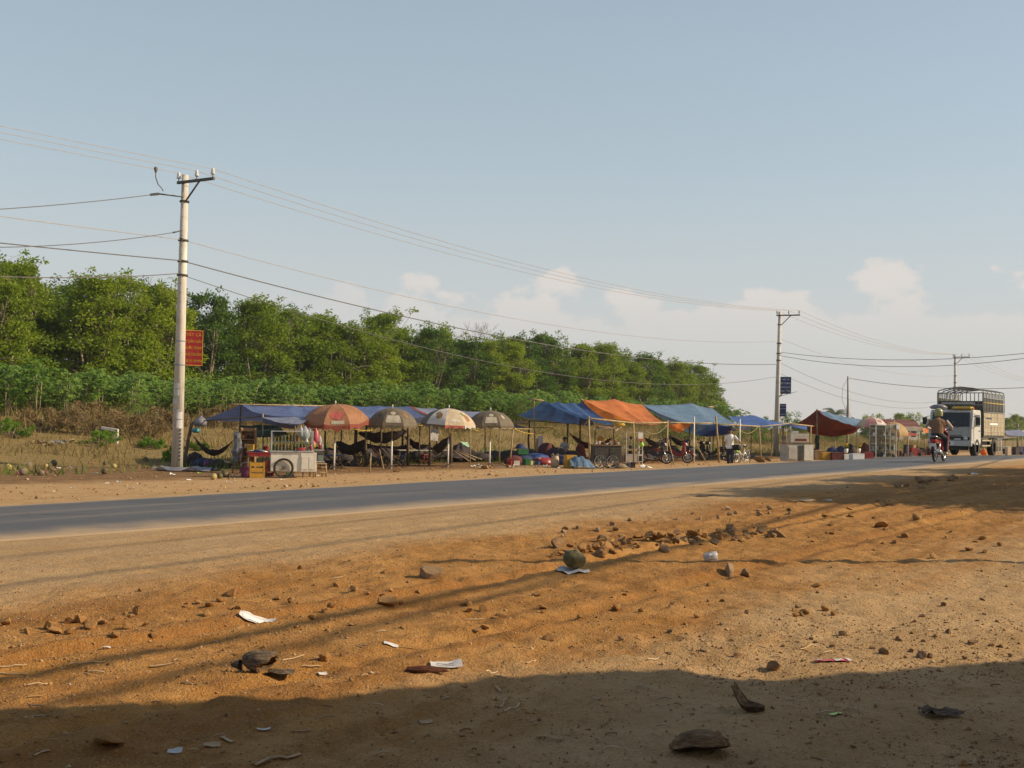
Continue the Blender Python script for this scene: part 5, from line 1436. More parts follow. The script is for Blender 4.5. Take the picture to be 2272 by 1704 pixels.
# ---- left end: hammocks and lumber in the shade
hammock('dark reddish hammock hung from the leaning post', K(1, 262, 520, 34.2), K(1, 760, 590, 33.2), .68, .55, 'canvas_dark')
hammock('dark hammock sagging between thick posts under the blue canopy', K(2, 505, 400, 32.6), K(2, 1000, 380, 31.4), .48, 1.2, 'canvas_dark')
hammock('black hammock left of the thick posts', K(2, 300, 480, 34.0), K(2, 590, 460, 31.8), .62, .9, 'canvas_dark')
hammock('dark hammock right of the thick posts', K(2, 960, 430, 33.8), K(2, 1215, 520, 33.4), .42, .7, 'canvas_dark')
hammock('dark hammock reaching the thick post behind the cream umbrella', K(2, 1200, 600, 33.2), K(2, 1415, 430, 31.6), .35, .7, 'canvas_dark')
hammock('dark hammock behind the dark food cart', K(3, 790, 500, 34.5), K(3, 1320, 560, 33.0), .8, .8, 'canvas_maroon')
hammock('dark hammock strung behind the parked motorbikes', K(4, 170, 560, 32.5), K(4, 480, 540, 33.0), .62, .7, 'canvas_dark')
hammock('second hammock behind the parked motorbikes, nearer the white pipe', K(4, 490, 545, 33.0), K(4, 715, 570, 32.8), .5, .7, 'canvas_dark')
for i, (u_, l_, rz, mt, pos) in enumerate(((200, 31.5, 2.6, 'canvas_dark', 'left of the orange umbrella pole'), (330, 31.8, 2.6, 'canvas_dark', 'right of the orange umbrella pole'), (640, 32.5, 2.8, 'canvas_dark', 'under the sagging hammock'), (760, 33.0, 2.8, 'canvas_maroon', 'behind the dark umbrella pole'), (900, 32.5, 2.7, 'canvas_dark', 'beside the middle thick post'), (1330, 33.2, 2.5, 'canvas_dark', 'behind the cream umbrella pole'))):
    deck_chair('low dark canvas deck chair ' + pos, KX(2, u_, l_), rz, mt)
tb = [table('long dark plank table under the blue canopy beside the middle posts', KX(2, 1060, 32.2), 1.5, .6, .62, 'grey_panel', 'old_post', R_(20)), table('small low table under the blue canopy behind the cart', KX(2, 250, 30.8), .8, .5, .5, 'blue_plastic', 'old_post', R_(25)), table('low table near the right end of the blue canopy', KX(2, 1340, 32.8), .9, .5, .58, 'grey_panel', 'old_post', R_(20))]
for i, (u_, l_, mt, tx) in enumerate(((970, 31.4, 'blue_plastic', 'blue plastic stool at the plank table'), (1160, 31.8, 'red_plastic', 'red plastic stool at the plank table'), (545, 31.8, 'wood', 'low wooden stool between the thick posts'), (1190, 32.4, 'canvas_maroon', 'maroon stool behind the plank table'))): stool(tx, KX(2, u_, l_), .32, .42, mt, R_(20 + 30 * i))
# dark sheet and dark heaps added to deepen the shade under the canopy
scr = thing('shade_sheet', 'added dark sheet deepening the shade behind the sagging hammock under the blue canopy', 'screen', KX(2, 780, 34.2))
tarp('canvas', 'canvas_dark', [[K(2, 585, 500, 34.2), K(2, 760, 525, 34.2), K(2, 985, 520, 34.0)], [K(2, 640, 690, 33.6), K(2, 780, 700, 33.6), K(2, 960, 690, 33.6)]], scr, 14, 8, .05, .08, 41)  # dark sheet added where the stall is deep in shade
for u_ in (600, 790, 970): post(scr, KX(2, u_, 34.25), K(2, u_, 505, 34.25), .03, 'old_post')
nh = thing('netting_heap', 'dark netting heap with pale green top behind the bamboo post', 'heap', KX(2, 1540, 33.5))
tarp('net', 'canvas_dark', [[K(2, 1440, 520, 34.5), K(2, 1520, 490, 34.5), K(2, 1610, 540, 34.5)], [K(2, 1420, 600, 33.2), K(2, 1540, 580, 33.0), K(2, 1680, 620, 33.2)], [K(2, 1430, 640, 32.4), K(2, 1560, 650, 32.2), K(2, 1760, 650, 32.4)]], nh, 14, 12, .03, .1, 42)
tarp('green_top', 'mint', [[K(2, 1510, 485, 34.4), K(2, 1580, 490, 34.4)], [K(2, 1560, 525, 33.9), K(2, 1605, 540, 33.9)]], nh, 5, 4, .02, .04, 43)
for k in range(3): m = MB(); m.tube([K(2, 1420 + 40 * k, 560 + 10 * k, 32), K(2, 1600 + 60 * k, 680 - 10 * k, 31.4)], .022, 5); m.build('bamboo_stick', 'bamboo', nh, True)
for i, (u_, l_, rz, pos) in enumerate(((150, 33.5, 2.4, 'at the left behind the snack bags'), (420, 33.6, 2.6, 'behind the black hammock'), (520, 34.0, 2.7, 'between the two thick dark posts'), (700, 31.6, 2.6, 'in front of the added dark sheet'), (850, 31.8, 2.9, 'right before the added dark sheet'), (1050, 34.0, 2.7, 'behind the plank table'), (1250, 32.0, 2.4, 'left of the cream umbrella pole'))):
    deck_chair('dark canvas deck chair ' + pos, KX(2, u_, l_), rz, 'canvas_dark')
for i, (u_, l_, w, h, lb) in enumerate(((230, 33.8, .5, .7, 'added black heap under the left of the blue canopy'), (380, 32.0, .45, .5, 'added black heap beside the black hammock'), (1100, 33.6, .5, .55, 'added dark heap behind the plank table legs'), (1380, 34.0, .6, .6, 'added dark heap beside the thick post behind the cream umbrella'), (1700, 33.0, .7, .45, 'low added dark heap right of the netting'), (1850, 33.2, .7, .5, 'low added black heap behind the right dark umbrella'), (2000, 32.6, .7, .55, 'added dark heap left of the dark blue tarp stall'), (2130, 32.0, .6, .6, 'added black heap beside the cap-shaped cover'))):
    p = KX(2, u_, l_); m = MB(); m.lathe([(0, 0), (w, 0), (w * 1.05, h * .4), (w * .7, h * .8), (.0, h)], 12, p, jit=.3); tag(m.build('covered_heap', 'canvas_dark'), lb, 'heap')  # dark masses added to make the stall interior darker
# lumber and rags round the leaning post
for i, (u_, l_, w, d, h, mt, lb) in enumerate(((300, 34.6, .55, .4, .55, 'canvas_dark', 'dark bundle of rags under the reddish hammock'), (400, 34.0, .7, .5, .35, 'canvas_blue', 'dark blue sack lying under the hammock'), (470, 33.6, .4, .35, .3, 'purple_plastic', 'dark tub under the hammock middle'), (590, 33.4, .8, .5, .3, 'canvas_dark', 'black sacks at the right end of the reddish hammock'))):
    p = KX(1, u_, l_); m = MB(); m.lathe([(0, 0), (w * .55, 0), (w * .6, h * .4), (w * .42, h * .8), (.0, h)], 12, p, jit=.35); o = m.build('cloth_bundle', mt); tag(o, lb, 'bundle')
# tall thing wrapped in clear plastic
r_ = thing('wrapped_rack', 'tall rack wrapped in clear grey plastic left of the red table', 'rack', KX(1, 815, 29.6))
m = MB(); m.lathe([(.15, .45), (.17, .6), (.19, .8), (.15, .95), (.16, 1.1), (.13, 1.3), (.12, 1.42), (.05, 1.5), (0, 1.52)], 9, jit=.5, smooth=False); m.build('plastic_wrap', 'wrap_dull', r_); r_.scale = (.9, .9, .92)
m = MB(); m.tube([(-.14, 0, -.02), (-.12, 0, .5)], .02, 6); m.build('leg', 'old_post', r_); m = MB(); m.tube([(.14, 0, -.02), (.12, 0, .5)], .02, 6); m.build('leg', 'old_post', r_)
r_ = thing('shelf_cabinet', 'dark shelf cabinet with snack packets behind the red table', 'cabinet', KX(1, 955, 30.4))
m = MB(); m.box((0, .1, .75), (.5, .03, 1.5)); m.build('back_panel', 'wood', r_)
for sx in (-1, 1): m = MB(); m.box((sx * .24, -.02, .75), (.03, .26, 1.5)); m.build('side_panel', 'wood', r_)
for z in (.5, .8, 1.1, 1.4): m = MB(); m.box((0, -.02, z), (.45, .24, .025)); m.build('shelf', 'wood', r_)
for i in range(14):
    m = MB(); z = (.51, .81, 1.11)[i % 3]; m.box((-.18 + .09 * (i // 3), -.05, z + .075), (.07, .07, .13)); m.build('packet', ('red_plastic', 'canvas_maroon', 'yellow_plastic', 'cloth_black', 'sacking')[i % 5], r_)
tr = table('red-edged low table with cups in front of the drinks cart', KX(1, 1110, 28.8), .95, .5, .72, 'red_plastic', 'wood', R_(18), apron=.1)
crate('yellow plastic crate under the red-edged table', KG(1, 1050, 1050), .45, .34, .5, 'yellow_plastic', R_(15))
crate('small red and cream striped crate beside the cart wheel', KG(1, 1205, 1030), .25, .25, .5, 'red_plastic', R_(15), 4)
bucket('purple tub left of the yellow crate', KG(1, 915, 1050), .17, .34, 'purple_plastic')
p = KX(1, 1110, 28.8); p.z += .72
bucket('bright red bucket standing on the red-edged table', p + Vector((.14, .1, 0)), .09, .2, 'red_plastic'); bucket('small green cup on the red-edged table', p + Vector((-.03, .1, 0)), .06, .1, 'green_plastic', 'cup', False)
carton('yellow box on the red-edged table', p + Vector((-.38, .12, 0)), .22, .16, .22, 'yellow_plastic'); bucket('mint bowl on the red-edged table', p + Vector((-.3, -.12, 0)), .1, .06, 'mint', 'bowl', False); carton('blue tray on the red-edged table', p + Vector((-.05, -.12, 0)), .3, .14, .05, 'blue_plastic', name='tray', cat='tray')

# ---- drinks cart
def wheel(parent, c, R, r, axis='y', spokes=12, tyre='rubber', rim='alu', hub=.05, name='wheel'):
    e = bpy.data.objects.new(name, None); COL.objects.link(e); e.parent = parent; e.location = c
    m = MB(); m.ring((0, 0, 0), R - r, r, axis, 26, 8); m.build('tyre', tyre, e)
    k = MB(); k.ring((0, 0, 0), R - 2 * r - .004, r * .6, axis, 26, 5)
    ax = Vector((0, 1, 0)) if axis == 'y' else Vector((1, 0, 0))
    k.tube([ax * -hub, ax * hub], hub * .6, 8)
    for i in range(spokes):
        a = 2 * math.pi * i / spokes; d = Vector((math.cos(a), 0, math.sin(a))) if axis == 'y' else Vector((0, math.cos(a), math.sin(a)))
        k.tube([ax * hub * .6 * (1 if i % 2 else -1), d * (R - 2 * r)], .004 if R < .5 else .006, 4)
    k.build('rim', rim, e); return e
dc = thing('drinks_cart', 'white drinks cart with a large wheel and bottles under the orange umbrella', 'cart', KG(1, 1490, 1050), R_(14))
m = MB(); m.box((-.12, 0, .50), (1.15, .52, .6)); m.build('cabinet', 'white_enamel', dc, bevel=.01)
m = MB(); m.box((.46, -.275, .50), (.48, .02, .6)); m.build('front_panel', 'white_enamel', dc, bevel=.006)
for sx in (.345, .575): m = MB(); m.box((sx, -.292, .47), (.2, .012, .4)); m.build('door', 'white_enamel', dc, bevel=.004)
m = MB(); m.box((-.05, 0, .825), (1.35, .6, .04)); m.build('counter', 'alu', dc, bevel=.006)
wheel(dc, (-.3, -.31, .31), .31, .026, 'y', 18, rim='old_post', hub=.05); wheel(dc, (-.3, .31, .31), .31, .026, 'y', 18, rim='old_post', hub=.05)
for sx in (.3, .62):
    m = MB(); m.box((sx, -.2, .1), (.04, .04, .22)); m.build('leg', 'wood', dc)
for (sx, sy) in ((-.68, -.26), (-.68, .26), (.58, -.26), (.58, .26)):
    m = MB(); m.box((sx, sy, 1.15), (.03, .03, .62)); m.build('case_post', 'alu', dc)
for z in (1.12, 1.45): m = MB(); m.box((-.05, 0, z), (1.25, .5, .02)); m.build('case_shelf', 'alu', dc)
m = MB(); m.box((-.05, -.265, 1.15), (1.2, .006, .56)); m.build('case_glass', 'glass_pane', dc)
for i in range(3):
    m = MB(); m.tube([(-.75 - .02 * i, .28 - .28 * i, .8), (-1.05, .28 - .28 * i, .86)], .02, 6); m.build('handle', 'alu', dc) if i != 1 else None
rr = random.Random(31); cols_ = ['bottle_green', 'bottle_amber', 'bottle_clear', 'bottle_red', 'bottle_clear', 'yellow_plastic', 'bottle_green', 'mint']
Md = Matrix.Translation(dc.location) @ Matrix.Rotation(R_(14), 4, 'Z')
for i in range(20):
    lv = .847 if i < 12 else 1.132
    q = Md @ Vector((-.62 + (i % 12) * .105, -.12 + .2 * rr.random(), lv)); ci = cols_[i % len(cols_)]
    bottle(f'{ci.split("_")[-1] if ci.startswith("bottle") else ci.split("_")[0]} bottle on the {"counter" if i < 12 else "upper shelf"} of the drinks cart', q, .036, rr.uniform(.2, .27), ci, rr.choice(['red_plastic', 'blue_plastic', 'white_enamel']), 'bottles on the drinks cart')
bucket('wide pink basin on the drinks cart counter', Md @ Vector((.22, -.18, .847)), .17, .1, 'plastic_pink', 'basin', False)
for i, (u_, v_, w, h, mt, tx) in enumerate(((1640, 590, .30, .46, 'plastic_clear', 'large clear snack bag with white label hanging over the drinks cart'), (1590, 560, .16, .4, 'plastic_clear', 'thin clear snack bag left of the large one over the cart'), (1690, 560, .16, .34, 'plastic_grey', 'grey snack bag hanging right of the large clear one'), (1770, 620, .24, .48, 'plastic_pink', 'pink striped snack bags hanging under the orange umbrella'), (1820, 650, .16, .34, 'plastic_clear', 'small clear snack bag at the right of the hanging row'), (1740, 690, .2, .3, 'plastic_pink', 'lower pink snack bag in the hanging row'), (1660, 640, .12, .2, 'foam', 'white packet clipped among the hanging snack bags'))):
    bag(tx, K(1, u_, v_, 26.6 if i != 6 else 26.3), w, h, mt, 'snack_bag', 20 + i)
m = MB(); pole_(m, K(1, 1560, 440, 26.7), K(1, 1860, 455, 26.7), .012); o = m.build('hanging_rail', 'old_post'); tag(o, 'thin rail carrying the snack bags below the orange umbrella', 'rail')
# side table with a glass tank and a bamboo stool
p = KX(1, 1790, 26.2); p.z = gz(p.x, p.y)
table('small table with a glass tank right of the drinks cart', p, .5, .4, .50, 'alu', 'wood', R_(14))
r_ = thing('glass_tank', 'glass tank of drinks on the small table beside the cart', 'tank', p + Vector((0, 0, .5)), R_(14)); m = MB(); m.box((0, 0, .17), (.46, .34, .34)); m.build('pane', 'glass_pane', r_); m = MB(); m.box((0, .02, .1), (.42, .28, .18)); m.build('contents', 'bottle_clear', r_); m = MB(); m.box((0, 0, .35), (.48, .36, .02)); m.build('lid', 'alu', r_)
bottle('orange soda bottle on the glass tank', p + Vector((.1, 0, .87)), .04, .24, 'bottle_red', 'yellow_plastic'); bottle('yellow jar on the glass tank', p + Vector((-.08, 0, .87)), .05, .2, 'yellow_plastic', 'white_enamel'); bottle('blue capped bottle beside the glass tank', p + Vector((.19, -.05, .87)), .035, .2, 'bottle_clear', 'blue_plastic')
stool('pale bamboo stool in front of the glass tank', KG(1, 1835, 1040), .34, .42, 'pale_wood', R_(14), back=0)
r_ = thing('thermos_flask', 'pale mint flask standing on the ground before the cart wheel', 'flask', KG(1, 1437, 1052)); m = MB(); m.lathe([(0, 0), (.07, 0), (.072, .24), (.05, .28), (0, .285)], 14); m.build('body', 'mint', r_); m = MB(); m.lathe([(.045, .28), (.045, .34), (0, .345)], 10); m.build('cap', 'green_plastic', r_)
bag('white plastic bag on the ground beside the mint flask', KG(1, 1490, 1045), .13, .12, 'plastic_clear', seed=41)
for (u_, v_, rd, mt, lb) in ((520, 1075, .10, 'coconut_yellow', 'yellow coconut lying on the ground left of the drinks cart'), (592, 1060, .09, 'coconut_green', 'green coconut between the yellow one and the melon'), (680, 1048, .13, 'coconut_green', 'large dark green melon near the wrapped rack')): coconut(lb, KG(1, u_, v_), rd, mt)
# flattened tarp sheet and rubbish at the pole's foot
r_ = thing('ground_sheet', 'grey plastic sheet spread at the foot of the first pole', 'sheet', KX(1, 180, 31.6)); m = MB()
m.grid([[Vector((-.95 + 1.9 * i / 14, -.55 + 1.1 * j / 8 + .12 * math.sin(i), .05 + .10 * abs(float(fbm(i * .5, j * .6, 2))) * 2 + .05 * math.sin(i * .8 + j))) for i in range(15)] for j in range(9)]); m.build('sheet', 'plastic_grey', r_)
rr = random.Random(71)
LIT = [(1, 110, 960, 'plastic_pink', .14, 'crumpled red rag against the first pole'), (1, 350, 1000, 'lime_plastic', .14, 'lime scrap on the sheet end by the pole'), (1, 20, 1020, 'foam', .16, 'white scrap left of the sheet by the pole'), (1, 430, 945, 'plastic_clear', .16, 'pale crumpled bag in the shade under the hammock'), (1, 220, 1085, 'foam', .14, 'white scrap on the verge before the pole'), (1, 770, 1070, 'foam', .1, 'small white scrap before the wrapped rack'), (1, 690, 1073, 'cardboard', .14, 'brown scrap before the melon'), (1, 640, 680, 'foam', .22, 'white box lid on the bank behind the hammock')]
def scrap(label, p, w, mat, name='litter_scrap', seed=0, cat='litter'):
    rr = random.Random(seed); m = MB()
    m.grid([[Vector(p) + Vector((w * (-.5 + i / 4) + rr.gauss(0, .04 * w), w * .7 * (-.5 + j / 3) + rr.gauss(0, .06 * w), .012 + .3 * w * abs(rr.gauss(0, .5)))) for i in range(5)] for j in range(4)])
    o = m.build(name, mat); tag(o, label, cat); return o
for i, (n_, u_, v_, mt, w, lb) in enumerate(LIT): scrap(lb, KG(n_, u_, v_), w, mt, seed=i)
# fallen fruit and rubbish on the bank at left
for i in range(26):
    x_ = rr.uniform(20, 330); y_ = 1040 + rr.gauss(0, 9) + (x_ < 60) * 6
    if i % 2: coconut('old coconut lying in the rubbish strip left of the first pole', pg(x_, y_), rr.uniform(.07, .13), rr.choice(['coconut_yellow', 'coconut_green', 'husk']), group='old coconuts left of the pole')
    else: o = scrap('pale litter scrap in the rubbish strip left of the first pole', pg(x_, y_ + 6), rr.uniform(.1, .25), rr.choice(['foam', 'cardboard', 'plastic_clear', 'plastic_pink']), seed=100 + i); o['group'] = 'litter left of the pole'
for i in range(9): o = scrap('whitish plastic litter heaped below the big brown bush', pg(82 + i * 9, 984 + rr.gauss(0, 3)), rr.uniform(.25, .5), rr.choice(['foam', 'plastic_clear', 'cardboard']), seed=150 + i); o['group'] = 'litter below the brown bush'
for i in range(24):
    x_ = rr.uniform(780, 1340); p = onl(x_, rr.uniform(36.5, 40)); o = scrap('small pale litter on the bank behind the stalls', p, rr.uniform(.12, .35), rr.choice(['foam', 'plastic_clear', 'cardboard', 'plastic_grey']), seed=200 + i); o['group'] = 'litter on the bank behind the stalls'
for i in range(34):
    x_ = rr.uniform(1040, 1330); o = scrap('small litter at the front of the stalls beside the dark blue tarp', pg(x_, 1036 - (x_ - 1040) * .006 + rr.gauss(0, 3)), rr.uniform(.08, .22), rr.choice(['foam', 'cardboard', 'plastic_clear', 'pale_wood']), seed=300 + i); o['group'] = 'litter before the dark blue stall'
for i in range(30):
    x_ = rr.uniform(20, 1250); o = scrap('tiny white scrap on the far verge', pg(x_, 1098 - x_ * .036 - rr.uniform(2, 18)), rr.uniform(.06, .13), rr.choice(['foam', 'cardboard', 'paper']), seed=400 + i); o['group'] = 'scraps on the far verge'
r_ = thing('concrete_marker', 'cream concrete frame corner standing on the bank at left', 'marker', pg(258, 984)); m = MB(); m.box((0, 0, .28), (.14, .14, .62)); m.build('upright', 'white_enamel', r_, bevel=.01); m = MB(); m.box((-.3, 0, .62), (.75, .14, .12), Matrix.Rotation(R_(8), 3, 'Y')); m.build('beam', 'white_enamel', r_, bevel=.01)

# ---- goods under and before the dark blue tarp
bx = crate('green plastic crate on the pile behind the yellow box', KX(3, 225, 29.4) + Vector((0, 0, .45)), .45, .34, .24, 'green_plastic', R_(15))
for i, (u_, l_, w, d, h, mt, lb) in enumerate(((225, 29.5, .9, .6, .45, 'canvas_blue', 'dark blue covered heap carrying the green crate'), (400, 29.4, 1.0, .6, .5, 'blue_plastic', 'blue plastic basin stack on the ground stall'), (470, 28.6, .9, .5, .35, 'red_plastic', 'red goods tray on the ground stall'), (120, 29.6, .7, .5, .4, 'canvas_maroon', 'maroon covered bundle near the slanted bamboo post'), (640, 30.0, .9, .7, .75, 'canvas_dark', 'tall dark covered heap in the middle of the dark blue stall'), (830, 29.8, .8, .6, .6, 'canvas_dark', 'dark covered heap behind the yellow box'), (520, 31.0, .8, .6, .95, 'canvas_maroon', 'maroon covered heap at the back of the stall'), (930, 30.6, .5, .5, .9, 'canvas_maroon', 'dark red covered heap beside the food cart'), (310, 30.8, .7, .6, .65, 'canvas_dark', 'black heap behind the blue basins'))):
    p = KX(3, u_, l_); m = MB(); m.lathe([(0, 0), (w * .58, 0), (w * .6, h * .35), (w * .5, h * .75), (w * .3, h * .95), (0, h)], 12, p, jit=.22); o = m.build('covered_heap', mt); tag(o, lb, 'heap')
rr = random.Random(5)
for i in range(16):
    p = KX(3, rr.uniform(60, 620), rr.uniform(28.4, 29.2)); mt = rr.choice(['blue_plastic', 'red_plastic', 'foam', 'green_plastic', 'cardboard', 'grey_panel']); w = rr.uniform(.2, .38)
    o = carton(f'small {mt.split("_")[0]} box in the clutter under the dark blue tarp', p, w, w * .7, rr.uniform(.12, .3), mt, rr.uniform(0, 1.5)); o['group'] = 'clutter under the dark blue tarp'
cp = thing('dark_cap_stack', 'dark cap-shaped cover on the heap beside the slanting post', 'cover', KX(3, 200, 29.6) + Vector((0, 0, .7))); m = MB(); m.lathe([(.28, 0), (.2, .1), (.14, .2), (0, .24)], 12, jit=.2); m.build('dome', 'canvas_blue', cp); m = MB(); m.lathe([(.26, 0), (.36, .0), (.36, .02), (.26, .03)], 12); m.build('brim', 'canvas_blue', cp)
r_ = thing('white_cooler', 'white upright cooler box at the back of the dark blue stall', 'cooler', KX(3, 440, 33.5)); m = MB(); m.box((0, 0, .62), (.26, .24, 1.2)); m.build('body', 'foam', r_, bevel=.02); m = MB(); m.box((-.12, 0, .6), (.2, .2, 1.0)); m.build('side', 'pale_wood', r_)
carton('tall yellow carton standing before the blue ground sheet', KG(3, 800, 932), .46, .36, .52, 'yellow_plastic', R_(20), name='yellow_carton')
r_ = thing('woven_bag', 'beige woven bag with two handles left of the yellow carton', 'bag', KG(3, 615, 925)); m = MB(); m.lathe([(0, 0), (.16, 0), (.18, .2), (.15, .42), (.13, .5)], 12, jit=.15); m.build('body', 'sacking', r_)
for sx in (-1, 1): m = MB(); m.tube([(sx * .1 + .05 * math.cos(a), 0, .48 + .1 * math.sin(a)) for a in np.linspace(0, math.pi, 7)], .012, 5); m.build('handle', 'sacking', r_)
r_ = thing('tarp_heap', 'rumpled grey-blue tarp draped over goods right of the yellow carton', 'tarp', KG(3, 945, 938)); m = MB()
m.grid([[Vector((-.5 + i / 12 * 1.1, -.38 + j / 8 * .7, max(.02, .5 * (1 - ((i - 4) / 8.) ** 2) * (1 - ((j - 5) / 5.5) ** 2) + .06 * math.sin(i * 1.9 + j * .7)))) for i in range(13)] for j in range(9)]); m.build('sheet', 'tarp_light', r_)
p = KX(3, 690, 28.2); m = MB(); m.lathe([(0, 0), (.34, 0), (.36, .2), (.25, .4), (0, .46)], 12, p, jit=.25); tag(m.build('covered_heap', 'canvas_blue'), 'dark blue wrapped bundle between the woven bag and the yellow carton', 'heap')
# seated figures: two people sit low in the shade at the back of this stall (built below)

# ---- dark food cart and glass case
fc = thing('food_cart', 'dark brown food cart on bicycle wheels beneath the orange tarp', 'cart', KG(3, 1240, 935), R_(10))
m = MB(); m.box((0, 0, .62), (1.22, .6, .7)); m.build('cabinet', 'dark_panel', fc, bevel=.012); m = MB(); m.box((0, 0, .985), (1.28, .66, .03)); m.build('counter', 'wood', fc)
for sx in (-.32, .34): m = MB(); m.box((sx, -.308, .62), (.5, .016, .5)); m.build('door', 'dark_panel', fc, bevel=.004)
wheel(fc, (-.34, -.36, .3), .3, .022, 'y', 16); wheel(fc, (.2, -.36, .3), .3, .022, 'y', 16); wheel(fc, (.2, .36, .3), .3, .022, 'y', 16); wheel(fc, (-.34, .36, .3), .3, .022, 'y', 16)
Mf = Matrix.Translation(fc.location) @ Matrix.Rotation(R_(10), 4, 'Z')
rr = random.Random(8)
for i in range(9): bucket(f'{("steel", "red", "white", "amber")[i % 4]} pot or bowl on the dark food cart', Mf @ Vector((-.5 + i * .12, rr.uniform(-.15, .2), 1.0)), rr.uniform(.05, .1), rr.uniform(.06, .2), ('alu', 'red_plastic', 'foam', 'bottle_amber')[i % 4], 'pot', False)['group'] = 'pots on the dark food cart'
ya = thing('cloth_awning', 'small tan cloth awning with yellow bundle above the food cart', 'awning', Mf @ Vector((0, 0, 0)))
tarp('tarp', 'tarp_tan', [[K(3, 1060, 455, 27.4), K(3, 1250, 450, 27.2), K(3, 1370, 455, 27.0)], [K(3, 1180, 400, 28.6), K(3, 1270, 398, 28.4), K(3, 1340, 400, 28.2)]], ya, 12, 8, .02, .03, 30)
m = MB(); q = K(3, 1410, 400, 26.9); m.lathe([(0, -.1), (.16, -.08), (.26, 0), (.2, .07), (0, .1)], 12, q, jit=.35); m.build('yellow_bundle', 'rope_yellow', ya, True)
m = MB()
for (a, b) in (((1340, 420), (1365, 490)), ((1400, 430), (1350, 490)), ((1440, 420), (1365, 480))): m.tube([K(3, *a, 26.9), K(3, *b, 26.9)], .02, 5)
m.build('strap', 'sacking', ya, True)
post(ya, KX(3, 1110, 28), K(3, 1110, 450, 28), .03, 'old_post'); post(ya, KX(3, 1330, 28), K(3, 1340, 455, 28), .03, 'old_post')
q = Mf @ Vector((-.2, .2, 1.0)); r_ = thing('yellow_sack', 'yellow printed sack hanging behind the food cart', 'sack', K(3, 1175, 600, 28.6)); m = MB(); m.prism([(-.17, 0), (.15, 0), (.14, .32), (-.02, .26), (-.15, .18)], .1); m.build('body', 'yellow_plastic', r_)
m = MB(); m.box((.1, -.055, .26), (.1, .01, .12)); m.build('label_patch', 'foam', r_)
gc = thing('glass_case', 'white-framed glass food case on legs beside the dark cart', 'display case', KG(3, 1570, 880), R_(10))
for (sx, sy) in ((-.4, -.26), (.4, -.26), (-.4, .26), (.4, .26)):
    m = MB(); m.box((sx, sy, .78), (.035, .035, 1.56)); m.build('corner_post', 'white_enamel', gc)
for z in (.1, .46, .7, 1.15, 1.52): m = MB(); m.box((0, 0, z), (.78, .5, .02)); m.build('shelf', 'alu', gc)
m = MB(); m.box((-.12, -.27, .28), (.54, .012, .34)); m.build('lower_panel', 'grey_panel', gc); m = MB(); m.box((.3, -.275, .28), (.24, .012, .36)); m.build('frame_door', 'white_enamel', gc); m = MB(); m.box((.3, -.284, .27), (.15, .01, .26)); m.build('door_pane', 'glass_dark', gc)
m = MB(); m.box((.3, -.27, 1.36), (.24, .012, .30)); m.build('sign_board', 'foam', gc); m = MB(); m.box((.3, -.279, 1.16), (.24, .01, .12)); m.build('orange_strip', 'tarp_orange', gc)
m = MB(); m.box((-.12, -.27, .95), (.54, .006, .44)); m.build('glass', 'glass_pane', gc); m = MB(); m.box((.402, 0, .8), (.006, .48, 1.3)); m.build('glass', 'glass_pane', gc)
Mg = Matrix.Translation(gc.location) @ Matrix.Rotation(R_(10), 4, 'Z')
for i in range(12):
    q = Mg @ Vector((-.3 + (i % 4) * .19, .05 * (i % 3), (.71, .47, 1.16)[i // 4])); bucket('metal pot or jar inside the white-framed glass case', q, .07 + .01 * (i % 3), .1 + .05 * (i % 2), ('alu', 'canvas_dark', 'yellow_plastic', 'foam')[i % 4], 'jar', False)['group'] = 'jars in the glass case'
bucket('light blue bucket under the glass case', KG(3, 1515, 925), .12, .2, 'tarp_light'); carton('dark block under the right end of the glass case', KG(3, 1570, 930), .2, .2, .22, 'dark_panel')
p = KG(3, 1400, 935); m = MB(); m.lathe([(0, 0), (.3, 0), (.34, .08), (.2, .2), (0, .22)], 12, p, jit=.4); tag(m.build('husk_heap', 'husk'), 'low brown heap of husks under the glass case', 'heap')
scrap('white flat box on the ground right of the glass case', KG(3, 1730, 935), .4, 'foam', seed=9); bag('lime green bag hanging on the glass case', K(3, 1680, 670, 25.2), .2, .22, 'lime_plastic', seed=12)

# ---- row end: low cabinet, hedge of goods under the red-lined tent
cb = thing('low_cabinet', 'cream low cabinet standing under the royal blue tarp', 'cabinet', KG(5, 330, 1062), R_(14))
m = MB(); m.box((-.1, 0, .36), (1.05, .6, .68)); m.build('body', 'grey_panel', cb, bevel=.01); m = MB(); m.box((.29, -.31, .35), (.4, .02, .62)); m.build('door', 'white_enamel', cb, bevel=.006); m = MB(); m.box((-.4, -.31, .33), (.36, .02, .5)); m.build('door', 'grey_panel', cb, bevel=.006); m = MB(); m.box((-.05, -.308, .33), (.22, .012, .58)); m.build('dark_panel', 'dark_panel', cb); m = MB(); m.box((-.1, 0, .72), (1.15, .66, .03)); m.build('top', 'wood', cb)
q = cb.location + Vector((.05, .15, .74)); r_ = thing('sign_box', 'grey box with red lettering on the low cabinet', 'box', q, R_(14)); m = MB(); m.box((0, 0, .17), (.8, .2, .34)); m.build('body', 'grey_panel', r_, bevel=.01); m = MB(); m.box((.05, -.105, .1), (.5, .006, .09)); m.build('red_band', 'canvas_maroon', r_)
carton('small white tray on top of the grey lettered box', q + Vector((-.15, 0, .36)), .24, .16, .05, 'foam', name='tray', cat='tray')
r_ = thing('green_drape', 'narrow dark green cloth hanging under the red-lined tent', 'cloth', K(5, 605, 890, 28.0)); m = MB(); m.grid([[Vector((-.15 + .3 * i / 4 + .02 * math.sin(j), .03 * math.sin(i * 2), .95 * j / 8)) for i in range(5)] for j in range(9)]); m.build('cloth', 'tarp_green', r_)
rr = random.Random(77)
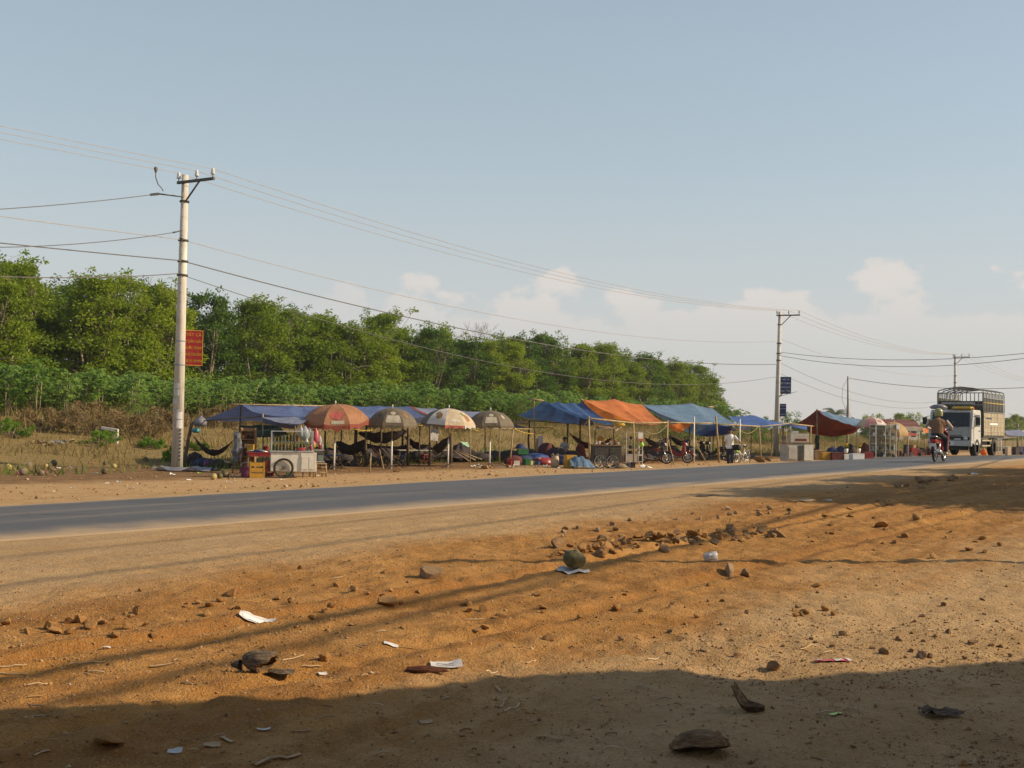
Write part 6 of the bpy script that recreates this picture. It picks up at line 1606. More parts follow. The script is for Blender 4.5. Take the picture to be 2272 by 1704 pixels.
for i, (u_, v_, w, h, mt, lb) in enumerate(((620, 1040, .5, .35, 'wood', 'wooden box of goods at the left of the red-lined tent'), (730, 1045, .45, .3, 'yellow_plastic', 'yellow tray of flowers before the red-lined tent'), (880, 1050, .55, .3, 'canvas_maroon', 'dark red tray of goods before the red-lined tent'), (1030, 1055, .35, .24, 'foam', 'grey-white foam box left of the bright white one'), (1175, 1058, .52, .27, 'foam', 'bright white foam box before the red-lined tent'), (1340, 1040, .4, .3, 'red_plastic', 'red crate between the white box and the glass display'), (800, 1000, .8, .4, 'pale_wood', 'low plank table of goods under the red-lined tent'), (1060, 990, .6, .35, 'grey_panel', 'grey box behind the foam boxes'))):
    carton(lb, KG(5, u_, v_), w, w * .65, h, mt, R_(12))
for i, (u_, l_, h, mt, lb) in enumerate(((830, 26.4, .75, 'canvas_blue', 'dark blue covered heap under the red-lined tent'), (950, 26.2, .8, 'canvas_blue', 'second blue covered heap under the red-lined tent beside the flowers'), (1080, 26.0, .95, 'canvas_dark', 'black covered heap between the two flower buckets'), (1290, 26.0, 1.0, 'canvas_maroon', 'maroon shaded heap below the pink umbrella'), (560, 27.5, .6, 'canvas_maroon', 'dark red heap beside the green drape'))):
    p = KX(5, u_, l_); m = MB(); m.lathe([(0, 0), (.42, 0), (.44, h * .4), (.3, h * .8), (0, h)], 12, p, jit=.25); tag(m.build('covered_heap', mt), lb, 'heap')
def flowers(label, p, mat):
    r = thing('flower_bucket', label, 'flowers', p); m = MB(); m.lathe([(0, 0), (.11, 0), (.15, .3), (.14, .3), (.1, .02)], 12); m.build('bucket', 'foam', r)
    rr = random.Random(len(label)); 
    for i in range(13):
        c = Vector((rr.gauss(0, .12), rr.gauss(0, .12), .42 + rr.uniform(0, .22))); m = MB(); m.tube([(0, 0, .25), c], .006, 4); m.build('stem', 'weed', r); m = MB(); m.lathe([(0, -.03), (.05, -.01), (.055, .02), (0, .03)], 8, c); m.build('bloom', mat, r)
    V, F, T = leaf_cards(np.array([(0, 0, .4)] * 5), np.full(5, .2), 16, .1, 3); mesh_np('leaves', V, F, 'weed', r, T)
flowers('white bucket of yellow flowers left of the black heap', KX(5, 1025, 25.6) + Vector((0, 0, .3)), 'flower_yellow'); flowers('white bucket of yellow flowers above the bright white box', KX(5, 1205, 25.2) + Vector((0, 0, .32)), 'flower_yellow')
# tall glass display cabinet
gd = thing('display_cabinet', 'tall pale display cabinet with shelves of goods under the pink umbrella', 'cabinet', KG(5, 1560, 1025), R_(12))
for (sx, sy) in ((-.52, -.25), (.48, -.25), (-.52, .25), (.48, .25)): m = MB(); m.box((sx, sy, .78), (.04, .04, 1.56)); m.build('corner_post', 'alu', gd)
for z in (.06, .38, .66, 1.02, 1.36, 1.52): m = MB(); m.box((-.02, 0, z), (1.0, .48, .025)); m.build('shelf', 'white_enamel', gd)
m = MB(); m.box((-.05, -.26, .8), (.03, .02, 1.4)); m.build('mullion', 'alu', gd); m = MB(); m.box((.55, -.15, 1.44), (.16, .3, .2)); m.build('side_box', 'foam', gd)
for sx in (-.28, .22): m = MB(); m.box((sx, -.262, .8), (.44, .006, 1.4)); m.build('pane', 'glass_pane', gd)
m = MB(); m.box((-.02, .255, .8), (1.0, .012, 1.4)); m.build('back_panel', 'grey_panel', gd)
Mg = Matrix.Translation(gd.location) @ Matrix.Rotation(R_(12), 4, 'Z'); rr = random.Random(19)
for i in range(28):
    q = Mg @ Vector((-.44 + (i % 7) * .145, rr.uniform(-.12, .12), (.08, .40, .68, 1.04)[i // 7])); carton('packet of goods inside the tall display cabinet', q, .1, .09, rr.uniform(.1, .2), rr.choice(['cardboard', 'foam', 'blue_plastic', 'pale_wood', 'canvas_dark', 'grey_panel']), rr.uniform(-.3, .3), name='packet', cat='packet')['group'] = 'goods in the display cabinet'
# clutter beneath the far stalls
for i in range(26):
    u_ = rr.uniform(1760, 2330); q = KX(5, u_, rr.uniform(23.5, 26)); mt = rr.choice(['canvas_dark', 'canvas_maroon', 'canvas_dark', 'canvas_blue', 'wood', 'red_plastic']); w = rr.uniform(.25, .5)
    carton('dark box in the clutter of the far stall left of the truck', q, w, w * .7, rr.uniform(.25, .8), mt, rr.uniform(0, 1))['group'] = 'clutter of the far stall'
for i in range(18):
    q = pY(rr.uniform(2222, 2300), 975, rr.uniform(88, 105)); q.z = gz(q.x, q.y); mt = rr.choice(['canvas_dark', 'foam', 'canvas_maroon', 'canvas_dark', 'canvas_blue', 'sacking']); w = rr.uniform(.25, .55)
    carton('small box in the market clutter right of the truck', q, w, w * .7, rr.uniform(.2, .7), mt, rr.uniform(0, 1))['group'] = 'clutter right of the truck'
for (u_, v_, sz, ms, lb) in ((4, 1585, 860, .42) + (ROCKS, 'pale boulder on the verge right of the bicycle'), (4, 1660, 850, .4) + (CLODS, 'brown boulder beside the pale one on the verge')) if False else ((1585, 862, .42, ROCKS, 'pale boulder on the verge right of the bicycle'), (1665, 850, .42, CLODS, 'brown boulder beside the pale one on the verge')):
    tag(put_rock(ms, KG(4, u_, v_), sz, None, .1), lb, 'stone')

# ================================================================== FIGURES
def body(name, prims, matfun, mats, parent, voxel=.016, smooth=6):
    """limbs, trunk and head as tapered solids fused into one continuous skin"""
    mb = MB()
    for p in prims:
        if p[0] == 't': mb.tube(p[1], p[2], 12)
        elif p[0] == 'e':                                    # ellipsoid
            c, d = Vector(p[1]), p[2]; rot = p[3] if len(p) > 3 else Matrix.Identity(3)
            prof = [(math.sin(a), -math.cos(a)) for a in np.linspace(0, math.pi, 13)]; vs = []; fs = []
            n = 16
            for (r, z) in prof:
                for k in range(n): vs.append(c + rot @ Vector((r * math.cos(k * 2 * math.pi / n) * d[0], r * math.sin(k * 2 * math.pi / n) * d[1], z * d[2])))
            for i in range(12):
                for k in range(n): fs.append((i * n + k, i * n + (k + 1) % n, (i + 1) * n + (k + 1) % n, (i + 1) * n + k))
            mb.add(vs, fs, 0, True)
    o = mb.build(name, mats, parent)
    md = o.modifiers.new('fuse', 'REMESH'); md.mode = 'VOXEL'; md.voxel_size = voxel; md.use_smooth_shade = True
    sm = o.modifiers.new('soften', 'SMOOTH'); sm.iterations = smooth; sm.factor = .5
    bpy.context.view_layer.update()
    me = bpy.data.meshes.new_from_object(o.evaluated_get(bpy.context.evaluated_depsgraph_get()))
    o.modifiers.clear(); o.data = me
    me.materials.clear()
    for m_ in mats: me.materials.append(MT(m_))
    for p in me.polygons:
        p.use_smooth = True; p.material_index = matfun(p.center)
    return o
def hand(pr, w, d, up, side, curl=.6, s=1.0):
    """palm at w pointing along d; four unequal fingers and a thumb leaving the side of the palm"""
    d = Vector(d).normalized(); up = Vector(up).normalized(); sd = d.cross(up).normalized() * side
    w = Vector(w); pr.append(('t', [w, w + d * .05 * s, w + d * .09 * s], [.024 * s, .034 * s, .03 * s]))
    for i, L in enumerate((.070, .080, .074, .058)):
        b = w + d * .085 * s + sd * (.027 - .018 * i) * s
        m_ = b + (d * math.cos(curl * .5) - up * math.sin(curl * .5)) * L * .5 * s; e = m_ + (d * math.cos(curl * 1.4) - up * math.sin(curl * 1.4)) * L * .5 * s
        pr.append(('t', [b, m_, e], [.0105 * s, .0095 * s, .008 * s]))
    b = w + d * .03 * s + sd * .03 * s; m_ = b + (d * .5 + sd * .8).normalized() * .035 * s; e = m_ + (d * .9 + sd * .3).normalized() * .03 * s
    pr.append(('t', [b, m_, e], [.012 * s, .011 * s, .009 * s]))
def head(pr, c, fwd, R=.1):
    f = Vector(fwd).normalized(); c = Vector(c)
    ang = math.atan2(f.y, f.x); rot = Matrix.Rotation(ang, 3, 'Z')
    pr.append(('e', c, (.098, .076, .118), rot)); pr.append(('e', c + f * .03 + Vector((0, 0, -.05)), (.062, .055, .07), rot))
    pr.append(('t', [c + f * .085 + Vector((0, 0, .02)), c + f * .108 + Vector((0, 0, -.022))], [.012, .018]))
    sd = Vector((-f.y, f.x, 0))
    for sg in (-1, 1): pr.append(('e', c + sd * sg * .078 - f * .005, (.022, .01, .032), rot))
def face(parent, c, fwd):
    f = Vector(fwd).normalized(); sd = Vector((-f.y, f.x, 0)); c = Vector(c)
    for sg in (-1, 1):
        m = MB(); q = c + f * .088 + sd * sg * .034 + Vector((0, 0, .012)); m.lathe([(0, -.008), (.011, 0), (0, .008)], 8, q); m.build('eye', 'ink', parent)
    m = MB(); m.tube([c + f * .087 + sd * -.024 + Vector((0, 0, -.062)), c + f * .093 + Vector((0, 0, -.064)), c + f * .087 + sd * .024 + Vector((0, 0, -.062))], .006, 5); m.build('mouth', 'canvas_maroon', parent)

# ---- man in a white shirt walking beside his bicycle. Local: x forward, y to his left.
p = pg(1621, 1037.5); p = onl(1621, 22.4)
FH = math.atan2(-.93, -.36)
MAN_S = 1.05
man = thing('person', 'person in white shirt, black trousers and dark cap walking beside a bicycle', 'person', p, FH)
pr = []
pr.append(('t', [(0, 0, .93), (.0, 0, 1.08), (.01, 0, 1.26), (0, 0, 1.38), (0, 0, 1.44)], [.135, .13, .155, .14, .07]))
pr.append(('e', (0, 0, 1.30), (.10, .20, .13))); pr.append(('e', (0, 0, .95), (.11, .16, .12)))
pr.append(('t', [(.0, 0, 1.42), (.015, 0, 1.50)], [.055, .052])); head(pr, (.03, 0, 1.585), (1, .0, 0))
for sg, fx, kx in ((1, .20, .12), (-1, -.16, .04)):
    pr.append(('t', [(0, sg * .09, .92), (kx, sg * .10, .50), (fx, sg * .10, .10)], [.10, .082, .066]))
    pr.append(('t', [(fx - .04, sg * .10, .05), (fx + .06, sg * .11, .04), (fx + .15, sg * .12, .035)], [.04, .042, .03]))
pr.append(('t', [(0, .18, 1.36), (.06, .36, 1.16), (.24, .50, 1.04)], [.058, .045, .033])); hand(pr, (.24, .50, 1.04), (.7, .6, -.1), (0, 0, 1), -1, .9)      # left arm out to the handlebar
pr.append(('t', [(0, -.18, 1.36), (-.03, -.25, 1.10), (.05, -.27, .86)], [.058, .045, .033])); hand(pr, (.05, -.27, .86), (.1, 0, -1), (1, 0, 0), 1, .5)
def mf(c):
    if c.z > 1.42 and abs(c.y) < .11: return 0
    if c.z < .09 or (c.z < .11 and abs(c.x) > .1): return 3
    if c.z < .90 and not (c.y < -.2 and c.z > .7): return 2
    if c.y < -.205 and c.z < 1.12: return 0
    if c.y > .33: return 0 if c.y > .36 else 1
    return 1
body('body', pr, mf, ['skin', 'cloth_white', 'cloth_navy', 'black_plastic'], man)
face(man, (.03, 0, 1.585), (1, 0, 0))
m = MB(); m.lathe([(.0, .13), (.06, .125), (.095, .08), (.104, .02), (.10, .0)], 16, (.02, 0, 1.60)); m.prism([(.09, -.085), (.2, -.06), (.215, 0), (.2, .06), (.09, .085)], .012, (.02, 0, 1.615), 0, 'z'); m.build('cap', 'cloth_black', man)
m = MB(); m.grid([[Vector((.12 + .02 * math.sin(j), -.17 + .34 * i / 6, .80 + .14 * j / 3)) * 1 for i in range(7)] for j in range(4)]); m.build('shirt_tail', 'cloth_white', man); man.scale = (MAN_S,) * 3

# ---- bicycle (x forward)
def bicycle(label, loc, rz):
    r = thing('bicycle', label, 'bicycle', loc, rz); R = .33
    for x_ in (-.52, .54):
        wheel(r, (x_, 0, R), R, .017, 'y', 20, 'rubber', 'chrome', .03)
        m = MB(); m.tube([(x_ + (R + .03) * math.cos(a), 0, R + (R + .03) * math.sin(a)) for a in np.linspace(.35, 2.9, 10)], .016, 5); m.build('mudguard', 'chrome', r)
    bb, hd, st, sd = Vector((-.07, 0, .28)), Vector((.40, 0, .78)), Vector((-.22, 0, .72)), Vector((-.26, 0, .88))
    m = MB()
    for a, b, q in ((bb, hd, .018), (bb, sd, .016), ((.42, 0, .70), (-.14, 0, .50), .014), (bb, (-.52, .05, R), .009), (bb, (-.52, -.05, R), .009), (st, (-.52, .05, R), .008), (st, (-.52, -.05, R), .008)): m.tube([a, b], q, 6)
    m.build('frame', 'paint_white', r)
    m = MB()
    for sg in (-1, 1): m.tube([(.39, sg * .03, .82), (.45, sg * .05, .66), (.54, sg * .05, R)], .012, 6)
    m.build('fork', 'paint_white', r)
    m = MB(); m.tube([(.22, -.3, .98), (.36, -.24, 1.0), (.40, 0, .98), (.36, .24, 1.0), (.22, .3, .98)], .012, 6); m.tube([(.38, 0, .80), (.40, 0, .98)], .014, 6); m.build('handlebar', 'chrome', r)
    for sg in (-1, 1): m = MB(); m.tube([(.24, sg * .29, .985), (.12, sg * .32, .975)], .018, 8); m.build('grip', 'black_plastic', r)
    m = MB(); m.lathe([(0, 0), (.10, 0), (.11, .03), (.07, .07), (0, .075)], 12, (-.28, 0, .88)); m.tube([(-.22, 0, .91), (-.05, 0, .91)], [.05, .025], 8); m.build('saddle', 'black_plastic', r)
    m = MB(); m.ring((-.07, .04, .28), .09, .012, 'y', 16, 5); m.tube([(-.07, -.1, .28), (.06, -.1, .18)], .01, 5); m.tube([(-.07, .1, .28), (-.2, .1, .38)], .01, 5); m.build('chainset', 'alu', r)
    for sg in (-1, 1): m = MB(); m.box((.06 if sg < 0 else -.2, sg * .14, .18 if sg < 0 else .38), (.09, .07, .02)); m.build('pedal', 'black_plastic', r)
    m = MB(); m.box((-.55, 0, .74), (.38, .12, .02)); m.tube([(-.68, .06, .73), (-.54, .06, R)], .007, 5); m.tube([(-.68, -.06, .73), (-.54, -.06, R)], .007, 5); m.build('carrier', 'chrome', r)
    m = MB()                                                # black front basket, wire sides
    for z in (.74, .82, .90, .98): m.tube([(.50, -.17, z), (.76, -.17, z), (.76, .17, z), (.50, .17, z)], .009, 4, closed=True)
    for i in range(6):
        for y_ in (-.17, .17): m.tube([(.50 + .052 * i, y_, .74), (.50 + .052 * i, y_, .98)], .006, 4)
        m.tube([(.76, -.17 + .068 * i, .74), (.76, -.17 + .068 * i, .98)], .006, 4)
    m.box((.63, 0, .74), (.26, .34, .012)); m.build('basket', 'black_plastic', r)
    m = MB(); m.box((.63, 0, .87), (.24, .31, .25)); m.build('basket_liner', 'cloth_black', r, bevel=.03)
    m = MB(); m.lathe([(0, 0), (.05, .0), (.06, .05), (.05, .1), (0, .12)], 10, (.72, .10, .70), rot=Matrix.Rotation(1.57, 3, 'Y')); m.build('lamp', 'lime_plastic', r)
    return r
q = onl(1643, 22.5)
bk_ = bicycle('pale city bicycle with black basket pushed by the walking person', q + Vector((.0, .0, .0)), math.atan2(-.80, -.60))
bk_.location = man.location + Vector((math.cos(FH + 1.25) * .62, math.sin(FH + 1.25) * .62, 0)); bk_.location.z = gz(bk_.location.x, bk_.location.y)

# ---- motorbikes (x forward)
def motorbike(label, loc, rz, paint='moto_red', lean=.0, group=None, plate=True):
    r = thing('motorbike', label, 'motorbike', loc, rz, group); R = .285
    wheel(r, (-.60, 0, R), R, .038, 'y', 18, 'rubber', 'chrome', .05); wheel(r, (.61, 0, R), R, .034, 'y', 18, 'rubber', 'chrome', .05)
    m = MB(); m.prism([(-.78, .62), (-.80, .72), (-.45, .70), (-.05, .66), (.12, .50), (.30, .42), (.30, .34), (.02, .34), (-.12, .46), (-.40, .50)], .17); m.build('body_panel', paint, r, bevel=.03)
    m = MB(); m.prism([(.24, .30), (.38, .36), (.50, .72), (.46, .88), (.40, .90), (.36, .70), (.26, .48)], .40); m.build('leg_shield', paint, r, bevel=.03)
    m = MB(); m.prism([(-.86, .735), (-.80, .77), (-.30, .785), (-.02, .72), (.0, .69), (-.40, .705)], .23); m.build('seat', 'black_plastic', r, bevel=.02)
    m = MB(); m.tube([(.61 + (R + .025) * math.cos(a), 0, R + (R + .025) * math.sin(a)) for a in np.linspace(.2, 2.6, 10)], .05, 6); m.build('front_fender', paint, r)
    m = MB(); m.tube([(-.60 + (R + .03) * math.cos(a), 0, R + (R + .03) * math.sin(a)) for a in np.linspace(.9, 3.0, 9)], .055, 6); m.build('rear_fender', 'black_plastic', r)
    for sg in (-1, 1):
        m = MB(); m.tube([(.45, sg * .06, .72), (.54, sg * .075, .50), (.61, sg * .075, R)], [.022, .026, .024], 8); m.build('fork', 'chrome', r)
        m = MB(); m.tube([(-.50, sg * .12, .62), (-.58, sg * .12, R + .02)], [.03, .035], 8); m.build('shock', 'chrome', r)
        m = MB(); m.tube([(.36, sg * .12, 1.0), (.30, sg * .34, 1.0)], .018, 6); m.build('grip', 'black_plastic', r)
        k = MB(); k.tube([(.36, sg * .22, 1.01), (.37, sg * .30, 1.16)], .008, 4); k.lathe([(0, -.02), (.05, -.015), (.055, 0), (0, .012)], 10, (.365, sg * .31, 1.2), rot=Matrix.Rotation(1.57, 3, 'Y')); k.build('mirror', 'black_plastic', r)
        k = MB(); k.lathe([(0, -.03), (.035, -.02), (.04, .02), (0, .03)], 8, (-.82, sg * .12, .60)); k.build('indicator', 'lamp_amber', r)
    m = MB(); m.lathe([(.16, -.06), (.15, .02), (.11, .09), (0, .12)], 14, (.42, 0, .97), rot=Matrix.Rotation(.3, 3, 'Y')); m.build('handlebar_cowl', paint, r)
    m = MB(); m.lathe([(.085, 0), (.07, .03), (0, .05)], 12, (.535, 0, .95), rot=Matrix.Rotation(1.4, 3, 'Y')); m.build('headlight', 'lamp_glass', r)
    m = MB(); m.lathe([(0, -.09), (.09, -.08), (.10, .02), (.07, .09), (0, .10)], 12, (.06, 0, .30), rot=Matrix.Rotation(1.35, 3, 'Y')); m.box((-.08, 0, .28), (.26, .2, .16)); m.build('engine', 'engine', r)
    m = MB(); m.tube([(.05, -.12, .22), (-.25, -.15, .22), (-.45, -.16, .27), (-.86, -.17, .36)], [.02, .025, .045, .05], 10); m.build('exhaust', 'chrome', r)
    m = MB(); m.box((-.30, .12, .27), (.62, .03, .07)); m.build('chain_case', 'black_plastic', r)
    for sg in (-1, 1): m = MB(); m.tube([(.08, sg * .1, .24), (.08, sg * .28, .24)], .018, 6); m.build('foot_peg', 'rubber', r)
    m = MB(); m.box((-.84, 0, .66), (.07, .17, .09)); m.build('tail_light', 'tail_red', r, bevel=.012)
    m = MB(); m.tube([(-.55, -.1, .76), (-.86, -.1, .80), (-.90, 0, .80), (-.86, .1, .80), (-.55, .1, .76)], .012, 6); m.build('grab_rail', 'chrome', r)
    if plate: m = MB(); m.box((-.895, 0, .50), (.012, .20, .15), Matrix.Rotation(-.25, 3, 'Y')); m.build('number_plate', 'foam', r)
    m = MB(); m.tube([(-.1, .1, .26), (-.16, .26, .01)], .014, 6); m.build('kick_stand', 'engine', r)
    r.rotation_euler = (lean, 0, rz); return r
for (u_, l_, rz, mt, lb) in ((330, 26.6, R_(-22), 'moto_black', 'dark motorbike parked beside the glass case'), (590, 26.6, R_(-18), 'moto_red', 'dark red motorbike parked before the white pipe'), (1080, 27.4, R_(165), 'moto_black', 'black motorbike parked behind the walking person'), (850, 28.2, R_(25), 'moto_black', 'black motorbike standing between the two bamboo posts'), (380, 29.0, R_(-10), 'moto_red', 'red motorbike in the second row behind the dark one'), (620, 29.4, R_(-12), 'moto_blue', 'dark blue motorbike in the second row near the hammock')):
    b_ = KX(4, u_ - 40, l_); motorbike(lb, b_, rz, mt, R_(-7), 'motorbikes parked under the tarps')
# ---- the ridden motorbike and its rider
q = pl(2084, 1027, 10.9); q.z = roadz(q.x, q.y) + .04
HD = math.atan2(DY, DX) + R_(3)
mb_ = motorbike('motorbike with a white number plate ridden away along the road', q, HD, 'moto_red', 0)
for c in list(mb_.children):
    if c.name.startswith('kick_stand'): bpy.data.objects.remove(c)
mb_.scale = (1.1, 1.1, 1.1)
rd = thing('person', 'helmeted rider in brown vest and pink sleeves on the moving motorbike', 'person', q, HD)
pr = []
pr.append(('t', [(-.32, 0, .86), (-.30, 0, 1.02), (-.24, 0, 1.22), (-.20, 0, 1.38), (-.19, 0, 1.45)], [.19, .20, .215, .17, .08])); pr.append(('e', (-.23, 0, 1.26), (.16, .275, .20))); pr.append(('e', (-.33, 0, .92), (.15, .20, .13)))
pr.append(('t', [(-.19, 0, 1.44), (-.16, 0, 1.53)], [.06, .055])); head(pr, (-.13, 0, 1.60), (1, -.18, 0))
for sg in (-1, 1):
    pr.append(('t', [(-.30, sg * .10, .90), (.08, sg * .19, .80), (.02, sg * .22, .34)], [.105, .078, .05])); pr.append(('t', [(-.05, sg * .22, .29), (.06, sg * .23, .27), (.17, sg * .24, .26)], [.042, .045, .03]))
    pr.append(('t', [(-.21, sg * .25, 1.37), (-.10, sg * .41, 1.16), (.20, sg * .34, 1.10)], [.068, .055, .038])); hand(pr, (.20, sg * .34, 1.10), (1, 0, -.05), (0, 0, 1), -sg, 1.3)
def mf(c):
    if c.z > 1.50: return 0
    if c.x > .19 and c.z > 1.0: return 0
    if c.z < .33: return 4 if c.x > -.1 else 4
    if c.z < .95: return 3
    if abs(c.y) > .285: return 2
    return 1
body('body', pr, mf, ['skin', 'cloth_brown', 'cloth_pink', 'cloth_navy', 'sacking'], rd)
m = MB(); m.lathe([(.128, -.09), (.14, -.02), (.14, .05), (.12, .12), (.07, .165), (0, .18)], 20, (-.13, 0, 1.62)); m.build('helmet', 'helmet', rd)
m = MB(); m.prism([(.08, -.08), (.16, -.05), (.16, .05), (.08, .08)], .015, (-.12, 0, 1.66), 0, 'z'); m.build('helmet_peak', 'helmet', rd)
face(rd, (-.13, 0, 1.60), (1, -.18, 0))
rd.scale = (1.03, 1.03, 1.03)
# ---- people resting in the shade: small and dim at the back of the dark blue stall
def sitter(label, loc, rz, shirt, trs):
    r = thing('person', label, 'person', loc, rz); pr = []
    pr.append(('t', [(0, 0, .46), (.02, 0, .62), (.04, 0, .82), (.05, 0, .95)], [.14, .13, .15, .07])); pr.append(('e', (.04, 0, .86), (.10, .18, .12))); pr.append(('t', [(.05, 0, .94), (.07, 0, 1.02)], [.05, .05])); head(pr, (.09, 0, 1.10), (1, 0, 0))
    for sg in (-1, 1):
        pr.append(('t', [(.0, sg * .09, .46), (.40, sg * .11, .46), (.42, sg * .11, .08)], [.085, .06, .042])); pr.append(('t', [(.39, sg * .11, .05), (.55, sg * .12, .035)], [.04, .03]))
        pr.append(('t', [(.03, sg * .18, .90), (.10, sg * .24, .68), (.32, sg * .14, .56)], [.052, .042, .03])); hand(pr, (.32, sg * .14, .56), (1, -sg * .2, -.2), (0, 0, 1), -sg, .7)
    body('body', pr, lambda c: 0 if (c.z > .97 or (c.x > .2 and c.z > .52 and c.z < .66 and c.x < .5 and abs(c.y) < .2)) else (1 if c.z > .50 else 2), ['skin', shirt, trs], r, .02, 4)
    face(r, (.09, 0, 1.10), (1, 0, 0)); m = MB(); m.lathe([(0, .10), (.06, .095), (.10, .04), (.105, -.02)], 14, (.075, 0, 1.13)); m.build('hair', 'cloth_black', r)
p1_ = KX(3, 745, 30.8); p1_.z += 0; sitter('person in a grey shirt sitting in the shade of the dark blue tarp', p1_, R_(-120), 'truck_grey', 'cloth_navy'); stool('low stool under the person in the grey shirt', p1_, .3, .34, 'wood', .3)

# ================================================================== TRUCK (x forward)
tk = pl(2117, 1009, 14.0); tk.z = roadz(tk.x, tk.y) + .03
TK = thing('truck', 'white cab stake truck with tall steel cage coming towards us', 'truck', tk, math.atan2(DY, DX) + math.pi - R_(1))
W2 = 1.0
def part(nm, mat, fn, bevel=0, par=None):
    m = MB(); fn(m); return m.build(nm, mat, par or TK, bevel=bevel)
part('chassis', 'truck_dark', lambda m: (m.box((-2.3, .35, .62), (5.2, .12, .2)), m.box((-2.3, -.35, .62), (5.2, .12, .2)), m.box((-.2, 0, .6), (.9, 1.2, .3))))
cab = part('cab', 'truck_white', lambda m: m.prism([(.62, .58), (.70, .75), (.70, 1.18), (.60, 1.34), (.42, 2.02), (.30, 2.14), (-.80, 2.14), (-.86, 2.05), (-.86, .58)], 1.92), .05)
part('cab_front', 'truck_grey', lambda m: m.box((.715, 0, 1.10), (.03, 1.78, .40)), .012)
part('windshield', 'glass_dark', lambda m: m.add([(.628, -.84, 1.36), (.628, .84, 1.36), (.452, .80, 2.0), (.452, -.80, 2.0)], [(0, 1, 2, 3)]))
part('windshield_frame', 'truck_white', lambda m: (m.tube([(.625, -.87, 1.33), (.625, .87, 1.33), (.44, .83, 2.03), (.44, -.83, 2.03)], .025, 6, closed=True)))
for sg in (-1, 1):
    part('wiper', 'black_plastic', lambda m: m.tube([(.66, sg * .5 - .2, 1.35), (.60, sg * .5 + .25, 1.46)], .012, 5))
    dr = part('door', 'truck_white', lambda m: m.prism([(.40, .72), (.40, 1.34), (.25, 1.98), (-.62, 1.98), (-.62, .72)], .02, (0, sg * .968, 0)), .006)
    part('door_window', 'glass_dark', lambda m: m.prism([(.36, 1.38), (.22, 1.92), (-.55, 1.92), (-.55, 1.38)], .012, (0, sg * .981, 0)), 0, dr)
    part('door_handle', 'black_plastic', lambda m: m.box((-.45, sg * .995, 1.18), (.16, .03, .035)), 0, dr)
    part('mirror', 'black_plastic', lambda m: (m.box((.50, sg * 1.18, 1.62), (.06, .19, .34)), m.tube([(.42, sg * .97, 1.85), (.50, sg * 1.16, 1.80)], .014, 5), m.tube([(.48, sg * .97, 1.30), (.50, sg * 1.16, 1.46)], .014, 5)))
    part('headlight', 'lamp_glass', lambda m: m.lathe([(.10, 0), (.09, .03), (0, .05)], 14, (.70, sg * .70, .83), rot=Matrix.Rotation(math.pi / 2, 3, 'Y')))
    part('indicator', 'lamp_amber', lambda m: m.box((.735, sg * .60, .60), (.03, .2, .08)), .006)
    part('front_wing', 'truck_white', lambda m: m.prism([(-.62, .55), (-.52, .82), (-.30, .95), (.02, .95), (.24, .82), (.34, .55)], .1, (0, sg * .93, 0)), .01)
part('grille', 'black_plastic', lambda m: [m.box((.718, 0, .80 + .055 * i), (.03, 1.1, .03)) for i in range(4)] and m.box((.706, 0, .88), (.02, 1.75, .24)))
part('bumper', 'truck_white', lambda m: m.box((.72, 0, .60), (.14, 1.94, .24)), .02)
part('number_plate', 'foam', lambda m: m.box((.80, .05, .60), (.012, .34, .16)))
part('plate_mark', 'ink', lambda m: m.box((.808, .0, .60), (.006, .1, .12)))
part('emblem', 'lamp_glass', lambda m: m.box((.738, .35, .80), (.02, .28, .06)))
part('sun_visor', 'truck_yellow', lambda m: m.prism([(.28, 2.15), (.46, 2.19), (.40, 2.27), (-.05, 2.29), (-.10, 2.15)], .85, (0, .42, 0)), .03)
part('roof_lamp', 'lamp_amber', lambda m: m.box((.20, .88, 2.2), (.12, .09, .08)), .01)
part('roof_bag', 'plastic_grey', lambda m: m.lathe([(0, 0), (.35, .02), (.4, .12), (.2, .22), (0, .24)], 12, (.0, -.7, 2.16), jit=.2))
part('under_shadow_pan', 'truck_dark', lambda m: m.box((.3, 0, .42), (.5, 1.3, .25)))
for x_ in (-.12, -3.1):
    for sg in (-1, 1):
        e = bpy.data.objects.new('wheel', None); COL.objects.link(e); e.parent = TK; e.location = (x_, sg * .86, .42)
        m = MB(); m.lathe([(.24, -.12), (.38, -.125), (.42, -.09), (.42, .09), (.38, .125), (.24, .12)], 24, (0, 0, 0), rot=Matrix.Rotation(math.pi / 2, 3, 'X')); m.build('tyre', 'rubber', e)
        m = MB(); m.lathe([(0, -.06), (.10, -.06), (.14, .0), (.24, .03), (.25, -.1)], 18, (0, 0, 0), rot=Matrix.Rotation(math.pi / 2 * (1 if sg < 0 else -1), 3, 'X')); m.build('rim', 'truck_panel', e)
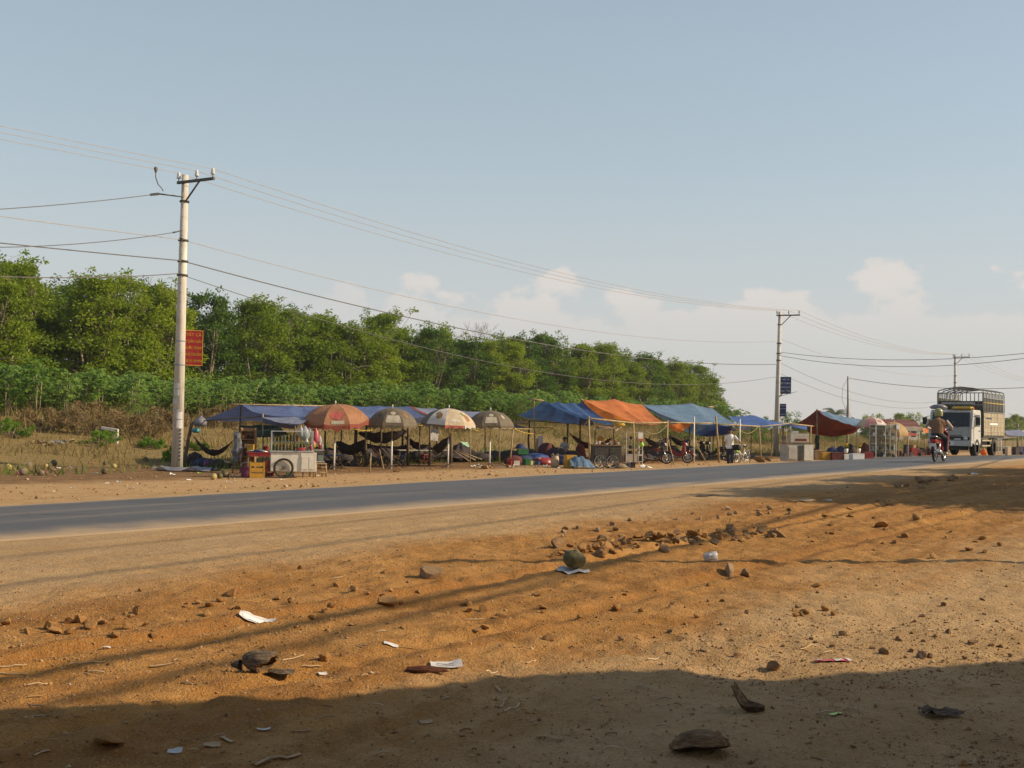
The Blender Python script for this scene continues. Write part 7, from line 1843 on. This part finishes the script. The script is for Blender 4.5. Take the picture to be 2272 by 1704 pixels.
# cargo box: solid lower panels, open stake band above, hoops over the top
X0, X1, ZB = -.98, -4.7, .98
part('bed', 'truck_dark', lambda m: m.box(((X0 + X1) / 2, 0, ZB - .06), (X0 - X1, 2.06, .12)))
for sg in (-1, 1):
    n_ = 3
    for i in range(n_):
        xa = X0 + (X1 - X0) * i / n_ - .02; xb = X0 + (X1 - X0) * (i + 1) / n_ + .02
        part('side_panel', 'truck_panel', lambda m: m.box(((xa + xb) / 2, sg * 1.04, ZB + .52), (abs(xb - xa), .03, 1.04)), .006)
    for z in (ZB + .18, ZB + .42, ZB + .66, ZB + .88): part('panel_rib', 'truck_panel', lambda m: m.box(((X0 + X1) / 2, sg * 1.062, z), (X0 - X1, .02, .03)))
    part('print_line', 'sign_blue', lambda m: [m.box((X0 - .35 - .22 * i, sg * 1.064, ZB + .80), (.14, .01, .06)) for i in range(5)] and None)
    part('print_line', 'foam', lambda m: m.box((X0 - 1.7, sg * 1.064, ZB + .54), (1.4, .01, .09)))
    for z, mt in ((ZB + 1.08, 'cage_grey'), (ZB + 1.52, 'truck_yellow'), (ZB + 1.74, 'cage_grey'), (ZB + 1.98, 'cage_grey')): part('cage_rail', mt, lambda m: m.tube([(X0, sg * 1.04, z), (X1, sg * 1.04, z)], .026, 6))
    for i in range(15):
        x_ = X0 + (X1 - X0) * i / 14; part('stake', 'cage_grey', lambda m: m.tube([(x_, sg * 1.04, ZB), (x_, sg * 1.04, ZB + 1.98)], .024, 6))
    part('inner_board', 'truck_dark', lambda m: m.box(((X0 + X1) / 2, sg * .99, ZB + 1.40), (X0 - X1 - .1, .02, .66)))
part('headboard', 'truck_dark', lambda m: m.box((X0 - .02, 0, ZB + .80), (.04, 2.04, 1.60)), .006)
part('headboard_bar', 'truck_white', lambda m: m.box((X0 + .03, -.1, ZB + 1.50), (.03, 1.5, .05)))
for i in range(12): part('stake', 'cage_grey', lambda m: m.tube([(X0, -1.0 + 2.0 * i / 11, ZB + 1.3), (X0, -1.0 + 2.0 * i / 11, ZB + 1.98)], .022, 6))
part('cage_rail', 'cage_grey', lambda m: m.tube([(X0, -1.04, ZB + 1.98), (X0, 1.04, ZB + 1.98)], .026, 6)); part('cage_rail', 'cage_grey', lambda m: m.tube([(X0, -1.04, ZB + 1.42), (X0, 1.04, ZB + 1.42)], .03, 6))
for i in range(6):
    x_ = X0 + (X1 - X0) * i / 5; part('roof_hoop', 'cage_grey', lambda m: m.tube([(x_, -1.04, ZB + 1.95), (x_, -1.0, ZB + 2.08), (x_, -.6, ZB + 2.19), (x_, 0, ZB + 2.26), (x_, .6, ZB + 2.19), (x_, 1.0, ZB + 2.08), (x_, 1.04, ZB + 1.95)], .026, 6))
for y_ in (-.6, 0, .6): part('roof_rail', 'cage_grey', lambda m: m.tube([(X0, y_, ZB + (2.26 if y_ == 0 else 2.19)), (X1, y_, ZB + (2.26 if y_ == 0 else 2.19))], .022, 6))
for sg in (-1, 1):
    part('side_guard', 'truck_panel', lambda m: (m.box((-1.75, sg * .95, .74), (1.4, .04, .06)), m.box((-1.75, sg * .95, .5), (1.4, .04, .06))))
    part('mudguard', 'truck_panel', lambda m: m.tube([(-3.1 + .5 * math.cos(a), sg * .9, .42 + .5 * math.sin(a)) for a in np.linspace(.2, 2.9, 9)], .05, 6))
part('fuel_tank', 'truck_dark', lambda m: m.box((-1.6, .55, .6), (.8, .45, .4)), .04)
TK.scale = (1.0, 1.0, 1.0)
# orange bag and posts seen beside the truck
bag('small orange bag on the roadside under the truck side', pl(2183, 1010, 17.2), .4, .45, 'tarp_orange', seed=51)
r_ = thing('white_stand', 'white stand with a small sign right of the truck wheel', 'stand', onl(2218, 19.5)); m = MB(); m.tube([(-.1, 0, 0), (-.08, 0, 1.2)], .03, 6); m.build('leg', 'paint_white', r_); m = MB(); m.tube([(.14, 0, 0), (.1, 0, 1.2)], .03, 6); m.build('leg', 'paint_white', r_); m = MB(); m.box((0, 0, 1.35), (.36, .06, .34)); m.build('board', 'white_enamel', r_)
for z in (.35, .7, 1.0): m = MB(); m.box((.02, 0, z), (.3, .2, .03)); m.build('shelf', 'foam', r_)
# ---- far house with a red roof
p = pY(1994, 945, 190); hz_ = gz(p.x, p.y); r_ = thing('house', 'far house with a plain red roof among the small trees', 'house', (p.x, p.y, hz_), R_(18))
m = MB(); m.box((0, 0, 1.0), (5.6, 4, 2.6)); m.build('wall', 'grey_panel', r_); m = MB(); m.prism([(-2.4, 1.9), (0, 3.5), (2.4, 1.9)], 6.4, (0, 0, 0), 0, 'x'); m.build('roof', 'canvas_maroon', r_)
for sx in (-1.5, 1.5): m = MB(); m.box((sx, -2.02, 1.1), (.9, .05, 1.0)); m.build('window', 'glass_dark', r_)
m = MB(); m.box((0, -2.02, .8), (.9, .05, 1.8)); m.build('door', 'wood', r_)

# ================================================================== FOREGROUND LITTER
def fibre(name, a, b):
    t = NT(name); v = t.obj(); mp_ = t.n('ShaderNodeMapping'); t.l(v, mp_.inputs[0]); mp_.inputs['Scale'].default_value = (9, 55, 55); mp_.inputs['Rotation'].default_value = (.2, .3, .5)
    n = t.noise(mp_.outputs[0], 1.0, 5, .65, .5); n2 = t.noise(v, 16, 4, .6)
    c = t.mix(t.mr(n, .35, .65), c4(a), c4(b)); c = t.mix(t.mr(n2, .5, .7, 0, .6), c, dim(a, .6))
    t.end(t.bsdf(c, .95, 0, t.bump(n, .9, .02, t.bump(n2, .6, .02)), .1))
fibre('husk', (.085, .062, .042), (.235, .18, .125)); fibre('husk_inner', (.14, .085, .045), (.33, .225, .13)); fibre('red_fibre', (.07, .025, .015), (.20, .085, .05))
def lay(label, cat, px, py, name, mat, fn, rz=0., dz=.0, extra=None):
    p = pg(px, py); r = thing(name, label, cat, p + Vector((0, 0, dz)), rz); m = MB(); fn(m); m.build(*(extra or ('body',)), mat, r); return r
# green coconut on a sheet of paper
p = pg(1272, 1268); r_ = thing('paper_sheet', 'white crumpled paper under the green coconut', 'paper', p)
m = MB(); m.grid([[Vector((-.15 + .3 * i / 6, -.10 + .2 * j / 4, gz(p.x - .15 + .3 * i / 6, p.y - .10 + .2 * j / 4) - p.z + .014 + .01 * math.sin(i * 2 + j * 3))) for i in range(7)] for j in range(5)]); m.build('sheet', 'paper', r_)
m = MB(); m.lathe([(0, 0), (.07, .005), (.125, .06), (.14, .12), (.12, .185), (.07, .22), (.035, .225), (.03, .245), (0, .245)], 22, jit=.035); o = m.build('coconut', 'coconut_green'); o.location = p + Vector((-.01, .05, .03)); o.rotation_euler = (.1, .25, 0); o.scale = (.80, .74, .70); tag(o, 'green coconut resting on white paper in the middle of the dirt', 'coconut')
# torn dark husk with an open mouth
def husk_shell(m, R, L, open_=2.6, th=.012, squash=.8, seed=1):
    rr = random.Random(seed); rows_o = []; rows_i = []
    for i in range(13):
        f = i / 12; r = R * math.sin(math.pi * (.08 + .80 * f)) ** .6; ro, ri = [], []
        for k in range(17):
            a = math.pi / 2 - open_ / 2 * 1.0 + open_ * k / 16; j = 1 + .05 * math.sin(5 * a + 3 * f) + rr.gauss(0, .012)
            ro.append(Vector((-L / 2 + L * f, r * j * math.cos(a), r * j * math.sin(a) * squash))); ri.append(Vector((-L / 2 + L * f, r * (j - th / R) * math.cos(a), r * (j - th / R) * math.sin(a) * squash - .002)))
        rows_o.append(ro); rows_i.append(ri)
    m.grid(rows_o, 0); m.grid(rows_i, 1)
    for i in range(12):
        for k in (0, 16): m.add([rows_o[i][k], rows_o[i + 1][k], rows_i[i + 1][k], rows_i[i][k]], [(0, 1, 2, 3)], 1)
    for i in (0, 12):
        for k in range(16): m.add([rows_o[i][k], rows_o[i][k + 1], rows_i[i][k + 1], rows_i[i][k]], [(0, 1, 2, 3)], 1)
def bowl(m, R, depth, th, rot, seed, frac=1.0, ragged=.12, c=(0, 0, 0)):
    """a torn half shell: outside, fibrous inside and a rim; opening along +z before rot"""
    rr = random.Random(seed); n = 22; rag = [1 - ragged * abs(float(fbm(k * .55 + seed, 1.3, 2))) * 2.4 for k in range(n)]
    outer, inner = [], []
    for i in range(13):
        f = i / 12; ro, ri = [], []
        for k in range(n + 1):
            kk = k % n; a = 2 * math.pi * kk / n; g = f * rag[kk]
            j = 1 + .09 * float(fbm(kk * .9, i * .8 + seed, 2)) * 2
            q = Vector((R * math.sin(g * math.pi / 2) * math.cos(a) * j, R * math.sin(g * math.pi / 2) * math.sin(a) * j * frac, -depth * math.cos(g * math.pi / 2)))
            ro.append(rot @ q + Vector(c)); ri.append(rot @ (q * (1 - th / R) + Vector((0, 0, th * .2))) + Vector(c))
        outer.append(ro); inner.append(ri)
    m.grid(outer, 0); m.grid(inner, 1); m.grid([outer[-1], inner[-1]], 1)
p = pg(588, 1493); r_ = thing('coconut_husk', 'dark torn coconut husk with open end lying on the orange dirt', 'husk', p, 0)
m = MB(); bowl(m, .105, .16, .02, Matrix.Rotation(R_(-14), 3, 'Z') @ Matrix.Rotation(R_(118), 3, 'Y'), 4, .9, .16, (.02, 0, .075)); m.build('shell', ['husk', 'husk_inner'], r_)
m = MB(); m.grid([[Vector((.0 + .15 * i / 8, -.06 + .12 * j / 5, .002 + .022 * math.sin(math.pi * i / 8) + .012 * math.sin(j * 1.4 + i))) for i in range(9)] for j in range(6)]); m.build('torn_flap', 'husk', r_)
m = MB(); m.lathe([(.05, 0), (.035, .02), (.012, .05), (0, .052)], 9, (-.135, .03, .06), rot=Matrix.Rotation(R_(-95), 3, 'Y'), jit=.3); m.build('stem_end', 'husk', r_); r_.scale = (1.05, .9, .62)
p = pg(1556, 1672); r_ = thing('coconut_shell', 'half brown coconut husk lying open side down in the shadow', 'husk', p, 0)
m = MB(); bowl(m, .135, .085, .016, Matrix.Rotation(R_(10), 3, 'Z') @ Matrix.Rotation(R_(-20), 3, 'X') @ Matrix.Rotation(R_(180), 3, 'X'), 9, .72, .08, (0, .03, .012)); m.build('shell', ['husk_inner', 'husk'], r_); r_.scale = (1, 1, .95)
p = pg(1660, 1578) + Vector((0, 0, -.006)); r_ = thing('dried_husk', 'grey dried husk flake with a raised tip in the shadow', 'husk', p, -.5); m = MB(); m.grid([[Vector((.16 * (i / 8 - .5), .06 * (j - 2) / 2 * math.sin(math.pi * (.15 + .8 * i / 8)), .012 + .10 * max(0, (.45 - i / 8)) ** 1.4 * 3 + .03 * ((j - 2) / 2) ** 2)) for i in range(9)] for j in range(5)]); m.build('flake', 'husk_inner', r_); m = MB(); m.grid([[Vector((.16 * (i / 8 - .5), .06 * (j - 2) / 2 * math.sin(math.pi * (.15 + .8 * i / 8)), .004 + .10 * max(0, (.45 - i / 8)) ** 1.4 * 3 + .03 * ((j - 2) / 2) ** 2)) for i in range(9)] for j in range(5)]); m.build('underside', 'husk', r_)
p = pg(2090, 1588); r_ = thing('crumpled_rag', 'crumpled grey-brown rag in the shadow at lower right', 'rag', p); m = MB(); m.grid([[Vector((.2 * (i / 8 - .5), .12 * (j / 5 - .5), .012 + .045 * abs(float(fbm(i * .9 + 4, j * 1.1, 2))) * 2)) for i in range(9)] for j in range(6)]); m.build('cloth', 'husk', r_)
# papers
def paper(label, px, py, w, h, rz, mat='paper', fold=.02, name='paper_sheet', cat='paper', prints=()):
    p = pg(px, py); r = thing(name, label, cat, p, rz); cz, sz_ = math.cos(rz), math.sin(rz)
    f = lambda x, y: gz(p.x + x * cz - y * sz_, p.y + x * sz_ + y * cz) - p.z + .008 + .5 * fold * abs(math.sin(x * 9 + y * 5)) + fold * .3 * (x / w) ** 2
    def g(x0, x1, y0, y1, dz, n=8): return [[Vector((x0 + (x1 - x0) * i / n, y0 + (y1 - y0) * j / 4, f(x0 + (x1 - x0) * i / n, y0 + (y1 - y0) * j / 4) + dz)) for i in range(n + 1)] for j in range(5)]
    m = MB(); m.grid(g(-w / 2, w / 2, -h / 2, h / 2, 0)); m.build('sheet', mat, r)
    for (x0, x1, y0, y1, mt) in prints: m = MB(); m.grid(g(x0 * w, x1 * w, y0 * h, y1 * h, .004)); m.build('print', mt, r)
    return r
S('paper_red', (.55, .03, .06), .5, var=.1)
paper('folded white paper sheet on the orange dirt at left', 572, 1378, .25, .085, .16, 'paper', .03, prints=[(-.4, .4, -.4, .0, 'cloth_white')])
o = paper('white printed label lying on a dark red scrap of husk', 990, 1480, .18, .10, .15, 'paper', .02, 'label_scrap', 'paper', [(-.3, .3, .1, .2, 'paper_print'), (-.3, .3, -.15, -.05, 'paper_print')])
p = pg(945, 1489); m = MB(); m.lathe([(0, 0), (.10, 0), (.09, .02), (.03, .035), (0, .036)], 12, (0, 0, 0), jit=.2); o = m.build('red_husk', 'red_fibre'); o.location = p; o.scale = (1.25, .5, .8); tag(o, 'flat dark red-brown husk under the white label', 'husk')
paper('red and white torn wrapper strip at the shadow edge', 1848, 1467, .21, .075, R_(2), 'paper_red', .006, 'wrapper_strip', 'wrapper', [(.03, .25, -.5, .5, 'paper'), (.10, .17, -.2, .2, 'cardboard'), (.38, .5, -.5, .5, 'paper'), (-.46, -.28, -.2, .25, 'paper_print')])
paper('small lime green scrap of paper in the shadow', 1857, 1586, .075, .045, .35, 'lime_plastic', .004, 'paper_scrap')
r_ = thing('plastic_cup', 'crushed clear plastic cup right of the stone ridge', 'cup', pg(1575, 1246)); m = MB(); m.lathe([(.035, -.06), (.045, 0), (.05, .07), (.046, .07), (.04, 0)], 12, (0, 0, .05), rot=Matrix.Rotation(1.45, 3, 'Y'), jit=.2); m.build('body', 'plastic_clear', r_); m = MB(); m.box((.01, 0, .055), (.06, .085, .05)); m.build('label_patch', 'foam', r_, bevel=.01)
paper('brown torn paper at the verge edge above the ridge', 1780, 1112, .4, .25, .2, 'cardboard', .05, 'torn_paper'); paper('white scrap beyond the ridge at right', 1838, 1110, .12, .08, .4, 'paper', .02, 'paper_scrap'); paper('small white scrap in the tree shadow beside the road', 2158, 1053, .22, .2, .2, 'paper', .06, 'paper_scrap'); paper('torn brown leaf near the near edge of the asphalt', 1573, 1100, .45, .14, .3, 'husk', .03, 'dead_leaf', 'leaf')
for (x_, y_, w, rz, lb) in ((236, 1437, .05, .2, 'tiny white paper flake at the left above the rut'), (868, 1432, .09, .1, 'pale flake in the dirt right of the husk'), (1107, 1434, .04, .3, 'small bright flake in the centre of the dirt'), (716, 1498, .05, .6, 'pale chip between husk and label'), (388, 1670, .06, .1, 'grey flake in the shadow at left'), (470, 1655, .07, .3, 'pale fibre scrap in the shadow, left group'), (505, 1645, .06, -.4, 'second pale fibre scrap in the shadow, left group'), (585, 1622, .06, .2, 'small pale scrap in the shadow near the orange patch'), (945, 1605, .06, .4, 'white torn fibre in the shadow at centre')): paper(lb, x_, y_, w, w * .5, rz, 'pale_wood' if 'fibre' in lb else 'paper', .01, 'paper_flake', 'flake')
# straws, split bamboo and sticks
def straw(label, x0, y0, x1, y1, wd=.010, mat='pale_wood', arch=.003, group=None, name='straw'):
    a = pg(x0, y0); b = pg(x1, y1); m = MB(); n = 6; sd = (b - a).cross(Vector((0, 0, 1))).normalized() * wd * .62
    top = [a.lerp(b, k / n) + Vector((0, 0, .006 + arch * math.sin(math.pi * k / n))) for k in range(n + 1)]
    for k in range(n + 1): top[k].z = gz(top[k].x, top[k].y) + .007 + arch * math.sin(math.pi * k / n)
    m.grid([[q - sd for q in top], [q + Vector((0, 0, .004)) for q in top], [q + sd for q in top], [q - Vector((0, 0, .004)) for q in top], [q - sd for q in top]]); o = m.build(name, mat); tag(o, label, 'straw', group); return o
for (x0, y0, x1, y1, wd, lb) in ((332, 1481, 382, 1474, .016, 'broad pale split straw left of the torn husk'), (626, 1468, 674, 1455, .008, 'thin straw leaning on the torn husk'), (668, 1481, 712, 1481, .009, 'straight straw right of the torn husk'), (402, 1516, 436, 1521, .008, 'short straw below the torn husk'), (199, 1492, 232, 1494, .014, 'grey flat stick in the rut at left'), (0, 1482, 60, 1478, .006, 'pale thin straw at the left edge'), (0, 1496, 58, 1500, .006, 'second pale straw at the left edge, lower'), (150, 1478, 235, 1470, .007, 'bundle of pale fibres in the rut'), (565, 1701, 665, 1676, .02, 'wide pale bamboo strip at the bottom edge'), (645, 1624, 690, 1622, .008, 'white straw in the shadow left of centre'), (75, 1680, 110, 1668, .010, 'tan stick in the shadow at the lower left corner'), (1100, 1525, 1112, 1538, .014, 'curled pale leaf strip at the shadow edge'), (1118, 1582, 1153, 1562, .009, 'pale straw in the shadow at centre'), (1100, 1570, 1122, 1552, .010, 'short pale straw left of the centre one'), (1190, 1638, 1250, 1644, .009, 'long brown stick in the shadow left of the half husk'), (1168, 1474, 1188, 1467, .010, 'forked straw just above the shadow edge'), (1032, 1377, 1074, 1375, .008, 'short straw in the middle of the orange dirt'), (1775, 1442, 1812, 1436, .008, 'thin curved straw above the red wrapper'), (1825, 1452, 1845, 1447, .009, 'short straw touching the red wrapper'), (735, 1288, 758, 1282, .012, 'pale chip of wood on the verge left of centre'), (60, 1523, 115, 1518, .007, 'thin blue-grey strip at the left')): straw(lb, x0, y0, x1, y1, wd)
rr = random.Random(12)
for i in range(70):
    x_ = rr.uniform(20, 2250); y_ = rr.uniform(1540, 1700) if i % 3 else rr.uniform(1400, 1540); L = rr.uniform(10, 34); a = rr.gauss(0, .5)
    straw('short dry straw fragment lying in the shaded foreground' if y_ > 1545 else 'short dry straw fragment on the sunlit near ground', x_, y_, x_ + L * math.cos(a), y_ + L * .35 * math.sin(a), rr.uniform(.003, .007), rr.choice(['pale_wood', 'pale_wood', 'sacking', 'wood']), .004, 'straw fragments in the shade' if y_ > 1545 else 'straw fragments in the sun')

# ================================================================== WHAT CASTS THE FOREGROUND SHADE (beside the camera, out of the frame)
S('tin', (.35, .34, .33), .45, metal=.5, var=.2, dust=.3)
aw = thing('tin_awning', 'unseen corrugated tin roof on posts beside the camera, enlarged to deepen the shade', 'awning', (6, 2, .35))
KS = 1 / math.tan(R_(SUN_EL))
zt = 4.3
def shadow_src(px, py, z):           # the point at height z whose shadow falls on this spot of ground
    g = pg(px, py); t_ = (z - g.z) / sdir.z; return g + sdir * t_
edge = [Vector((-2.5, 1.8, zt)), Vector((1.0, 2.6, zt))] + [shadow_src(x_, y_, zt) for (x_, y_) in ((-160, 1560), (130, 1572), (420, 1556), (720, 1552), (900, 1524), (1130, 1502), (1350, 1489), (1560, 1498), (1700, 1510), (1850, 1497), (2060, 1478), (2300, 1462))]  # first points run the roof overhead, added to darken the foreground shade
for i in range(len(edge) - 1):
    a, b = edge[i], edge[i + 1]; n = 8; rows = []
    for j in range(2):
        rows.append([Vector((a.x + (b.x - a.x) * k / n, (a.y + (b.y - a.y) * k / n) if j == 0 else -4.5, zt + .025 * math.cos(k * math.pi) + (0 if j == 0 else .5))) for k in range(n + 1)])
    m = MB(); m.grid(rows); m.build('roof_sheet', 'tin', aw, True)
for (x_, y_) in ((-2.3, 1.2), (edge[3].x + .3, 4.2), (edge[-1].x, 4.2), (-2.3, -4.3), (edge[-1].x, -4.3)): m = MB(); m.tube([(x_, y_, .1), (x_, y_, zt)], .06, 8); m.build('post', 'old_post', aw, True)
m = MB(); m.box(((edge[-1].x - 2.5) / 2, -4.6, 2.5), (edge[-1].x + 2.5, .12, 4.4)); m.build('sky_block_wall', 'wood', aw, True)  # unseen wall added to cut sky light on the shaded foreground
# a thin timber mast whose long shadow crosses the dirt
g0 = pg(2272, 1243); g1 = pg(935, 1254)
xm = 6.4; tl = (xm - g1.x) / sdir.x * sdir.z
m = MB(); m.tube([(xm, g0.y - .05, gz(xm, g0.y) - .3), (xm, (g0.y + g1.y) / 2, gz(xm, g0.y) + tl * .5), (xm, g1.y, g1.z + tl)], [.10, .085, .05], 8); o = m.build('timber_mast', 'old_post'); tag(o, 'slim timber mast standing beyond the right edge of the view', 'mast')
# telephone cables along this side of the road: their soft shadows streak the dirt
def cable(label, a, b, z, r):
    A_, B_ = shadow_src(*a, z), shadow_src(*b, z); d = (B_ - A_); d.z = 0; d.normalize()
    p0 = A_ - d * 9; p1 = A_ + d * 46; m = MB(); n = 30
    m.tube([p0.lerp(p1, k / n) - Vector((0, 0, .9 * (k / n) * (1 - k / n))) for k in range(n + 1)], r, 6, cap=False); o = m.build('telephone_cable', 'rubber'); tag(o, label, 'cable', 'cables beside the camera')
    return p0, p1
e0, e1 = cable('thick telephone cable running beyond the right edge, lower one', (30, 1484), (1100, 1290), 6.2, .042)
f0, f1 = cable('thick telephone cable running beyond the right edge, upper one', (300, 1497), (800, 1372), 7.0, .034)
cable('thin telephone cable beyond the right edge, outer one', (0, 1292), (800, 1190), 8.6, .024)
cable('thin telephone cable beyond the right edge, outermost one', (0, 1232), (700, 1160), 9.2, .022)
for q in (e0, e1):
    r_ = thing('cable_post', 'concrete post carrying the telephone cables beside the camera' + (' at their near end' if q is e0 else ' at their far end'), 'post', (q.x + .15, q.y, gz(q.x, q.y))); m = MB(); m.tube([(0, 0, -.3), (0, 0, 9.6)], [.16, .1], 10); m.build('shaft', 'concrete', r_); m = MB(); m.box((0, 0, 9.0), (1.6, .08, .08)); m.build('crossarm', 'steel', r_)
# roadside trees beyond the right edge; their shade lies over the road edge
def shade_tree(label, x, y, h, spread, n, seed, low=.3):
    i = len(protos); protos.append(gen_tree(seed, h=h, spread=spread, nclump=n, per=130, low=low, leaf=.3, lmat='dark_leaf', top_sprigs=4)); o = protos[-1]
    o.location = (x, y, gz(x, y)); o.name = 'shade_tree'; tag(o, label, 'tree')
shade_tree('broad roadside tree beyond the right edge shading the road', 16.6, 20.5, 6.6, 3.6, 110, 501, .35)
shade_tree('second roadside tree beyond the right edge further along', 20.5, 25.0, 6.9, 4.0, 110, 502, .3)
shade_tree('third roadside tree beyond the right edge near the tin roof', 24.0, 30.5, 6.6, 4.0, 100, 503, .35)

# ================================================================== HAZE
hm = bpy.data.materials.new('air'); hm.use_nodes = True; ht = hm.node_tree; ht.nodes.clear()
ho = ht.nodes.new('ShaderNodeOutputMaterial'); hv = ht.nodes.new('ShaderNodeVolumePrincipled')
hv.inputs['Color'].default_value = (.93, .93, .95, 1); hv.inputs['Density'].default_value = .00028; hv.inputs['Anisotropy'].default_value = .25
ht.links.new(hv.outputs[0], ho.inputs['Volume'])
m = MB(); m.box((0, 0, 9.5), (8600, 8600, 27)); hz_o = m.build('haze', hm)
tag(hz_o, 'thin pale afternoon haze over the whole scene', 'haze', kind='stuff')
